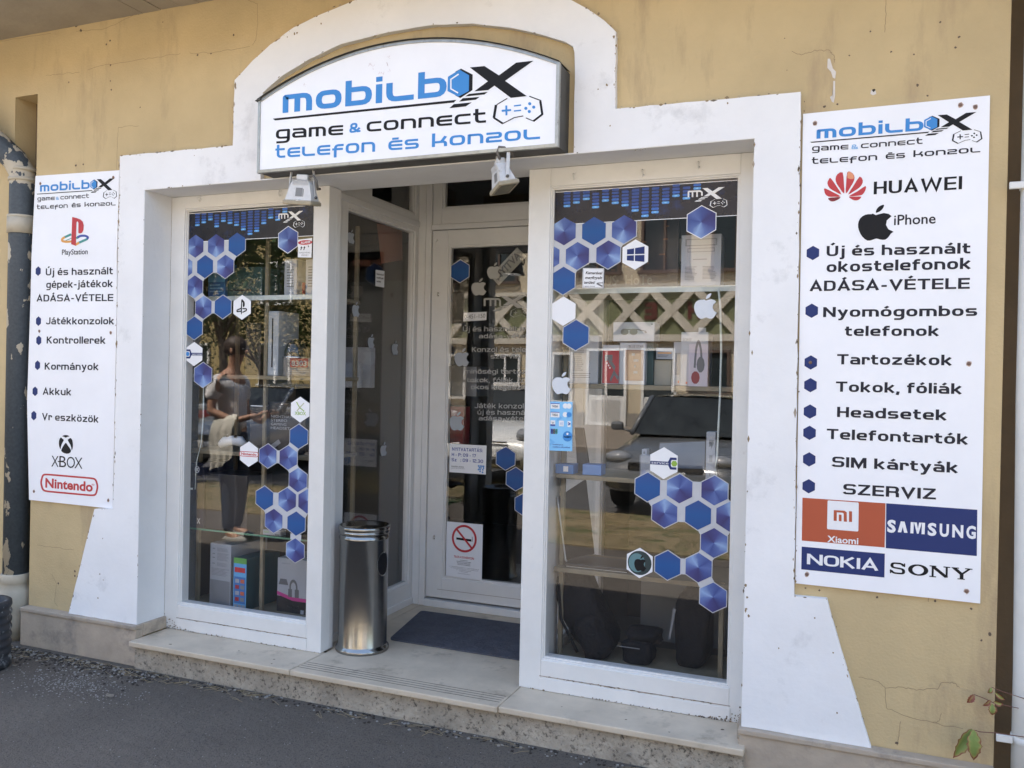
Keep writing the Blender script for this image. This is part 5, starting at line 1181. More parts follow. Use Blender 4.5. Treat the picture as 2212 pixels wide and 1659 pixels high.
gbox('console_box', 'black console carton with white ring emblem on the lower glass shelf', 'box', 412, 441, 1000, .713, Y=.345, dep=.2, col=M_cardb('night_carton', (.012, .016, .035), .3), draw=dr)
def dr(g, T, *a): ftext(g, 'XBOX', T(.15, .14), T(.45, .14), .02, K_grey); tx(g, T, '1TB SSD', .5, .85, .95, .06, K_grey); ftext(g, 'X', T(.85, .9), T(.97, .9), .03, K_grey)
gbox('console_box', 'wide black console carton on the lower glass shelf of the left window', 'box', 446, 535, 1025, .713, Y=.36, dep=.22, col=BK, draw=dr)
def dr(g, T, *a): lines(g, T, .05, .4, .2, .6, 3, BG); rc(g, T, .7, .95, .65, .85, K_txt)
gbox('game_box', 'small white and green carton at the right of the lower glass shelf', 'box', 568, 606, 1140, .713, Y=.35, dep=.05, H=.03, col=BW, draw=dr)
def dr(g, T, *a):
    for v in (.06, .14, .20, .29): lines(g, T, .34, .9, v, v+.06, 4, BGR); rc(g, T, .12, .24, v+.01, v+.025, BGR)
    rc(g, T, .03, .97, .56, 1.0, BGR, .0004); lines(g, T, .08, .92, .38, .5, 6, BGR)
gbox('console_box', 'tall white carton standing on the floor of the left window', 'box', 456, 504, 1176, .250, Y=.375, dep=.30, col=BW, draw=dr, rot=R(-4))
def dr(g, T, x0, x1, z0, z1, Y, dep):
    rc(g, T, 0, 1, 0, .10, BG, .0009); rc(g, T, 0, 1, .10, 1, BSK, .0006); rc(g, T, .08, .9, .17, .26, K_red, .0011); tx(g, T, 'S K Y', .1, .86, .18, .04, K_pw) if False else None
    rc(g, T, .06, .94, .34, .82, BB, .0009)
    for k in range(8): rc(g, T, .15+.4*(k % 2), .45+.4*(k % 2), .38+.11*(k//2), .45+.11*(k//2), (BW, BO, BR, BGR)[k % 4], .0012)
    for k in range(3): rc(g, T, .07+.31*k, .33+.31*k, .84, .93, BW, .0012)
    for k in range(9):
        yy = Y+.03+rw.uniform(0, dep-.08); zz = z0+.05+rw.uniform(0, z1-z0-.12); s_ = rw.uniform(.02, .045)
        poly(g, [Vector((x1+.0006+k*.0001, yy+s_*math.cos(j*1.05), zz+s_*1.3*math.sin(j*1.05))) for j in range(6)], (BR, BO, BT, BR, BBR, BB)[k % 6], 0)
gbox('game_box', 'blue game carton with green top band on the floor of the left window', 'box', 507, 536, 1206, .250, Y=.345, dep=.28, col=BT, draw=dr, rot=R(-3))
def dr(g, T, x0, x1, z0, z1, Y, dep):
    rc(g, T, 0, 1, .66, 1, BK, .0006); poly(g, [T(0, .58), T(.5, .66), T(1, .66), T(1, .72), T(.5, .72), T(0, .64)], BMG, .0009)
    stroke(g, [(.42, .60), (.42, .42), (.52, .36), (.62, .42), (.64, .60)], .05, K_txt, T, .0012, r=.1); rc(g, T, .36, .48, .52, .66, K_txt, .0014); rc(g, T, .57, .70, .52, .66, K_txt, .0014)
    poly(g, [T(.10, .36), T(.30, .36), T(.36, .46), T(.05, .46)], K_txt, .0012); tx(g, T, 'GAMING', .35, .7, .84, .04, BGR); rc(g, T, .76, .86, .86, .93, BW, .001); tx(g, T, 'stereo', .15, .4, .10, .03, BGR)
gbox('headset_box', 'white and black headset carton on the floor right of the left window', 'box', 600, 668, 1208, .250, Y=.42, dep=.22, col=BW, draw=dr)
# side pane: pinkish sheet hanging inside
PB = [WX(*p, -2.83) for p in (((1250+780/3.318)/1.8228, (650+765/3.318)/1.8228), ((1250+1105/3.318)/1.8228, (650+830/3.318)/1.8228), ((1250+1110/3.318)/1.8228, (650+1240/3.318)/1.8228), ((1250+840/3.318)/1.8228, (650+1285/3.318)/1.8228))]
g = MB(); g.face(PB, M_cardb('salmon_sheet', (.36, .13, .08))); g.face([p+Vector((-.003, 0, 0)) for p in PB], MATS['salmon_sheet']); setp(g.build('hanging_poster', recalc=False), 'salmon coloured sheet hanging inside the narrow side pane', 'poster')
g = MB(); g.box(-3.0, -2.78, .95, 1.0, 1.55, 1.80, BW, .003); g.box(-3.0, -2.775, .80, .85, 1.55, 1.70, BW, .003); setp(g.build('carton_pair'), 'pale cartons seen through the narrow side pane', 'box')
def dr(g, T, *a): apple
gbox('red_box', 'dark red carton inside behind the lower door pane', 'box', 966, 1002, 868, 1.18, Y=1.55, dep=.1, H=.25, col=BR)
gbox('shelf_cartons', 'dark carton block on the inner shelf behind the door pane', 'box', 966, 1030, 805, 1.50, Y=1.6, dep=.2, H=.2, col=BGR)
# right window
def q4(x, y): return Z4(x, y)
def q5(x, y): return Z5(x, y)
def gb5(name, label, cat, x0, x1, y0, z, f=Z5, **k): a = f(x0, y0); b = f(x1, y0); return gbox(name, label, cat, a[0], b[0], a[1], z, **k)
def dr(g, T, *a):
    rc(g, T, .1, .9, .08, .22, BGR); rc(g, T, .14, .86, .10, .20, BW, .0009); rc(g, T, .16, .84, .26, .34, BGR); rc(g, T, .18, .82, .275, .325, BW, .0009); lines(g, T, .1, .42, .62, .88, 10, K_txt); lines(g, T, .55, .9, .62, .88, 10, K_txt); rc(g, T, .3, .65, .47, .49, BGR)
gb5('console_box', 'white printed carton at the right of the right window top shelf', 'box', 1148, 1474, 535, 2.062, f=Z4, Y=.33, dep=.10, H=.235, col=BW, draw=dr)
def dr(g, T, *a): tx(g, T, 'O nulus'[0:2], .10, .2, .85, .08, BGR)
th = gb5('vr_box', 'pale headset carton leaning behind on the top shelf of the right window', 'box', 960, 1240, 330, 2.20, f=Z4, Y=.50, dep=.10, H=.24, col=M_cardb('warm_white_carton', (.36, .33, .30)), draw=dr)
th.rotation_euler = (0, 0, R(-4))
g = MB(); a, b = W(*Z4(1045, 400), .495), W(*Z4(1300, 480), .495); g.box(a.x, b.x, .490, .4945, b.z-.03, a.z+.05, K_grey); setp(g.build('vr_headset_picture'), 'black headset picture above the white printed carton', 'picture')
def dr(g, T, *a):
    for k, (s_, u0, u1) in enumerate((('HoTe', .42, .72), ('NUS', .10, .32))): tx(g, T, s_, u0, u1, .92, .13, K_txt, bold=.02)
    for k in range(12): u, v = rw.uniform(.2, .9), rw.uniform(.1, .75); rc(g, T, u, u+rw.uniform(.02, .07), v, v+.02, BBR, .0005+k*.0001)
gb5('dark_poster', 'dark game poster standing on the top shelf of the right window', 'poster', 400, 1130, 400, 2.062, f=Z4, Y=.46, dep=.012, H=.36, col=M_cardb('poster_dark', (.03, .02, .028), .3), draw=dr)
def dr(g, T, *a): rc(g, T, .12, .3, .3, .7, K_txt); 
gb5('barcode_box', 'grey carton with barcode beside the camera sticker on the top shelf', 'box', 285, 420, 815, 2.062, f=Z4, Y=.38, dep=.1, H=.12, col=M_cardb('grey_carton', (.28, .27, .28)), draw=dr)
def dr(g, T, *a):
    rc(g, T, .04, .96, .03, .97, M_cardb('sheet_grey', (.33, .36, .40)), .0004); lines(g, T, .1, .5, .25, .75, 12, K_txt); lines(g, T, .1, .85, .78, .9, 3, K_txt)
gb5('tablet_box', 'thin pale grey tablet carton at the left of the right window second shelf', 'box', 240, 472, 150, 1.606, Y=.37, dep=.06, col=BW, draw=dr)
def dr(g, T, *a): rc(g, T, .03, .97, .14, .97, BR, .0004); rc(g, T, .15, .6, .25, .4, K_txt, .0006); stroke(g, [(.4, .38), (.75, .6)], .12, K_txt, T); stroke(g, [(.5, .9), (.7, .7), (.95, .85)], .10, K_txt, T, .0012); [poly(g, [T(.3+.08*j+.04*math.cos(k*1.05), .46+.06*j+.022*math.sin(k*1.05)) for k in range(6)], K_pw, .0011) for j in range(3)]
gb5('selfie_stick_box', 'red and white carton on the second shelf of the right window', 'box', 502, 645, 225, 1.606, Y=.36, dep=.05, col=BW, draw=dr)
def dr(g, T, *a): tx(g, T, 'BLUE STAR', .35, .92, .12, .06, K_txt, bold=.01); rc(g, T, .22, .93, .17, .9, BBR, .0005); rc(g, T, .28, .88, .2, .87, M_cardb('print_mix', (.22, .13, .08)), .0007); [rc(g, T, .4+.2*rw.random(), .55+.2*rw.random(), .25+.14*k, .31+.14*k, BGR, .0009+.0001*k) for k in range(4)]
gb5('phone_case_box', 'white phone case carton with brown picture on the second shelf', 'box', 646, 855, 206, 1.606, Y=.35, dep=.04, col=BW, draw=dr)
def dr(g, T, *a):
    for u in (.28, .5): poly(g, [T(u+.09*math.cos(k*.63)*(1.1), .50+.17*math.sin(k*.63)) for k in range(10)], K_txt, .0006)
    stroke(g, [(.22, .38), (.6, .38), (.78, .46), (.80, .56)], .05, K_txt, T, .0009); rc(g, T, .92, .96, .08, .14, K_txt)
gb5('sunglasses_box', 'white sunglasses carton on top of the cartons in the right window', 'box', 592, 928, 38, W(*Z5(760, 198), .42).z, Y=.42, dep=.12, col=BW, draw=dr)
gbs = gb5('dark_carton', 'dark carton carrying the sunglasses carton', 'box', 640, 920, 200, 1.606, Y=.44, dep=.1, H=W(*Z5(760, 198), .42).z-1.606-.003, col=BT)
def dr(g, T, *a): rc(g, T, .1, .9, .4, .5, K_yel); lines(g, T, .1, .8, .6, .9, 2, K_txt)
gb5('small_box', 'small cream carton beside the sunglasses carton', 'box', 944, 1082, 115, 1.73, Y=.44, dep=.05, H=.055, col=BW, draw=dr)
gb5('stand_carton', 'narrow white carton under the small cream one', 'box', 1085, 1150, 200, 1.606, Y=.42, dep=.08, col=BW, draw=lambda g, T, *a: (rc(g, T, .2, .8, .25, .75, BGR), rc(g, T, .6, .8, .88, .94, BO, .0008)))
gb5('cream_carton', 'plain cream carton between the dark and the narrow white one', 'box', 930, 1070, 200, 1.606, Y=.46, dep=.08, H=.122, col=M_cardb('cream_carton', (.38, .36, .30)))
def dr(g, T, *a): tx(g, T, 'SONY', .05, .40, .17, .055, K_txt, bold=.01); rc(g, T, .3, 1, .22, 1, M_cardb('lilac_white', (.48, .44, .50)), .0004); stroke(g, [(.52, .66), (.56, .3), (.64, .14), (.74, .3), (.78, .60)], .075, K_txt, T, .0008, r=.3); poly(g, [T(.74+.15*math.cos(k*.63), .60+.15*math.sin(k*.63)) for k in range(10)], K_txt, .0011); poly(g, [T(.56+.16*math.cos(k*.63), .84+.12*math.sin(k*.63)) for k in range(10)], K_maroon, .0013); rc(g, T, .2, .26, .92, .96, BO, .0008)
th = gb5('headphone_box', 'white headphone carton on the second shelf under the apple sticker', 'box', 1147, 1368, 120, 1.606, Y=.35, dep=.12, col=BW, draw=dr)
g = MB(); a, b = W(*Z5(1278, 80), .37), W(*Z5(1338, 120), .37); g.box(a.x, b.x, .40, .402, b.z-.02, a.z, BW); g.build('hang_tab', th)
def dr(g, T, *a): rc(g, T, .45, .72, .2, .75, K_pw)
gb5('phone_box', 'blue phone carton with white label on the third shelf of the right window', 'box', 118, 265, 1195, 1.166, Y=.35, dep=.08, H=.047, col=BB, draw=dr)
gb5('phone_box', 'plain blue phone carton next to the labelled one on the third shelf', 'box', 340, 492, 1185, 1.166, Y=.36, dep=.08, H=.052, col=M_cardb('blue_carton_plain', (.10, .22, .50)))
th = thing('monitor', 'dark monitor standing edge on behind the blue phone cartons', 'monitor', W(*Z5(320, 1170), .5))
g = MB(); a = W(*Z5(275, 900), .5); b = W(*Z5(400, 1190), .5); g.prism([(a.x, a.z), (W(*Z5(345, 890), .5).x, a.z), (b.x, 1.167), (W(*Z5(300, 1180), .5).x, 1.167)], .5, .52, BK); g.build('screen', th)
th = thing('tablet_screen', 'grey blue tablet screen leaning on the third shelf of the right window', 'tablet', W(*Z5(1150, 1240), .45))
g = MB(); P_ = [W(*Z5(*p), .45) for p in ((965, 1022), (1348, 1005), (1340, 1243), (940, 1235))]; g.prism([(p.x, p.z) for p in P_], .45, .46, BK); g.build('case', th); g = MB(); P_ = [W(*Z5(*p), .448) for p in ((972, 1028), (1342, 1012), (1334, 1236), (950, 1228))]; poly(g, P_, pm('screen_grey', (.16, .19, .24), .15), .0); g.build('screen', th, recalc=False)
def dr(g, T, *a): [stroke(g, [(.3, v), (.7, v-.02), (.5, v+.05)], .1, BGR, T) for v in (.2, .25)]; rc(g, T, .35, .7, .45, .58, BGR); rc(g, T, .42, .5, .75, .85, K_txt)
gb5('phone_box', 'tall slim white carton standing at the right end of the third shelf', 'box', 1352, 1428, 935, 1.166, Y=.34, dep=.08, col=BW, draw=dr)
gb5('phone_box', 'small white carton left of the spanner sticker on the third shelf', 'box', 815, 895, 1130, 1.166, Y=.37, dep=.07, col=BW)
gb5('phone_box', 'slim white carton with grey bars above the small white one', 'box', 824, 866, 1076, W(*Z5(850, 1128), .40).z, Y=.40, dep=.05, col=BW, draw=lambda g, T, *a: (rc(g, T, .3, .7, .25, .35, K_txt), rc(g, T, .3, .7, .45, .7, K_txt)))
gb5('grey_carton', 'grey carton supporting the slim white one', 'box', 805, 900, 1140, 1.166, Y=.445, dep=.05, H=W(*Z5(850, 1128), .40).z-1.168, col=BGR)
Z6 = zm(2120, 1950, 2.07375)
th = thing('laptop', 'open black laptop with silver edge on the lower shelf of the right window', 'laptop', W(*Z6(450, 560), .42))
g = MB(); P_ = [W(*Z6(*p), .42) for p in ((160, 20), (225, 500))]; a, b = P_
sc = [(W(*Z6(160, 15), .40).x, W(*Z6(160, 15), .40).z), (W(*Z5(355, 1370), .58).x, W(*Z5(355, 1370), .58).z+.03), (W(*Z5(400, 1659), .58).x, W(*Z5(400, 1659), .58).z), (W(*Z6(228, 505), .40).x, .74)]
g.face([(sc[0][0], .40, sc[0][1]), (sc[1][0], .60, sc[1][1]), (sc[2][0]+.02, .60, .74), (sc[3][0], .40, .74)], BK); g.face([(sc[0][0], .408, sc[0][1]), (sc[1][0], .608, sc[1][1]), (sc[2][0]+.02, .608, .74), (sc[3][0], .408, .74)], BK); g.build('lid', th, recalc=False)
g = MB(); g.tube([(sc[0][0]-.003, .398, sc[0][1]), ((sc[0][0]+sc[3][0])/2-.003, .398, (sc[0][1]+.74)/2), (sc[3][0]-.003, .398, .742), (sc[3][0]+.008, .396, .728)], .0045, 6, pm('laptop_silver', (.45, .47, .48), .35, metal=.5)); g.build('lid_edge', th)
g = MB(); a, b = W(*Z6(218, 560), .37), W(*Z6(735, 600), .37); g.box(a.x, b.x, .36, .57, .7125, .734, BK, .004); g.box(a.x+.01, b.x-.004, .3585, .3602, .716, .7185, MATS['laptop_silver']); g.build('base', th)
# bags on the floor
M_bag = pm('black_nylon', (.008, .008, .010), .85, var=.4, vs=10, bump=.6, bs=60, spec=.2)
def blob(th, name, c, size, seed, tilt=(0, 0, 0), m=M_bag, amp=.2, nx=22, ny=12, pw=.55):
    g = MB(); rr = random.Random(seed); ph = [rr.uniform(0, 6) for _ in range(6)]; i = g.mi(m); rings = []
    Mx = Matrix.Rotation(tilt[1], 3, 'Y') @ Matrix.Rotation(tilt[0], 3, 'X')
    for a in range(1, ny):
        th_ = math.pi*a/ny; ring = []
        for b in range(nx):
            p = 2*math.pi*b/nx; s = lambda v: math.copysign(abs(v)**pw, v)
            k = 1+amp*(math.sin(3*p+ph[0]+2*th_)*.5+math.sin(5*th_+ph[1]+p)*.5)
            v = Vector((s(math.cos(p))*s(math.sin(th_))*size[0]*k, s(math.sin(p))*s(math.sin(th_))*size[1]*k, s(math.cos(th_))*size[2]))
            ring.append(g.bm.verts.new(Vector(c)+Mx@v))
        rings.append(ring)
    for A_, B_ in zip(rings, rings[1:]):
        for b in range(nx): f = g.bm.faces.new((A_[b], A_[(b+1) % nx], B_[(b+1) % nx], B_[b])); f.smooth = True
    g.bm.faces.new(rings[0]); g.bm.faces.new(rings[-1]); g.build(name, th)
c = W(*Z6(390, 980), .48)
th = thing('backpack', 'large black backpack leaning on the floor at the left of the right window', 'bag', (c.x, .48, .25)); blob(th, 'body', (c.x, .50, .475), (.10, .10, .225), 3, (0, R(-24), 0)); blob(th, 'front_pocket', (c.x+.055, .42, .37), (.075, .05, .11), 5, (0, R(-24), 0))
g = MB(); g.tube([(c.x-.12, .40, .62), (c.x-.10, .385, .45), (c.x-.01, .38, .30)], .008, 6, M_bag); g.build('strap', th)
c = W(*Z6(830, 1250), .50)
th = thing('headset_case', 'small black rounded case on the floor in the middle of the right window', 'case', (c.x, .48, .25)); blob(th, 'body', (c.x, .48, .315), (.075, .07, .062), 8); blob(th, 'lid', (c.x+.02, .50, .395), (.085, .06, .035), 9)
g = MB(); g.box(c.x-.09, c.x+.02, .405, .408, .348, .351, BGR); g.build('zip', th)
c = W(*Z6(1240, 1150), .52)
th = thing('laptop_bag', 'tall black laptop bag on the floor at the right of the right window', 'bag', (c.x, .52, .25)); blob(th, 'body', (c.x+.02, .54, .46), (.085, .09, .205), 13, (0, R(6), 0)); 
g = MB(); a, b = W(*Z6(1115, 920), .45), W(*Z6(1062, 1185), .43); g.prism([(a.x-.006, a.z), (a.x+.006, a.z-.005), (b.x+.006, b.z+.005), (b.x-.004, b.z)], .44, .447, BGR); g.build('grey_flap', th)
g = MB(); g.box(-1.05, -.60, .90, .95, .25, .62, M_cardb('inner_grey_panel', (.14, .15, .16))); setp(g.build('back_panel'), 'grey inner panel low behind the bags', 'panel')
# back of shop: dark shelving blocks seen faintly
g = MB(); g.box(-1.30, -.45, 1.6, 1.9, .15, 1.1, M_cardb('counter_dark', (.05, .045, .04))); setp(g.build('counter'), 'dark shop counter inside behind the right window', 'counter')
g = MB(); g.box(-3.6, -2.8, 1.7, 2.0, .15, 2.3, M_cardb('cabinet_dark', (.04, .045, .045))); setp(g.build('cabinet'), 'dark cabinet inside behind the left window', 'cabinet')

# ================= PROPS OUTSIDE =================
M_steel = pm('brushed_stainless', (.30, .295, .285), .20, metal=1.0, var=.10, vs=10, bump=.04, bs=30, dirt=(.20, .19, .17), ds=7, dth=.60, streak=.15)
bc = Vector((-2.446, .374, .155)); HB = W(779, 1132, .372).z-.155
BIN = thing('litter_bin', 'brushed steel cylindrical litter bin with ashtray top beside the entrance', 'bin', bc)
g = MB(); RB = .130
g.lathe(bc, [(.06, .002), (RB+.012, .0), (RB+.014, .008), (RB+.012, .018), (RB+.003, .028), (RB, .034), (RB, HB-.075), (RB+.004, HB-.070), (RB+.004, HB-.060), (RB, HB-.055), (RB, HB-.045)], 64, M_steel)
g.build('body', BIN)
g = MB(); g.lathe(bc, [(RB-.001, HB-.045), (RB+.006, HB-.040), (RB+.006, HB-.028), (RB+.002, HB-.026), (RB+.008, HB-.020), (RB+.008, HB-.003), (RB+.004, HB), (RB-.006, HB-.001), (RB-.012, HB-.02), (.03, HB-.035), (.001, HB-.036)], 64, M_steel); g.build('ashtray_lid', BIN)
g = MB(); g.cyl(bc+Vector((-.045, -.02, HB-.033)), bc+Vector((-.045, -.02, HB-.0295)), .036, seg=20, m=K_black); g.cyl(bc+Vector((.04, .03, HB-.033)), bc+Vector((.04, .03, HB-.0295)), .030, seg=20, m=K_black)
g.build('ash_hole', BIN)
g = MB(); g.cyl(bc+Vector((.02, -.03, HB-.018)), bc+Vector((.05, -.028, HB-.020)), .0045, seg=8, m=flat('cigarette_end', (.50, .26, .12), .8)); setp(g.build('cigarette_end'), 'orange cigarette end on top of the steel litter bin', 'cigarette end')
g = MB()   # oval throw-in opening on the right flank
a0 = R(2); cz = HB*.705
for s_, mt, off in ((1.10, pm('steel_rim', (.6, .6, .58), .2, metal=1), .0012), (.98, K_black, .0022)):
    pts = []
    for k in range(20):
        t = 2*math.pi*k/20; da = math.cos(t)*.042*s_/RB; zz = cz+math.sin(t)*.060*s_; a = a0+da-.15
        pts.append(bc+Vector(((RB+off)*math.cos(a), (RB+off)*math.sin(a), zz)))
    f = g.face(pts, mt); bmesh.ops.triangulate(g.bm, faces=[f])
g.build('throw_in_opening', BIN, recalc=False)
# door mat
g = MB(); P_ = [WZ(912, 1322, .16), WZ(843, 1384, .16)]
x0 = -2.50; mp = rnd([(-2.385, .555), (-1.50, .545), (-1.50, 1.15), (-2.50, 1.145)], [.035, .03, .03, .03], True, 4)
g.prism(mp, .1562, .164, pm('blue_grey_mat', (.10, .105, .13), .95, var=.25, vs=14, bump=.8, bs=350), axis='Z'); setp(g.build('door_mat'), 'blue grey door mat with rounded corners on the entrance floor', 'mat')
# floodlights under the sign
M_fl = pm('weathered_white_lamp', (.62, .62, .62), .5, var=.1, vs=30, dirt=(.40, .36, .30), ds=25, dth=.62)
M_tan = pm('yellowed_frame', (.36, .31, .22), .6, var=.2, vs=30)
def floodlight(label, px, yaw, top, tilt=R(8), sc=.84, roll=0.0):
    c = W(*px, -.085); L0 = Vector((c.x, -.085, c.z))
    th = thing('floodlight', label, 'floodlight', L0, 'floodlights under the sign box')
    Mr = Matrix.Rotation(yaw, 3, 'Z') @ Matrix.Rotation(tilt, 3, 'X') @ Matrix.Rotation(roll, 3, 'Y')
    def put(g, name, par=None):
        for v in g.bm.verts: v.co = L0 + Mr @ (v.co*sc)
        return g.build(name, par or th)
    hz = .055
    g = MB(); g.prism([(-.085, -hz), (.085, -hz), (.083, -.035), (.060, .045), (.05, .058), (-.05, .058), (-.060, .045), (-.083, -.035)], -.04, .04, M_fl)
    for v in g.bm.verts:
        k = .62+.55*(.058-v.co.z)/.113; v.co.y *= k
    body = put(g, 'housing')
    g = MB()
    for k in range(12): x = -.048+k*.0087; g.box(x, x+.0035, -.046+.013, .03, .036, .064, M_fl)
    put(g, 'cooling_fin')
    g = MB(); g.box(-.094, .094, -.062, .062, -.078, -.0555, M_tan, .005); g.box(-.088, .088, -.056, .056, -.0556, -.050, M_fl, .002); fr = put(g, 'front_frame')
    g = MB(); g.box(-.078, .078, -.047, .047, -.0796, -.0781, flat('lamp_glass', (.12, .12, .11), .08)); put(g, 'lamp_glass')
    g = MB(); v0 = .0395
    def yb(z): return -.04*(.62+.55*(.058-z)/.113)-.0012
    lb = flat('label_grey', (.20, .20, .20), .5); g.face([(-.022, yb(.02), .02), (.022, yb(.02), .02), (.022, yb(-.03), -.03), (-.022, yb(-.03), -.03)], lb); g.face([(.025, yb(.015), .015), (.030, yb(.015), .015), (.030, yb(-.03), -.03), (.025, yb(-.03), -.03)], lb); put(g, 'rating_label')
    g = MB(); g.box(-.036, .036, -.01, .035, .066, .098, M_fl, .005); put(g, 'junction_box')
    g = MB(); g.cyl((0, yb(-.05)+.002, -.052), (0, yb(-.05)-.012, -.056), .008, seg=12, m=M_fl); put(g, 'clip')
    # bracket up to the sign case
    zt = .001+zb-0.003
    g = MB(); a = L0+Mr@Vector((-.088*sc, 0, -.03*sc)); b = L0+Mr@Vector((.088*sc, 0, -.03*sc))
    for p in (a, b):
        q = Vector((p.x*.85+L0.x*.15, p.y*.5+L0.y*.5, zt)); ex = Mr@Vector((0, .008, 0)); ez = Mr@Vector((.0015, 0, 0))
        pts = [p-ex-ez, p+ex-ez, p+ex+ez, p-ex+ez, q-ex-ez, q+ex-ez, q+ex+ez, q-ex+ez]
        for f in ((0, 1, 2, 3), (4, 5, 6, 7), (0, 1, 5, 4), (1, 2, 6, 5), (2, 3, 7, 6), (3, 0, 4, 7)): g.face([pts[k] for k in f], M_fl)
        g.cyl(p-(p-L0).normalized()*.004, p+(p-L0).normalized()*.006, .007, seg=10, m=pm('bolt_dark', (.12, .12, .12), .4, metal=.7))
    g.build('bracket', th)
    g = MB(); s0 = L0+Mr@Vector((.045*sc, .0, .085*sc)); g.tube([s0, s0+Vector((.022, 0, .004)), s0+Vector((.04, 0, -.02)), s0+Vector((.038, .015, -.06)), s0+Vector((.03, .045, -.05))] if top == 0 else [s0, s0+Vector((-.012, -.004, .03)), s0+Vector((-.005, 0, .055)), s0+Vector((.02, 0, .05)), s0+Vector((.05, .02, .03)), s0+Vector((.04, .05, .02))], .0062, 8, pm('grey_cable', (.13, .12, .11), .6)); g.build('cable', th)
floodlight('weathered white floodlight under the left end of the sign box, label side facing out', (653, 414), R(6), 0, roll=R(5))
floodlight('weathered white floodlight under the right end of the sign box, turned to the left', (1083, 381), R(-48), 1, tilt=R(14), roll=R(-8), sc=.78)
# downpipe in the left niche
M_pipe = None
def pipemat():
    m = bpy.data.materials.new('peeling_pipe_paint'); m.use_nodes = True; nt = m.node_tree; b = nt.nodes['Principled BSDF']; L = nt.links.new
    geo = nd(nt, 'ShaderNodeNewGeometry'); n = nd(nt, 'ShaderNodeTexNoise'); n.inputs['Scale'].default_value = 5.0; n.inputs['Detail'].default_value = 5; n.inputs['Roughness'].default_value = .55
    mp = nd(nt, 'ShaderNodeMapping'); mp.inputs['Scale'].default_value = (1.6, 1.6, 1.0); mp.inputs['Location'].default_value = (.37, 0, 2.15); L(geo.outputs['Position'], mp.inputs[0]); L(mp.outputs[0], n.inputs['Vector'])
    sp = nd(nt, 'ShaderNodeSeparateXYZ'); L(geo.outputs['Position'], sp.inputs[0])
    hg = nd(nt, 'ShaderNodeMapRange'); hg.inputs[1].default_value = 1.9; hg.inputs[2].default_value = 3.1; hg.inputs[3].default_value = -.085; hg.inputs[4].default_value = -.02; L(sp.outputs[2], hg.inputs[0])
    ad = nd(nt, 'ShaderNodeMath', operation='ADD'); L(n.outputs[0], ad.inputs[0]); L(hg.outputs[0], ad.inputs[1])
    st = nd(nt, 'ShaderNodeMapRange'); st.inputs[1].default_value = .505; st.inputs[2].default_value = .515; L(ad.outputs[0], st.inputs[0])
    n2 = nd(nt, 'ShaderNodeTexNoise'); n2.inputs['Scale'].default_value = 60; n2.inputs['Detail'].default_value = 4; L(geo.outputs['Position'], n2.inputs['Vector'])
    cr = nd(nt, 'ShaderNodeMix', data_type='RGBA'); L(n2.outputs[0], cr.inputs[0]); cr.inputs[6].default_value = (.035, .045, .06, 1); cr.inputs[7].default_value = (.085, .105, .125, 1)
    mx = nd(nt, 'ShaderNodeMix', data_type='RGBA'); L(st.outputs[0], mx.inputs[0]); L(cr.outputs[2], mx.inputs[6]); mx.inputs[7].default_value = (.50, .45, .36, 1)
    L(mx.outputs[2], b.inputs['Base Color']); b.inputs['Roughness'].default_value = .6
    bp = nd(nt, 'ShaderNodeBump'); bp.inputs['Strength'].default_value = .7; bp.inputs['Distance'].default_value = .003; L(st.outputs[0], bp.inputs['Height']); L(bp.outputs[0], b.inputs['Normal']); return m
M_pipe = pipemat(); M_cream = pm('cream_pipe', (.48, .43, .34), .55, var=.15, vs=10, dirt=(.18, .10, .06), ds=40, dth=.7)
px_ = W(45, 640, .05).x
DP = thing('downpipe', 'rainwater downpipe with peeling grey paint in the left wall niche', 'pipe', (px_, .05, .1))
g = MB(); zt = W(46, 372, .05).z; path = [(px_, .05, .30), (px_, .05, zt-.06), (px_-.004, .045, zt), (px_-.035, .02, zt+.07), (px_-.10, -.04, zt+.15), (px_-.24, -.16, zt+.33), (px_-.42, -.30, zt+.50)]
g.tube(path, .072, 24, M_pipe); g.build('pipe', DP)
for zz, r_, h_ in ((zt+.01, .078, .010), (zt-.05, .078, .010), (W(44, 470, .05).z, .080, .008), (W(44, 478+10, .05).z-.0, .080, .05)):
    g = MB(); g.lathe((px_, .05, zz), [(.071, -h_), (r_, -h_), (r_+.001, 0), (r_, h_), (.071, h_)], 28, M_cream); g.build('collar', DP)
g = MB(); g.lathe((px_, .05, 0), [(.079, .395), (.082, .39), (.084, .34), (.079, .335), (.10, .30), (.098, .2), (.085, .10), (.075, .0)], 28, M_cream); g.build('foot_pipe', DP)
g = MB(); zz = W(44, 965, .05).z; 
g.build('empty_', DP) if False else g.bm.free()
# ribbed drum at the lower left corner
c = WZ(15, 1456, 0); z1 = W(15, 1308, c.y).z
M_rib = pm('ribbed_dark_plastic', (.03, .033, .04), .6, var=.3, vs=8, dirt=(.40, .42, .44), ds=11, dth=.53)
g = MB(); prof = [(.15, 0.0)]; k = 0; z = .05
prof = [(.145, 0), (.15, .02)]
while z < z1-.03: prof += [(.152, z), (.146, z+.012), (.146, z+.020), (.152, z+.032)]; z += .042
prof += [(.150, z1-.006), (.142, z1), (.12, z1), (.118, z1-.04)]
DR = thing('ribbed_drum', 'dark ribbed drum with worn white ribs cut by the left picture edge', 'drum', (c.x-.215, c.y, 0)); g.lathe((c.x-.215, c.y, 0), prof, 48, M_rib); g.build('body', DR)
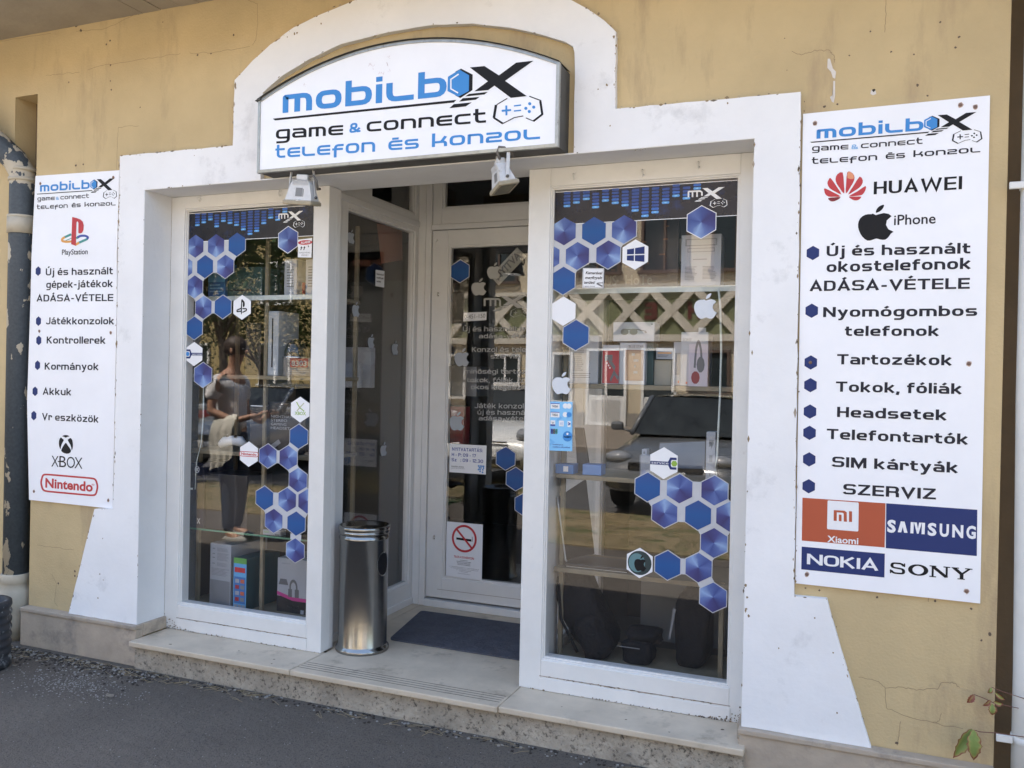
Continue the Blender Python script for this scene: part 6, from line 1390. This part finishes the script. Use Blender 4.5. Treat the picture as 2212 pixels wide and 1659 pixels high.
# white downpipe at the right edge
x0 = W(2198, 830, .0).x
g = MB(); rp = .058; M_wp = pm('white_pipe_paint', (.72, .72, .70), .45, var=.06, vs=8, dirt=(.45, .40, .35), ds=15, dth=.68)
RP = thing('downpipe', 'white painted downpipe in the niche at the right picture edge', 'pipe', (x0+rp, .03, 0)); g.tube([(x0+rp+.012, .03, .0), (x0+rp+.012, .03, .6), (x0+rp, .03, 1.6), (x0+rp, .03, 3.6)], rp, 28, M_wp); g.build('pipe', RP)
for yy in (400, 1600):
    v = W(2195, yy, 0); g = MB(); g.lathe((x0+rp+(.012 if yy > 1000 else 0), .03, v.z), [(rp, -.014), (rp+.004, -.012), (rp+.004, .012), (rp, .014)], 28, M_wp); g.box(.500, x0+.012, -.004, .010, v.z-.013, v.z+.013, M_wp, .003); g.build('pipe_clamp', RP)
# creeper leaves
VN = thing('creeper', 'withering creeper twig with red edged green leaves at the right picture edge', 'plant', (.52, -.05, .3))
def leafmat():
    m = bpy.data.materials.new('red_edged_leaf'); m.use_nodes = True; nt = m.node_tree; b = nt.nodes['Principled BSDF']; L = nt.links.new
    at = nd(nt, 'ShaderNodeAttribute'); at.attribute_name = 'edge'; n = nd(nt, 'ShaderNodeTexNoise'); n.inputs['Scale'].default_value = 60; g_ = nd(nt, 'ShaderNodeNewGeometry'); L(g_.outputs['Position'], n.inputs['Vector'])
    ad = nd(nt, 'ShaderNodeMath', operation='MULTIPLY_ADD'); ad.inputs[1].default_value = .6; L(n.outputs[0], ad.inputs[0]); L(at.outputs['Fac'], ad.inputs[2])
    rp_ = nd(nt, 'ShaderNodeValToRGB'); e = rp_.color_ramp.elements; e[0].position = .45; e[0].color = (.20, .27, .07, 1); e[1].position = 1.0; e[1].color = (.22, .065, .035, 1); q = e.new(.72); q.color = (.30, .27, .08, 1)
    L(ad.outputs[0], rp_.inputs[0]); L(rp_.outputs[0], b.inputs['Base Color']); b.inputs['Roughness'].default_value = .6; return m
M_leaf = leafmat()
def leaf(base, tip, wd, Y, curl=.01, par=VN, edge0=0.0):
    a = W(*base, Y); b = W(*tip, Y); d = b-a; s = Vector((-d.z, 0, d.x)).normalized()*wd; me = bpy.data.meshes.new('leaf'); vs = []; fs = []; ed = []
    N = 14
    for k in range(N+1):
        t = k/N; wv = math.sin(math.pi*min(1, t**.75))*(1+.14*math.sin(k*2.3)); 
        for j, q in enumerate((-1, -.5, 0, .5, 1)):
            vs.append(a+d*t+s*wv*q*.5+Vector((0, -curl*abs(q)*math.sin(math.pi*t)-.006*math.sin(math.pi*t), 0))); ed.append(min(1, (abs(q)**2*.75+max(0, t-.7)*2.2)*1.0+edge0))
    for k in range(N):
        for j in range(4): fs.append((k*5+j, k*5+j+1, (k+1)*5+j+1, (k+1)*5+j))
    off = par.location; me.from_pydata([v-off for v in vs], [], fs); at = me.attributes.new('edge', 'FLOAT', 'POINT')
    for k, v in enumerate(ed): at.data[k].value = v
    me.materials.append(M_leaf); o = bpy.data.objects.new('leaf', me); COL.objects.link(o); o.parent = par
    for p in me.polygons: p.use_smooth = True
leaf((2100, 1574), (2058, 1638), .044, -.05, curl=.016); leaf((2103, 1576), (2103, 1643), .048, -.062, curl=.018)
leaf((2104, 1500), (2088, 1518), .022, -.03, edge0=.5); leaf((2146, 1516), (2168, 1520), .019, -.03, edge0=.35); leaf((2143, 1520), (2143, 1545), .028, -.03, edge0=.15); leaf((2140, 1512), (2122, 1524), .015, -.03, edge0=.5); leaf((2149, 1496), (2172, 1512), .016, -.03, edge0=.25); leaf((2142, 1485), (2133, 1497), .016, -.03, edge0=.2)
g = MB(); M_stem = flat('stem', (.16, .07, .05), .7)
g.tube([W(2104, 1577, -.05), W(2118, 1581, -.05), W(2150, 1583, -.05), W(2212, 1592, -.03)], .0018, 6, M_stem); g.build('stem', VN); g = MB(); g.tube([W(2104, 1500, -.03), W(2125, 1508, -.03), W(2146, 1518, -.03), W(2200, 1530, -.02)], .0017, 6, M_stem); g.build('stem', VN); g = MB(); g.tube([W(2142, 1484, -.03), W(2160, 1492, -.03), W(2215, 1510, -.02)], .0014, 6, M_stem)
g.build('stem', VN)
# debris along the wall foot
rd = random.Random(21); g = MB(); straw = flat('straw', (.34, .27, .16), .9); grit = flat('grit', (.30, .29, .27), .9); soil = flat('soil', (.04, .033, .027), 1)
for k in range(1500):
    if rd.random() < .55: x = rd.uniform(-4.7, -3.4); y = -.05-abs(rd.gauss(0, .08))-.02
    else: x = rd.uniform(-4.7, .6); y = -.06-abs(rd.gauss(0, .035))
    if x > -3.63 and x < -.4: y -= .0
    elif rd.random() < .5: y += .0
    s = rd.uniform(.002, .006); g.box(x-s, x+s, y-s, y+s, -.001, s*.8, soil if rd.random() < .75 else grit, rot=rd.random()*3)
for k in range(170):
    x = rd.choice((rd.uniform(-4.6, -2.7), rd.uniform(-4.6, -.2))); y = -.07-abs(rd.gauss(0, .05)); a = rd.gauss(0, .5); l = rd.uniform(.015, .05)
    d = Vector((math.cos(a), math.sin(a), 0))*l; p = Vector((x, y, .004)); g.tube([p-d, p+Vector((0, 0, .004)), p+d+Vector((0, 0, rd.uniform(-.002, .006)))], .0009, 4, straw)
setp(g.build('wall_foot_litter'), kind='stuff')
g = MB()
for k in range(620):
    x = rd.gauss(-3.72, .20); y = -.36+rd.gauss(0, .08); s = rd.uniform(.001, .0034); g.box(x-s, x+s, y-s, y+s*.8, -.001, s*.7, flat('paint_chip', (.27, .26, .245), .9), rot=rd.random()*3)
for k in range(900):
    x = rd.uniform(-4.3, 1.0); y = rd.uniform(-1.6, -.12); s = rd.uniform(.0006, .0024); g.box(x-s, x+s, y-s, y+s*.8, -.001, s*.6, MATS['paint_chip'], rot=rd.random()*3)
setp(g.build('scattered_grit'), kind='stuff')
for px, sz in (((237, 1504), .03), ((30, 1439), .018)):
    c = WZ(*px, 0); g = MB(); g.face([(c.x+sz*rd.uniform(.6, 1.1)*math.cos(k*.7), c.y+sz*.8*rd.uniform(.6, 1.1)*math.sin(k*.7), .004+.004*math.sin(k*2)) for k in range(9)], pm('dry_leaf', (.22, .19, .15), .9)); setp(g.build('dry_leaf'), 'curled dry leaf on the asphalt' if sz > .02 else 'small pale flake on the asphalt near the ribbed drum', 'leaf' if sz > .02 else 'flake')
# ================= THE STREET BEHIND THE CAMERA (seen in the panes) =================
rs = random.Random(5)
def facade(name, label, x0, x1, y, h, wallm, wins_, band=None, depth=8, roofm=None, doors=()):
    th = thing(name, label, 'building', ((x0+x1)/2, y-depth/2, 0))
    g = MB(); xs = sorted(wins_, key=lambda w: w[0])
    g.box(x0, x1, y-depth, y, 0, h, wallm); g.box(x0, x1, y, y+.05, 0.1, .55, pm('far_plinth', (.30, .27, .23), .9)); g.build('wall', th)
    for (a, b, z0, z1, kind) in xs:
        g = MB(); fr = .09; fm = pm('far_white_frame', (.80, .79, .76), .6) if kind != 'dark' else pm('far_dark_frame', (.12, .08, .06), .6)
        g.box(a, a+fr, y, y+.10, z0, z1, fm); g.box(b-fr, b, y, y+.10, z0, z1, fm); g.box(a+fr, b-fr, y, y+.10, z1-fr, z1, fm)
        if kind == 'door': g.box(a+fr, b-fr, y, y+.07, z0, z0+1.0, fm); g.box(a+.2, b-.2, y+.071, y+.078, z0+.15, z0+.85, pm('far_panel', (.5, .48, .45), .7)); zb_ = z0+1.0
        else: g.box(a-.08, b+.08, y, y+.16, z0-.10, z0, fm); zb_ = z0
        if b-a > 1.2: g.box((a+b)/2-.04, (a+b)/2+.04, y, y+.09, zb_, z1-fr, fm)
        o = g.build('door' if kind == 'door' else 'window', th); g = MB(); g.box(a+fr, b-fr, y+.003, y+.02, zb_, z1-fr, flat('far_pane', (.03, .04, .045), .08)); g.build('pane', o)
    g = MB(); g.prism([(y+.5, h-.02), (y-depth/2, h+2.2), (y-depth-.5, h-.02)], x0-.3, x1+.3, roofm or pm('far_roof', (.22, .09, .055), .9, var=.3, vs=3), axis='X'); g.build('roof', th)
    return th
OPY = -24.0
M_cream_w = pm('sunlit_cream_wall', (.60, .51, .37), .9, var=.08, vs=.6); M_yel_w = pm('sunlit_yellow_wall', (.40, .31, .14), .9, var=.08, vs=.6)
far = facade('lattice_building', 'long cream building across the street with a diamond lattice band', -17, 12, OPY, 9.2, M_cream_w,
    [(-13.2, -11.9, .5, 2.6, 'door'), (-10.6, -9.1, .9, 2.6, 'w'), (-8.6, -7.2, .12, 2.75, 'door'), (-6.7, -5.6, .12, 2.75, 'door'), (-5.2, -3.8, .9, 2.7, 'dark'), (-3.3, -1.8, .12, 2.7, 'door'), (-1.2, .2, .9, 2.6, 'w'), (1.2, 2.6, .9, 2.6, 'w'), (4, 5.4, .12, 2.7, 'door'), (-15.6, -14.2, .9, 2.6, 'w'), (7, 8.5, .9, 2.6, 'w')] + [(-16+2.3*k, -14.4+2.3*k, 5.35, 8.2, 'dark') for k in range(12)])
g = MB(); g.box(-15, 8, OPY, OPY+.03, 3.2, 4.8, pm('olive_panel', (.20, .21, .11), .8)); 
lm = pm('pale_lattice', (.64, .58, .48), .8)
x = -15.0
while x < 7.0:
    for s_ in (1, -1):
        a = (x, 3.2) if s_ > 0 else (x, 4.8); b = (x+1.5, 4.8) if s_ > 0 else (x+1.5, 3.2)
        for q in ribbon([a, b], .26, .26): g.prism(q, OPY+.14+.01*(s_ > 0), OPY+.03, lm)
    x += 1.42
g.box(-15.1, 8.1, OPY+.031, OPY+.22, 4.75, 4.9, lm); g.box(-15.1, 8.1, OPY+.031, OPY+.20, 2.98, 3.2, lm)
g.build('lattice_band', far)
g = MB()
for k, ch in enumerate('HE'):
    xc = -5.0-1.42*k-.0; pA = Vector((xc+.22, OPY+.05, 3.75)); pB = Vector((xc-.22, OPY+.05, 3.75)); ftext(g, ch, pA, pB, .5, pm('dark_red_letters', (.12, .03, .02), .7), bold=.05, ndir=Vector((0, 1, 0)), lift=.01)
g.build('lettering', far, recalc=False)
facade('yellow_building', 'tall yellow building down the street across the road', -42, -17.4, OPY-1, 9.0, M_yel_w, [(-40+4.2*k, -38.4+4.2*k, z, z+1.7, 'w') for k in range(5) for z in (1.2, 4.6)], depth=10)
facade('grey_house', 'plain grey house across the street to the right', 12.5, 30, OPY-.5, 6.2, pm('grey_render', (.34, .33, .31), .9), [(14+3.5*k, 15.4+3.5*k, 1.1, 2.7, 'w') for k in range(4)], depth=8)
# cars
def car(label, cat_loc, yaw, L, Wd, H, paint, front='sedan', plate=False, grp=None):
    th = thing('parked_car', label, 'car', cat_loc, grp); Mr = Matrix.Rotation(yaw, 3, 'Z'); L0 = Vector(cat_loc)
    def put(g, name, par=None, sm=False):
        for v in g.bm.verts: v.co = L0 + Mr @ v.co
        return g.build(name, par or th, smooth=sm)
    h = L/2; sill = .24; 
    if front == 'sedan': prof = [(-h, .45, .62), (-h+.05, .34, .88), (-h+.35, sill, .93), (-h+1.0, sill, .97), (-.3, sill, .95), (.35, sill, .96), (.8, sill, .96), (h-1.0, sill, .90), (h-.45, sill, .80), (h-.12, .28, .68), (h, .36, .56)]; cab = [(-h+.30, .95), (-h+1.0, H-.06), (-.35, H), (.45, H-.05), (1.02, .97)]
    else: prof = [(-h, .42, .75), (-h+.05, .34, .92), (-h+.3, sill, .95), (-.6, sill, .95), (.2, sill, .95), (.7, sill, .97), (h-.8, sill, .93), (h-.35, sill, .84), (h-.1, .30, .72), (h, .38, .58)]; cab = [(-h+.08, .95), (-h+.35, H-.10), (-.5, H), (.25, H-.03), (h-1.05, .97)]
    NY = 10; g = MB(); i = g.mi(paint); rings = []
    for x, zl, zu in prof:
        tp = 1-.10*max(0, (abs(x)-h+.7)/.7)**2; hw = Wd/2*tp; ring = []
        for t in range(16):
            a = 2*math.pi*t/16; s = lambda v, p: math.copysign(abs(v)**p, v)
            ring.append(g.bm.verts.new(Vector((x, hw*s(math.cos(a), .38), (zl+zu)/2+(zu-zl)/2*s(math.sin(a), .42)))))
        rings.append(ring)
    for A_, B_ in zip(rings, rings[1:]):
        for t in range(16): f = g.bm.faces.new((A_[t], A_[(t+1) % 16], B_[(t+1) % 16], B_[t])); f.material_index = i
    g.bm.faces.new(rings[0]); g.bm.faces.new(rings[-1]); put(g, 'body', sm=True)
    gm = flat('car_glass', (.028, .034, .036), .06, var=.5, vs=4); g = MB(); rings = []
    for k, (x, z) in enumerate(cab[1:-1]):
        pass
    wt = Wd/2*.78; wb = Wd/2*.93; b0, b1 = cab[0], cab[-1]; tops_ = cab[1:-1]
    vb = [Vector((b0[0], wb*.9, b0[1]-.02)), Vector((b0[0], -wb*.9, b0[1]-.02)), Vector((b1[0], -wb*.92, b1[1]-.03)), Vector((b1[0], wb*.92, b1[1]-.03))]
    t0, t1 = tops_[0], tops_[-1]
    vt = [Vector((t0[0], wt*.92, t0[1]-.03)), Vector((t0[0], -wt*.92, t0[1]-.03)), Vector((t1[0], -wt*.95, t1[1]-.03)), Vector((t1[0], wt*.95, t1[1]-.03))]
    for a in range(4): g.face([vb[a], vb[(a+1) % 4], vt[(a+1) % 4], vt[a]], gm)
    put(g, 'windows')
    g = MB()
    rim = [(x, z) for x, z in tops_]; i = g.mi(paint); rws = []
    for x, z in rim: rws.append([g.bm.verts.new(Vector((x, wt*q*(1.0), z-.035*abs(q)**3))) for q in (-1, -.8, -.4, 0, .4, .8, 1)])
    for A_, B_ in zip(rws, rws[1:]):
        for t in range(6): g.bm.faces.new((A_[t], A_[t+1], B_[t+1], B_[t]))
    put(g, 'roof', sm=True)
    g = MB()
    for sy in (-1, 1):
        for a, b in ((vb[0 if sy > 0 else 1], vt[0 if sy > 0 else 1]), (vb[3 if sy > 0 else 2], vt[3 if sy > 0 else 2])): g.tube([a, b], .035, 6, paint)
        m_ = .25; g.tube([Vector((-.15, sy*wb*.93, .95)), Vector((-.22, sy*wt*.95, H-.05))], .03, 6, flat('trim_black', (.02, .02, .02), .5))
    put(g, 'pillars')
    for x in (-h+.75, h-.78):
        for sy in (-1, 1):
            g = MB(); g.lathe((x, sy*(Wd/2-.11), .31), [(.2, -.10*sy), (.30, -.10*sy), (.31, -.05*sy), (.31, .06*sy), (.29, .095*sy), (.20, .10*sy), (.19, .06*sy), (.02, .06*sy)], 28, flat('tyre', (.015, .015, .015), .9), ax='Y'); w_ = put(g, 'wheel')
            g = MB(); g.lathe((x, sy*(Wd/2-.11), .31), [(.01, .085*sy), (.05, .09*sy), (.18, .075*sy), (.195, .09*sy)], 20, flat('rim_silver', (.45, .45, .45), .3, metal=.8), ax='Y'); put(g, 'rim', w_) if False else put(g, 'rim')
    for sy in (-1, 1):
        g = MB(); c_ = Vector((h-.14 if front == 'sedan' else h-.16, sy*Wd*.36, .69 if front == 'sedan' else .76)); 
        g.lathe(c_, [(.001, .075), (.07, .065), (.10, .03), (.12, -.02), (.115, -.05)] if front != 'sedan' else [(.001, .07), (.10, .055), (.17, .0), (.17, -.10)], 20, flat('headlight_glass', (.35, .36, .38), .05, metal=.3), ax='X')
        if front == 'sedan':
            for v in g.bm.verts: v.co.z = c_.z+(v.co.z-c_.z)*.5
        put(g, 'headlight')
        g = MB(); g.box(.86, .95, min(sy*(Wd/2+.03), sy*(Wd/2+.20)), max(sy*(Wd/2+.03), sy*(Wd/2+.20)), .97, 1.08, paint, .03); g.box(.85, .859, min(sy*(Wd/2+.05), sy*(Wd/2+.18)), max(sy*(Wd/2+.05), sy*(Wd/2+.18)), .985, 1.065, gm); g.tube([(.90, sy*(Wd/2-.08), .96), (.90, sy*(Wd/2+.06), .99)], .016, 6, paint); put(g, 'mirror')
    g = MB(); bk = flat('grille_black', (.015, .015, .015), .5)
    if front == 'sedan': g.box(h-.03, h+.012, -.45, .45, .56, .66, bk, .01); g.box(h-.03, h+.02, -.55, .55, .34, .42, bk, .01)
    else: g.box(h-.03, h+.012, -.40, .40, .66, .69, flat('chrome_strip', (.6, .6, .6), .15, metal=1), .01); g.box(h-.04, h+.02, -.62, .62, .34, .43, bk, .01)
    put(g, 'grille')
    g = MB(); g.box(h+.0, h+.03, -.26, .26, .46, .57, flat('plate_white', (.7, .7, .7), .4), .002); g.box(h+.002, h+.032, .215, .262, .458, .572, K_dblue); put(g, 'number_plate')
dgrey = pm('dark_grey_paint', (.13, .135, .14), .18, var=0, coat=1.0); wht = pm('white_car_paint', (.72, .72, .70), .25, var=0, coat=.8); slv = pm('silver_paint', (.35, .36, .37), .25, metal=.4, var=0, coat=.6); rdp = pm('red_paint', (.35, .03, .02), .25, var=0, coat=.6)
car('dark grey hatchback parked on the verge, facing the shop', (-1.95, -8.0, .0), R(94), 4.1, 1.74, 1.50, dgrey, 'sedan', grp='cars parked along the street')
car('small white rounded car parked beside the dark grey one', (-5.25, -7.35, .0), R(90), 3.55, 1.64, 1.49, wht, 'small', grp='cars parked along the street')
car('silver car parked further left behind the person', (-9.6, -8.6, .0), R(93), 4.2, 1.72, 1.46, slv, 'sedan', grp='cars parked along the street')
car('red car parked at the far left of the row', (-13.0, -8.8, .0), R(92), 4.0, 1.7, 1.46, rdp, 'sedan', grp='cars parked along the street')
# street trees
M_lf = pm('tree_leaves', (.060, .10, .025), .6, var=.4, vs=3); M_bark = pm('bark', (.13, .10, .07), .95, var=.3, vs=8, bump=.8, bs=20)
def tree(label, x, y, h, cr, seed, n=2600):
    rr = random.Random(seed); th = thing('street_tree', label, 'tree', (x, y, 0), 'street trees'); g = MB(); tip = Vector((x+rr.uniform(-.3, .3), y, h*.62))
    g.tube([(x, y, 0), (x+.03, y, h*.3), tip], [.17, .13, .08], 12, M_bark); ctr = []
    for k in range(9):
        a = k*2.4; e = Vector((x+cr*.62*math.cos(a)*rr.uniform(.5, 1), y+cr*.62*math.sin(a)*rr.uniform(.5, 1), h*rr.uniform(.55, .9))); st = Vector((x, y, h*rr.uniform(.3, .5))); g.tube([st, st.lerp(e, .5)+Vector((0, 0, .15)), e], [.06, .04, .015], 8, M_bark); ctr.append(e)
    g.build('trunk', th); g = MB()
    for k in range(n):
        c = rr.choice(ctr); r = cr*.42*rr.random()**.45; v = Vector((rr.gauss(0, 1), rr.gauss(0, 1), rr.gauss(0, .8))).normalized()*r+c; q = Vector((rr.gauss(0, 1), rr.gauss(0, 1), rr.gauss(0, 1))).normalized(); w_ = q.orthogonal().normalized(); s = rr.uniform(.05, .11)
        g.face([v-q*s, v+w_*s*.5, v+q*s, v-w_*s*.5], M_lf)
    g.build('crown', th, recalc=False)
tree('leafy street tree on the verge opposite the left window', -9.2, -5.6, 5.6, 2.2, 1); tree('leafy street tree on the verge opposite the right side', 5.6, -5.2, 5.2, 2.0, 2); tree('leafy tree across the road near the yellow building', -19.5, -18.5, 6.5, 2.8, 3, 3200); tree('broad dark tree on the far pavement before the yellow building', -22.5, -18.0, 6.2, 3.6, 6, 4200); tree('low dense tree on the far pavement left of the lattice building', -19.5, -20.5, 4.4, 3.2, 8, 4200); tree('low dense tree at the far left of the far pavement', -26.5, -20.5, 4.4, 3.4, 9, 3600); tree('leafy street tree left of the red car', -15.5, -5.4, 5.6, 2.2, 4)
# verge grass tufts
g = MB(); gs = flat('dry_grass', (.30, .22, .10), .9); gg = flat('green_grass', (.09, .12, .03), .9)
for k in range(9000):
    x = rs.uniform(-11, 3.5); y = rs.uniform(-6.05, -4.0); a = rs.uniform(0, 3.14); l = rs.uniform(.02, .07); w_ = .003; d = Vector((math.cos(a), math.sin(a), 0)); b_ = Vector((x, y, .012)); t = b_+d*rs.uniform(-.04, .04)+Vector((0, 0, l))
    g.face([b_-d*w_, b_+d*w_, t], gs if math.sin(x*1.7)+math.sin(y*3+x)+rs.gauss(0, .6) > -.3 else gg)
setp(g.build('verge_grass', recalc=False), kind='stuff')
# ---- the companion, seen mirrored in the left shop window ----
def skin_body(name, verts, edges, rad, mat, par, sub=2, root=0, loc=Vector((0, 0, 0))):
    me = bpy.data.meshes.new(name); me.from_pydata([Vector(v)+loc-par.location for v in verts], edges, []); o = bpy.data.objects.new(name, me); COL.objects.link(o); o.parent = par
    mk = o.modifiers.new('s', 'SKIN'); 
    for k, r in enumerate(rad):
        s = me.skin_vertices[0].data[k]; s.radius = (r, r) if not isinstance(r, tuple) else r
    me.skin_vertices[0].data[root].use_root = True; sb = o.modifiers.new('u', 'SUBSURF'); sb.levels = sub; sb.render_levels = sub
    dg = bpy.context.evaluated_depsgraph_get(); dg.update(); m2 = bpy.data.meshes.new_from_object(o.evaluated_get(dg)); o.modifiers.clear(); o.data = m2; m2.materials.clear(); m2.materials.append(mat)
    for p in m2.polygons: p.use_smooth = True; p.material_index = 0
    return o
def mirror_foot(px, py, z=0.0):
    v = WZ(px, py, z); return Vector((v.x, .444-v.y, 0))
_v = W(500, 900, 3.04); PL = Vector((_v.x, -2.6, 0)); _top = W(505, 728, 3.04).z
ME = thing('person', 'person in white t-shirt and dark jeans looking at a phone', 'person', PL)
M_skin = pm('skin', (.42, .23, .15), .55, var=.05); M_shirt = pm('white_tshirt', (.75, .73, .74), .85, var=.08, vs=10, bump=.3, bs=20); M_jean = pm('dark_jeans', (.025, .035, .06), .85, var=.15, vs=20); M_hair = pm('dark_hair', (.05, .03, .02), .6, var=.3, vs=40); M_cloth = pm('linen_cloth', (.60, .57, .50), .9, var=.12, vs=12, bump=.5, bs=25)
# body faces +X (to the right in the photo), slightly towards the shop; X along facing, Y lateral
sc_ = _top/1.815/1.06
V_ = [(0, 0, .98), (0, 0, 1.12), (-.01, 0, 1.28), (-.02, 0, 1.44), (0, 0, 1.52), (.03, 0, 1.60), (.045, 0, 1.70),      # 0-6 pelvis..head
      (0, -.10, .93), (.03, -.11, .52), (-.02, -.11, .09), (.13, -.12, .04),                                           # 7-10 near leg (towards shop? -Y)
      (0, .10, .93), (.06, .11, .52), (.08, .11, .09), (.22, .12, .04),                                               # 11-14
      (-.03, -.18, 1.42), (-.05, -.23, 1.16), (.16, -.20, 1.06), (.27, -.13, 1.12), (.32, -.10, 1.13),                 # 15-19 arm A
      (-.03, .18, 1.42), (-.04, .23, 1.16), (.16, .16, 1.08), (.27, .08, 1.12), (.32, .06, 1.13)]                      # 20-24 arm B
E_ = [(0, 1), (1, 2), (2, 3), (3, 4), (4, 5), (5, 6), (0, 7), (7, 8), (8, 9), (9, 10), (0, 11), (11, 12), (12, 13), (13, 14), (3, 15), (15, 16), (16, 17), (17, 18), (18, 19), (3, 20), (20, 21), (21, 22), (22, 23), (23, 24)]
Rd = [(.14, .12), (.13, .11), (.15, .115), (.13, .10), .055, .06, .095, .085, .06, .04, .04, .085, .06, .04, .04, .055, .045, .035, .026, .028, .055, .045, .035, .026, .028]
LOC = Vector((PL.x, PL.y, 0))
def sv(vs): return [Vector(v)*sc_*1.06 for v in vs]
skin_body('body', sv(V_), E_, Rd, M_skin, ME, loc=LOC)
skin_body('tshirt', sv([(0, 0, .96), (0, 0, 1.12), (-.01, 0, 1.28), (-.02, 0, 1.43), (0, 0, 1.48), (-.03, -.18, 1.42), (-.05, -.22, 1.24), (-.03, .18, 1.42), (-.05, .22, 1.24)]), [(0, 1), (1, 2), (2, 3), (3, 4), (3, 5), (5, 6), (3, 7), (7, 8)], [(.165, .14), (.155, .135), (.17, .135), (.145, .12), .065, .075, .072, .075, .072], M_shirt, ME, loc=LOC)
skin_body('jeans', sv([(0, 0, 1.0), (0, 0, .93), (0, -.10, .88), (.03, -.11, .52), (-.02, -.11, .10), (0, .10, .88), (.06, .11, .52), (.08, .11, .10)]), [(0, 1), (1, 2), (2, 3), (3, 4), (1, 5), (5, 6), (6, 7)], [(.15, .125), (.15, .13), .10, .075, .06, .10, .075, .06], M_jean, ME, loc=LOC)
def ell(par, name, c, r, mat, n=16, sq=1):
    g = MB(); i = g.mi(mat); bmesh.ops.create_uvsphere(g.bm, u_segments=n, v_segments=10, radius=1)
    for v in g.bm.verts: v.co = Vector((v.co.x*r[0], v.co.y*r[1], v.co.z*r[2]))+c
    return g.build(name, par, smooth=True)
hd = LOC + Vector((.05, 0, 1.70))*sc_*1.06
ell(ME, 'hair', hd+Vector((-.03, 0, .035)), (.115, .105, .105), M_hair); ell(ME, 'hair_bun', hd+Vector((-.12, 0, .01)), (.045, .045, .045), M_hair)
ell(ME, 'nose', hd+Vector((.105, 0, -.015)), (.018, .012, .018), M_skin); ell(ME, 'ear', hd+Vector((.0, .095, -.01)), (.018, .01, .028), M_skin); ell(ME, 'ear', hd+Vector((.0, -.095, -.01)), (.018, .01, .028), M_skin)
for sy in (-1, 1): ell(ME, 'eye', hd+Vector((.088, sy*.035, .012)), (.010, .013, .009), K_txt); ell(ME, 'shoe', LOC+Vector((.06 if sy < 0 else .17, sy*.125, .045)), (.14, .05, .045), flat('shoe', (.35, .33, .3), .7))
ell(ME, 'mouth', hd+Vector((.092, 0, -.055)), (.008, .022, .006), pm('lips', (.35, .12, .10), .5))
for sy in (-1, 1):      # hands: palm with fingers round the phone
    hc = LOC + Vector((.33, -.10 if sy < 0 else .06, 1.135))*sc_*1.06
    for k in range(4):
        g = MB(); a = hc+Vector((.015, sy*(-.03+.02*k), .0)); g.tube([a, a+Vector((.035, 0, .01)), a+Vector((.058, -sy*.006, .028-.003*k)), a+Vector((.055, -sy*.015, .045-.004*k))], [.009, .0085, .008, .0065], 8, M_skin); g.build('finger', ME)
    g = MB(); g.tube([hc+Vector((-.02, -sy*.025, .0)), hc+Vector((.01, -sy*.042, .02)), hc+Vector((.035, -sy*.035, .04))], [.011, .010, .008], 8, M_skin); g.build('thumb', ME)
ph = LOC + Vector((.39, -.02, 1.17))*sc_*1.06
g = MB(); g.box(ph.x-.07, ph.x+.07, ph.y-.036, ph.y+.036, ph.z-.004, ph.z+.005, K_black, .003)
setp(g.build('phone'), 'black phone held in both hands by the person', 'phone')
# cloth draped over the near forearm
g = MB(); i = g.mi(M_cloth); N1, N2 = 22, 18; grid = []
for a in range(N1+1):
    row = []; u = a/N1
    for b in range(N2+1):
        v = b/N2; x = -.02+.24*u; side = -1 if v < .5 else 1; dn = abs(v-.5)*2
        yy = .205-side*.045*min(1, dn*4)+.012*math.sin(u*21+v*3)*dn; zz = 1.135-.50*dn*(1 if side < 0 else .55)*(1-.25*u)+.01*math.sin(u*9)
        row.append(g.bm.verts.new(LOC+Vector((x+.012*math.sin(v*17), yy, zz))*sc_*1.06))
    grid.append(row)
for a in range(N1):
    for b in range(N2): f = g.bm.faces.new((grid[a][b], grid[a+1][b], grid[a+1][b+1], grid[a][b+1])); f.smooth = True
setp(g.build('draped_cloth', recalc=False), 'crumpled pale linen cloth hanging over the person forearm', 'cloth')
bpy.context.view_layer.update()
